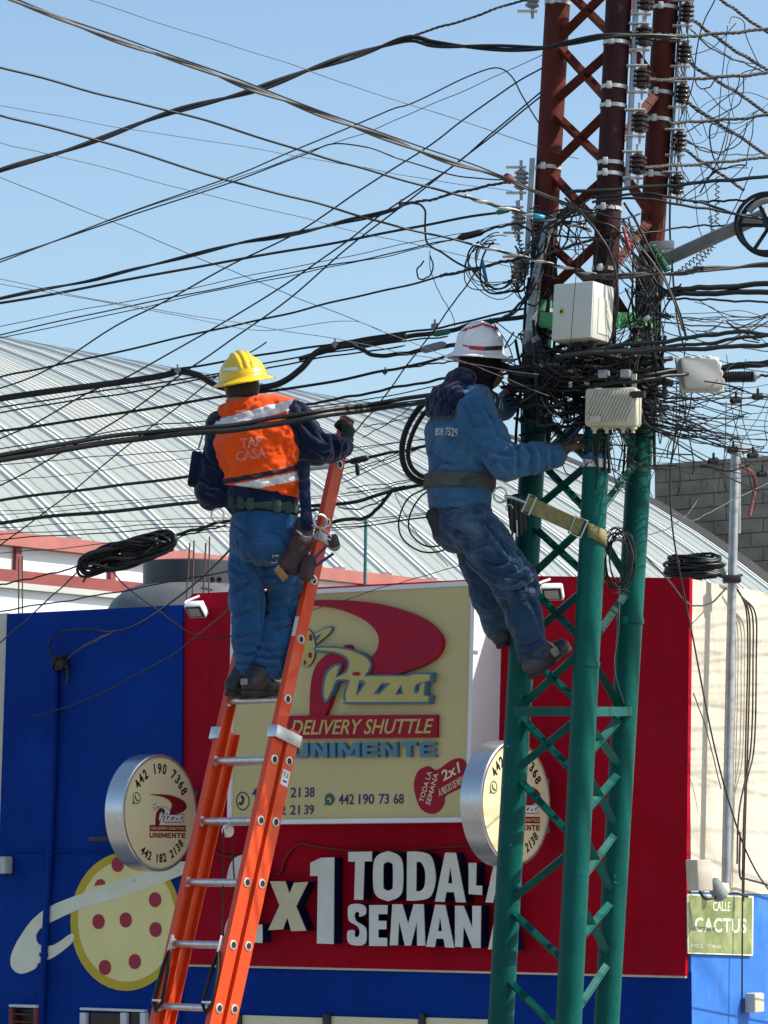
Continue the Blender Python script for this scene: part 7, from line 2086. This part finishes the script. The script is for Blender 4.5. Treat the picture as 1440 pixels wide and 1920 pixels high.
# helmet
hm1, ax1 = helmet(w1, head + up3 * .018 + np.array((.012, -.01, 0)), (-.17, -.14, 1), (-.25, .95, 0), 'helmet_yellow', r=(.134, .120, .138), brim=.034)
bh1 = bvh_of(hm1)
def helm_mark(bvh, quad, m, parent, name='marking'):
    pts = []
    n = 8
    mb = MB()
    for i in range(n + 1):
        for j in range(3):
            u_, v_ = i / n, j / 2
            x = (quad[0][0] * (1 - u_) + quad[1][0] * u_) * (1 - v_) + (quad[3][0] * (1 - u_) + quad[2][0] * u_) * v_
            y = (quad[0][1] * (1 - u_) + quad[1][1] * u_) * (1 - v_) + (quad[3][1] * (1 - u_) + quad[2][1] * u_) * v_
            d = ray(x, y).normalized(); hit = bvh.ray_cast(CAMP + d * 15.2, d, 3.0)
            mb.v.append(tuple(hit[0] + hit[1] * .0015 if hit[0] is not None else U(x, y, 16.3)))
    for i in range(n):
        for j in range(2): mb.f.append((i * 3 + j, i * 3 + j + 1, (i + 1) * 3 + j + 1, (i + 1) * 3 + j))
    return mb.build(name, m, parent, angle=180)
helm_mark(bh1, [(418, 690), (445, 688), (447, 695), (418, 695)], 'sticker_white', hm1)
helm_mark(bh1, [(474, 696), (488, 691), (489, 694), (475, 699)], 'sticker_white', hm1)
helm_mark(bh1, [(475, 702), (490, 697), (491, 700), (476, 705)], 'sticker_white', hm1)
# tool belt with loops, rings, pouch and pliers
def belt(parent, c, n, lat, rx, ry, half, m, name):
    F_ = Field(np.array(c) - .26, np.array(c) + .26, .007)
    n = np.array(n, float); n /= np.linalg.norm(n)
    F_.slab(np.array(c) - n * .09, np.array(c) + n * .09, lat, (rx, ry), (rx, ry), 0)
    F_.cut(np.array(c) - n * half, n, .004); F_.cut(np.array(c) + n * half, -n, .004)
    return skin_obj(F_, name, m, parent)
bn = np.array((.12, .0, 1))
bt1 = belt(w1, J1(494, 950), bn, lat1, .178, .128, .024, 'belt_green', 'tool_belt')
bvb = bvh_of(bt1)
for x in (436, 452, 470, 520, 540):
    d = ray(x, 947 + (x - 494) * .1).normalized(); hit = bvb.ray_cast(CAMP + d * 15.2, d, 3)
    if hit[0] is not None:
        p = hit[0]; MB().box(p, Vector((.018, 0, 0)), Vector((0, .010, 0)), Vector((0, 0, .030)), .008).build('belt_loop', 'belt_green', bt1)
MB().ring(U(408, 966, 16.28), (.35, -1, .1), .032, .004, 28, 7).build('side_ring', 'steel_ring', bt1)
MB().ring(U(601, 978, 16.15), (.5, -1, .2), .034, .005, 28, 7).build('side_ring', 'steel_ring', bt1)
MB().tube(spline([U(585, 985, 16.15), U(603, 990, 16.12), U(618, 1002, 16.1), U(622, 1012, 16.1), U(612, 1008, 16.1), U(600, 995, 16.12)]), .004, 6).build('hook', 'steel_ring', bt1)
# side strap hanging from the shoulder to the belt
HS = Field(U(540, 1005, 16.0), U(605, 850, 16.42), .006)
HS.slab(U(570, 868, 16.26), U(571, 925, 16.22), (1, 0, 0), (.030, .018), (.024, .014), .01)
HS.slab(U(571, 925, 16.22), U(576, 990, 16.2), (1, 0, 0), (.024, .014), (.030, .016), .01)
HS.wrinkle(.005, 7, 2)
skin_obj(HS, 'harness_strap', 'navy_cloth', w1)
PF = Field(U(500, 1110, 16.05), U(650, 960, 16.42), .006)
PF.slab(U(572, 978, 16.23), U(566, 1015, 16.22), (1, 0, .3), (.040, .026), (.052, .032), .012)
PF.slab(U(566, 1015, 16.22), U(545, 1065, 16.21), (1, 0, .35), (.050, .030), (.058, .030), .012)
PF.slab(U(545, 1040, 16.2), U(532, 1062, 16.2), (1, 0, .4), (.022, .022), (.030, .022), .008)
PF.wrinkle(.004, 9, 6)
p0 = skin_obj(PF, 'tool_pouch', 'leather', w1)
PF = Field(U(540, 1120, 16.02), U(650, 1020, 16.36), .006)
PF.slab(U(580, 1050, 16.17), U(574, 1080, 16.16), (1, 0, .3), (.034, .024), (.036, .026), .01)
PF.wrinkle(.003, 9, 8)
skin_obj(PF, 'front_pocket', 'leather', p0)
MB().box(U(527, 1075, 16.2), Vector((.022, 0, -.03)), Vector((0, .02, 0)), Vector((.014, 0, .012)), .006).build('tan_corner', 'tan_leather', p0)
MB().ring(U(587, 1083, 16.15), (.3, -1, .1), .012, .003, 20, 6).build('ring', 'steel_ring', p0)
for a, b in (((586, 1050), (612, 1024)), ((590, 1062), (625, 1038))):
    MB().tube([U(*a, 16.16), U(*b, 16.12)], .007, 8).build('plier_handle', 'tool_blue', p0)
MB().tube(spline([U(556, 995, 16.19), U(575, 1008, 16.17), U(596, 1000, 16.16), U(605, 985, 16.16)]), .005, 6).build('pouch_rim', 'galvanised_dull', p0)
MB().lathe(U(622, 1003, 16.12), (.3, 0, -1), [(0, .02), (.01, .026), (.05, .026), (.06, .016)], 14).build('tool_head', 'leather', p0)
# radio pack at the left elbow
rp = MB().box(U(366, 880, 16.40), Vector((.026, 0, -.004)), Vector((0, .04, 0)), Vector((.012, 0, .085)), .012).build('radio_pack', 'navy_cloth', w1)
MB().tube([U(372, 842, 16.36), U(380, 815, 16.36)], .005, 6).build('antenna', 'galvanised_dull', rp)

# ================================================================== worker strapped to the tower
Y2 = 16.34
def J2(x, y, d=0.0): return np.array(U(x, y, Y2 + d))
w2 = thing('person', 'worker in denim shirt and white hard hat strapped to the green tower', 'person', U(1010, 1270, 16.3))
fr2 = np.array((.83, .55, 0)); fr2 /= np.linalg.norm(fr2); lat2 = np.array((fr2[1], -fr2[0], 0))     # his right side is nearer the camera
pel, wai, che, nkb = J2(862, 965, .03), J2(862, 908, .03), J2(866, 815, .02), J2(886, 738, .02)
head = J2(903, 682, .02)
shR, elR, wrR = J2(888, 765, -.13), J2(948, 868, -.20), J2(1047, 852, -.16)
shL, elL, wrL = J2(902, 760, .17), J2(938, 758, .30), J2(972, 712, .26)
hipR, knR, anR = J2(884, 985, -.06), J2(966, 1094, -.11), J2(1004, 1238, -.04)
hipL, knL, anL = J2(884, 985, .12), J2(921, 1112, .20), J2(937, 1176, .31)
B2 = Field((.05, 15.9, 3.9), (1.15, 16.95, 6.35), .0085)
B2.slab(pel, wai, lat2, (.12, .09), (.115, .085), .05)
B2.slab(wai, che, lat2, (.115, .085), (.14, .095), .05)
B2.slab(che, nkb - up3 * .02, lat2, (.14, .095), (.07, .06), .05)
fh = np.array((.80, .52, -.20)); fh /= np.linalg.norm(fh); eh = np.cross(up3, fh); eh /= np.linalg.norm(eh)
B2.caps(nkb, head - up3 * .03, .058, .055, .03)
B2.ellipsoid(head, (fh, eh, up3), (.100, .078, .120), .02)
B2.ellipsoid(head + fh * .038 - up3 * .062, (fh, eh, up3), (.068, .057, .060), .02)
B2.caps(head + fh * .098 - up3 * .000, head + fh * .120 - up3 * .032, .011, .015, .012)
B2.caps(head + fh * .088 - up3 * .066 + eh * .02, head + fh * .088 - up3 * .066 - eh * .02, .010, .010, .008)
B2.ellipsoid(head + fh * .098 + eh * .034 + up3 * .004, (fh, eh, up3), (.02, .018, .012), .008, sub=True)
B2.ellipsoid(head + fh * .098 - eh * .034 + up3 * .004, (fh, eh, up3), (.02, .018, .012), .008, sub=True)
for s_ in (-1, 1): B2.ellipsoid(head + eh * s_ * .080 - up3 * .012 - fh * .012, (fh, eh, up3), (.019, .011, .031), .006)
for a, b, c in ((shL, elL, wrL), (shR, elR, wrR)): B2.chain([a, b, c], [.045, .038, .030], .03)
for a, b, c in ((hipL, knL, anL), (hipR, knR, anR)): B2.chain([a, b, c], [.07, .05, .035], .03)
hR_dir = np.array((.62, .1, .78)); hand(B2, wrR + np.array((.015, 0, .005)), None, hR_dir, np.array((.75, .35, -.55)), .19, .95)
hL_dir = np.array((.9, -.3, .1)); hand(B2, wrL, None, hL_dir, np.array((.2, .2, -.9)), .185, 1.0)
body2 = skin_obj(B2, 'body', 'skin', w2)
# work glove on the near hand
G2 = Field(wrR - .12, wrR + .24, .0055)
hand(G2, wrR + np.array((.015, 0, .005)), None, hR_dir, np.array((.75, .35, -.55)), .19, .95)
G2.D -= .0045
skin_obj(G2, 'glove', 'glove_brown', w2)
tl2 = U(1082, 806, Y2 - .22)
MB().tube(spline([tl2 + Vector((-.045, .02, -.06)), tl2, tl2 + Vector((.012, 0, .03))]), .008, 8).build('cutter_handle', 'tool_blue', w2)
# hair + bandana round head and neck
N2 = Field(head - .2, head + .16, .006)
N2.ellipsoid(head - fh * .012 + up3 * .002, (fh, eh, up3), (.104, .088, .125), .01)
N2.caps(head - up3 * .06 - fh * .02, nkb + up3 * .0, .082, .088, .03)
N2.ellipsoid(head + fh * .125 - up3 * .02, (fh, eh, up3), (.062, .10, .085), .01, sub=True)
N2.wrinkle(.006, 9, 17)
N2.cut(nkb - up3 * .02, up3, .01)
skin_obj(N2, 'bandana', 'bandana', w2)
sg_ = MB()
p = head + fh * .088 + up3 * .006
sg_.box(Vector(p + eh * .036), Vector(fh) * .006, Vector(eh) * .026, Vector(up3) * .017, .005).box(Vector(p - eh * .036), Vector(fh) * .006, Vector(eh) * .026, Vector(up3) * .017, .005)
sg_.bar(Vector(p - eh * .06), Vector(p - eh * .075 - fh * .09), .004, .008)
sg_.build('sunglasses', 'glass_dark', w2)
# shirt
K2 = Field((.05, 15.9, 4.95), (1.1, 16.95, 6.1), .007)
K2.slab(wai - up3 * .13, wai, lat2, (.170, .140), (.166, .130), .05)
K2.slab(wai, che, lat2, (.166, .130), (.196, .145), .05)
K2.slab(che, lofty(che, nkb, .75), lat2, (.196, .145), (.140, .100), .06)
K2.caps(lofty(che, nkb, .75), nkb + up3 * .0, .090, .070, .05)
K2.chain([lofty(shR, nkb, .4), shR, lofty(shR, elR, .5), elR, lofty(elR, wrR, .55), lofty(elR, wrR, .95)], [.078, .080, .072, .068, .059, .054], .045)
K2.chain([lofty(shL, nkb, .4), shL, elL, wrL], [.08, .082, .070, .055], .05)
K2.wrinkle(.028, 5.5, 41, [(.5, .2, .9), (.9, .2, .5), (.1, .2, 1)], 1.1, [elR, lofty(elR, wrR, .5), shR, wai], [.14, .12, .12, .12])
for q, n in ((nkb + up3 * .035, np.array((-.1, 0, -1))), (J2(862, 958), np.array((.10, 0, 1)))): K2.cut(q, n, .008)
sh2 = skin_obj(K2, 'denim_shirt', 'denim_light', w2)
crease(sh2, [[(964, 824), (970, 848), (970, 886)], [(935, 818), (956, 828), (970, 838)], [(984, 835), (998, 851), (992, 876)], [(1009, 838), (1017, 859), (1014, 880)], [(874, 812), (898, 837), (931, 851), (962, 856)], [(885, 837), (909, 851), (931, 868)], [(801, 842), (826, 864), (850, 873)], [(851, 750), (876, 737), (900, 731)], [(812, 882), (835, 868), (860, 872)], [(933, 860), (914, 882)], [(905, 760), (925, 790), (932, 815)], [(860, 790), (850, 820), (830, 835)], [(1033, 838), (1036, 880)], [(940, 870), (955, 882)], [(805, 930), (840, 940), (880, 935)], [(820, 945), (860, 955)]], .014)
bs2 = bvh_of(sh2)
drape_text('808 7529', U(826, 800, Y2 - .3), (.985, -.17, -.13), (.10, 0, 1), .118, .037, bs2, 'shirt_lettering', 'sticker_white', sh2, lift=.002, offset=.0, toward=(-.2, -1, 0))
on_cloth(bs2, dens([(872, 760), (888, 800), (898, 802), (925, 775)]), Y2, 'denim', 'seam', sh2, .0022)
on_cloth(bs2, dens([(1022, 838), (1026, 882)]), Y2, 'denim', 'cuff_seam', sh2, .002)
# collar and towel on the shoulders
TW = Field(J2(830, 790) - .25, J2(850, 720) + .25, .007)
TW.slab(J2(866, 715, -.03), J2(838, 745, -.07), lat2, (.090, .060), (.115, .040), .04)
TW.slab(J2(838, 745, -.07), J2(822, 778, -.07), lat2, (.110, .042), (.105, .030), .03)
TW.wrinkle(.016, 6, 23, [(.9, .5, 0), (.6, -.8, .1)], .8)
TW.cut(J2(825, 784, -.07), np.array((.12, 0, 1)), .006)
skin_obj(TW, 'towel', 'navy_cloth', w2)
# jeans
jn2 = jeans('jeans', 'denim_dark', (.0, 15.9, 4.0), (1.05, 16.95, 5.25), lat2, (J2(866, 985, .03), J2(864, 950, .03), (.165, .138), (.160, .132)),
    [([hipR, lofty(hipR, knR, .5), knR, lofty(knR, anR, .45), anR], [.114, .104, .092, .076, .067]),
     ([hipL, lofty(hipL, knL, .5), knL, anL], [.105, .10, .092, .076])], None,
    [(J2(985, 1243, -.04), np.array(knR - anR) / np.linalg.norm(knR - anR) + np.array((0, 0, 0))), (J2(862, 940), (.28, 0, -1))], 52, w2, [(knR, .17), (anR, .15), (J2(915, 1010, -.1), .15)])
crease(jn2, [[(926, 1100), (958, 1110), (986, 1104), (1000, 1092)], [(934, 1090), (958, 1099), (982, 1083)], [(924, 1103), (960, 1112), (1002, 1098)], [(950, 1078), (974, 1067), (988, 1056)], [(911, 981), (936, 1017), (960, 1046)], [(889, 1030), (919, 1019), (934, 1009)], [(984, 1111), (1002, 1139), (1012, 1170)], [(945, 1122), (958, 1152)], [(965, 1206), (991, 1212), (1022, 1194)], [(973, 1222), (1002, 1226), (1027, 1208)], [(980, 1240), (1008, 1237)], [(900, 1045), (925, 1060), (945, 1058)], [(840, 985), (865, 1000), (885, 1003)], [(940, 960), (955, 985)]], .014)
bj2 = bvh_of(jn2)
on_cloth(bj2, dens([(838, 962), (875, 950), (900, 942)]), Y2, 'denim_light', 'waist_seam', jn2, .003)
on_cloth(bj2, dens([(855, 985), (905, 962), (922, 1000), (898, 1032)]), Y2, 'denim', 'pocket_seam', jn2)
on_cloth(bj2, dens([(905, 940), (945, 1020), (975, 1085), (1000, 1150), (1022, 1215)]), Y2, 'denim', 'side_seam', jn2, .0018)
# boots: near one on the brace pointing right-up, far one seen from below
hlR = J2(996, 1272, -.08); toR = J2(1070, 1214, .04)
shoe(None, J2(1006, 1218, -.05), hlR, hlR + (toR - hlR) / np.linalg.norm(toR - hlR) * .27, np.array((-.45, -.25, .85)), 'boot_grey', w2, patch=None, shaft=.066, g=1.18)
MB().box(U(1040, 1222, Y2 - .085), Vector((.016, 0, .012)), Vector((0, .008, 0)), Vector((-.010, 0, .020)), .007).build('boot_tongue', 'boot_patch', w2)
for i in range(4):
    c_ = U(1028 + i * 8, 1236 - i * 6, Y2 - .098 + i * .008)
    MB().tube([c_ + Vector((-.014, -.004, .012)), c_ + Vector((0, -.010, 0)), c_ + Vector((.012, -.002, -.014))], .003, 5).build('boot_lace', 'print_black', w2)
hlL = J2(942, 1213, .24); shoe(None, J2(940, 1174, .30), hlL, hlL + np.array((.07, .25, .06)), np.array((-.35, -.15, .9)), 'boot_grey', w2, shaft=.066, g=1.15)
# helmet
hm2, ax2 = helmet(w2, head + up3 * .036 + np.array((-.012, 0, 0)), (.06, -.06, 1), (.80, .5, 0), 'helmet_white', r=(.130, .114, .158), brim=.042)
bh2 = bvh_of(hm2)
helm_mark(bh2, [(866, 618), (905, 606), (905, 610), (867, 622)], 'helmet_red', hm2)
helm_mark(bh2, [(905, 606), (934, 614), (935, 620), (905, 610)], 'helmet_red', hm2)
helm_mark(bh2, [(868, 646), (878, 648), (878, 651), (868, 649)], 'helmet_red', hm2)
helm_mark(bh2, [(878, 648), (908, 650), (908, 658), (880, 655)], 'helmet_red', hm2)
helm_mark(bh2, [(908, 650), (942, 648), (942, 656), (908, 658)], 'print_black', hm2)
# climbing belt, lanyard round the middle leg, tools
bt2 = belt(w2, J2(862, 905, .03), (.06, 0, 1), lat2, .194, .166, .036, 'belt_grey', 'climbing_belt')
bvb2 = bvh_of(bt2)
hit = bvb2.ray_cast(CAMP + ray(870, 904).normalized() * 15.2, ray(870, 904).normalized(), 3)
if hit[0] is not None: MB().box(hit[0], Vector((.07, -.03, 0)), Vector((.0, .006, 0)), Vector((0, 0, .020)), .006).build('belt_pad', 'belt_green', bt2)
dr = U(938, 928, Y2 - .18)
MB().ring(dr, (.4, -1, 0), .036, .005, 28, 7).build('side_ring', 'steel_ring', bt2)
MB().ring(U(955, 952, Y2 - .15), (.2, -1, .0), .016, .0035, 20, 6, 2.2, 6.6).build('tool_hook', 'steel_ring', bt2)
MB().tube(spline([dr + Vector((.02, -.01, -.01)), U(958, 932, Y2 - .2), U(975, 938, Y2 - .22), U(990, 944, Y2 - .24)]), .009, 8).build('snap_hook', 'steel_ring', bt2)
LP = Vector(legp('B', 1000))
ly = thing('safety_lanyard', 'olive webbing lanyard with steel buckles tied round the middle green leg', 'lanyard', U(1060, 975, 15.95))
a = U(988, 944, Y2 - .25); b = U(1090, 990, YB - .085)
MB().bar(a, b, .074, .006, up=Vector((-.45, -.2, 1)).cross(b - a)).build('strap', 'webbing', ly, smooth=False)
upn = Vector((-.40, 0, 1)).normalized()
pts = []
for ang in np.linspace(R(-115), R(60), 16):
    q = Vector((LP.x, LP.y, 0)) + Vector((math.sin(ang + math.pi) * 0, 0, 0))
    x = LP.x + math.cos(ang) * (LR + .006); y = LP.y + math.sin(ang) * (LR + .006)
    pts.append(Vector((x, y, U(1112, 1000, YB).z - (x - LP.x) * .42)))
mb = MB()
for p_ in pts: mb.v.extend([tuple(p_ + Vector((0, 0, .036))), tuple(p_ - Vector((0, 0, .036)))])
for i in range(len(pts) - 1): mb.f.append((2 * i, 2 * i + 1, 2 * i + 3, 2 * i + 2))
o = mb.build('wrap', 'webbing', ly, angle=180)
sm = o.modifiers.new('thickness', 'SOLIDIFY'); sm.thickness = .005
for (x, y, Y_, s1, s2) in ((992, 946, Y2 - .262, .018, .046), (1084, 988, YB - .10, .03, .044)):
    c_ = U(x, y, Y_)
    ux = (b - a).normalized(); uz = ux.cross(Vector((0, 1, 0))).normalized()
    cor = [c_ + ux * s1 * i + uz * s2 * j for i, j in ((-1, -1), (1, -1), (1, 1), (-1, 1))]
    MB().tube(cor, .0055, 6, closed=True).build('buckle', 'steel_ring', ly)
tools = thing('tool_holster', 'dark tool holster with hanging tools at the hip of the tower worker', 'holster', U(965, 985, 16.3))
PF = Field(U(930, 1010, 16.1), U(1010, 920, 16.5), .006)
PF.slab(U(968, 938, 16.28), U(972, 990, 16.28), (1, 0, 0), (.045, .03), (.04, .028), .02); PF.wrinkle(.004, 9, 3)
skin_obj(PF, 'sheath', 'rubber', tools)
for x in (958, 966, 975): MB().tube([U(x, 930, 16.22), U(x + 3, 1004, 16.22)], .006, 6).build('tool', 'dark_metal', tools)
MB().tube([U(969, 975, 16.21), U(970, 1006, 16.21)], .003, 6).build('tool', 'steel_ring', tools)
PF = Field(U(790, 1020, 16.15), U(850, 945, 16.55), .006)
PF.slab(U(815, 965, 16.32), U(824, 995, 16.32), (1, .3, 0), (.045, .035), (.035, .03), .02); PF.wrinkle(.004, 9, 4)
skin_obj(PF, 'rear_pouch', 'rubber', w2)
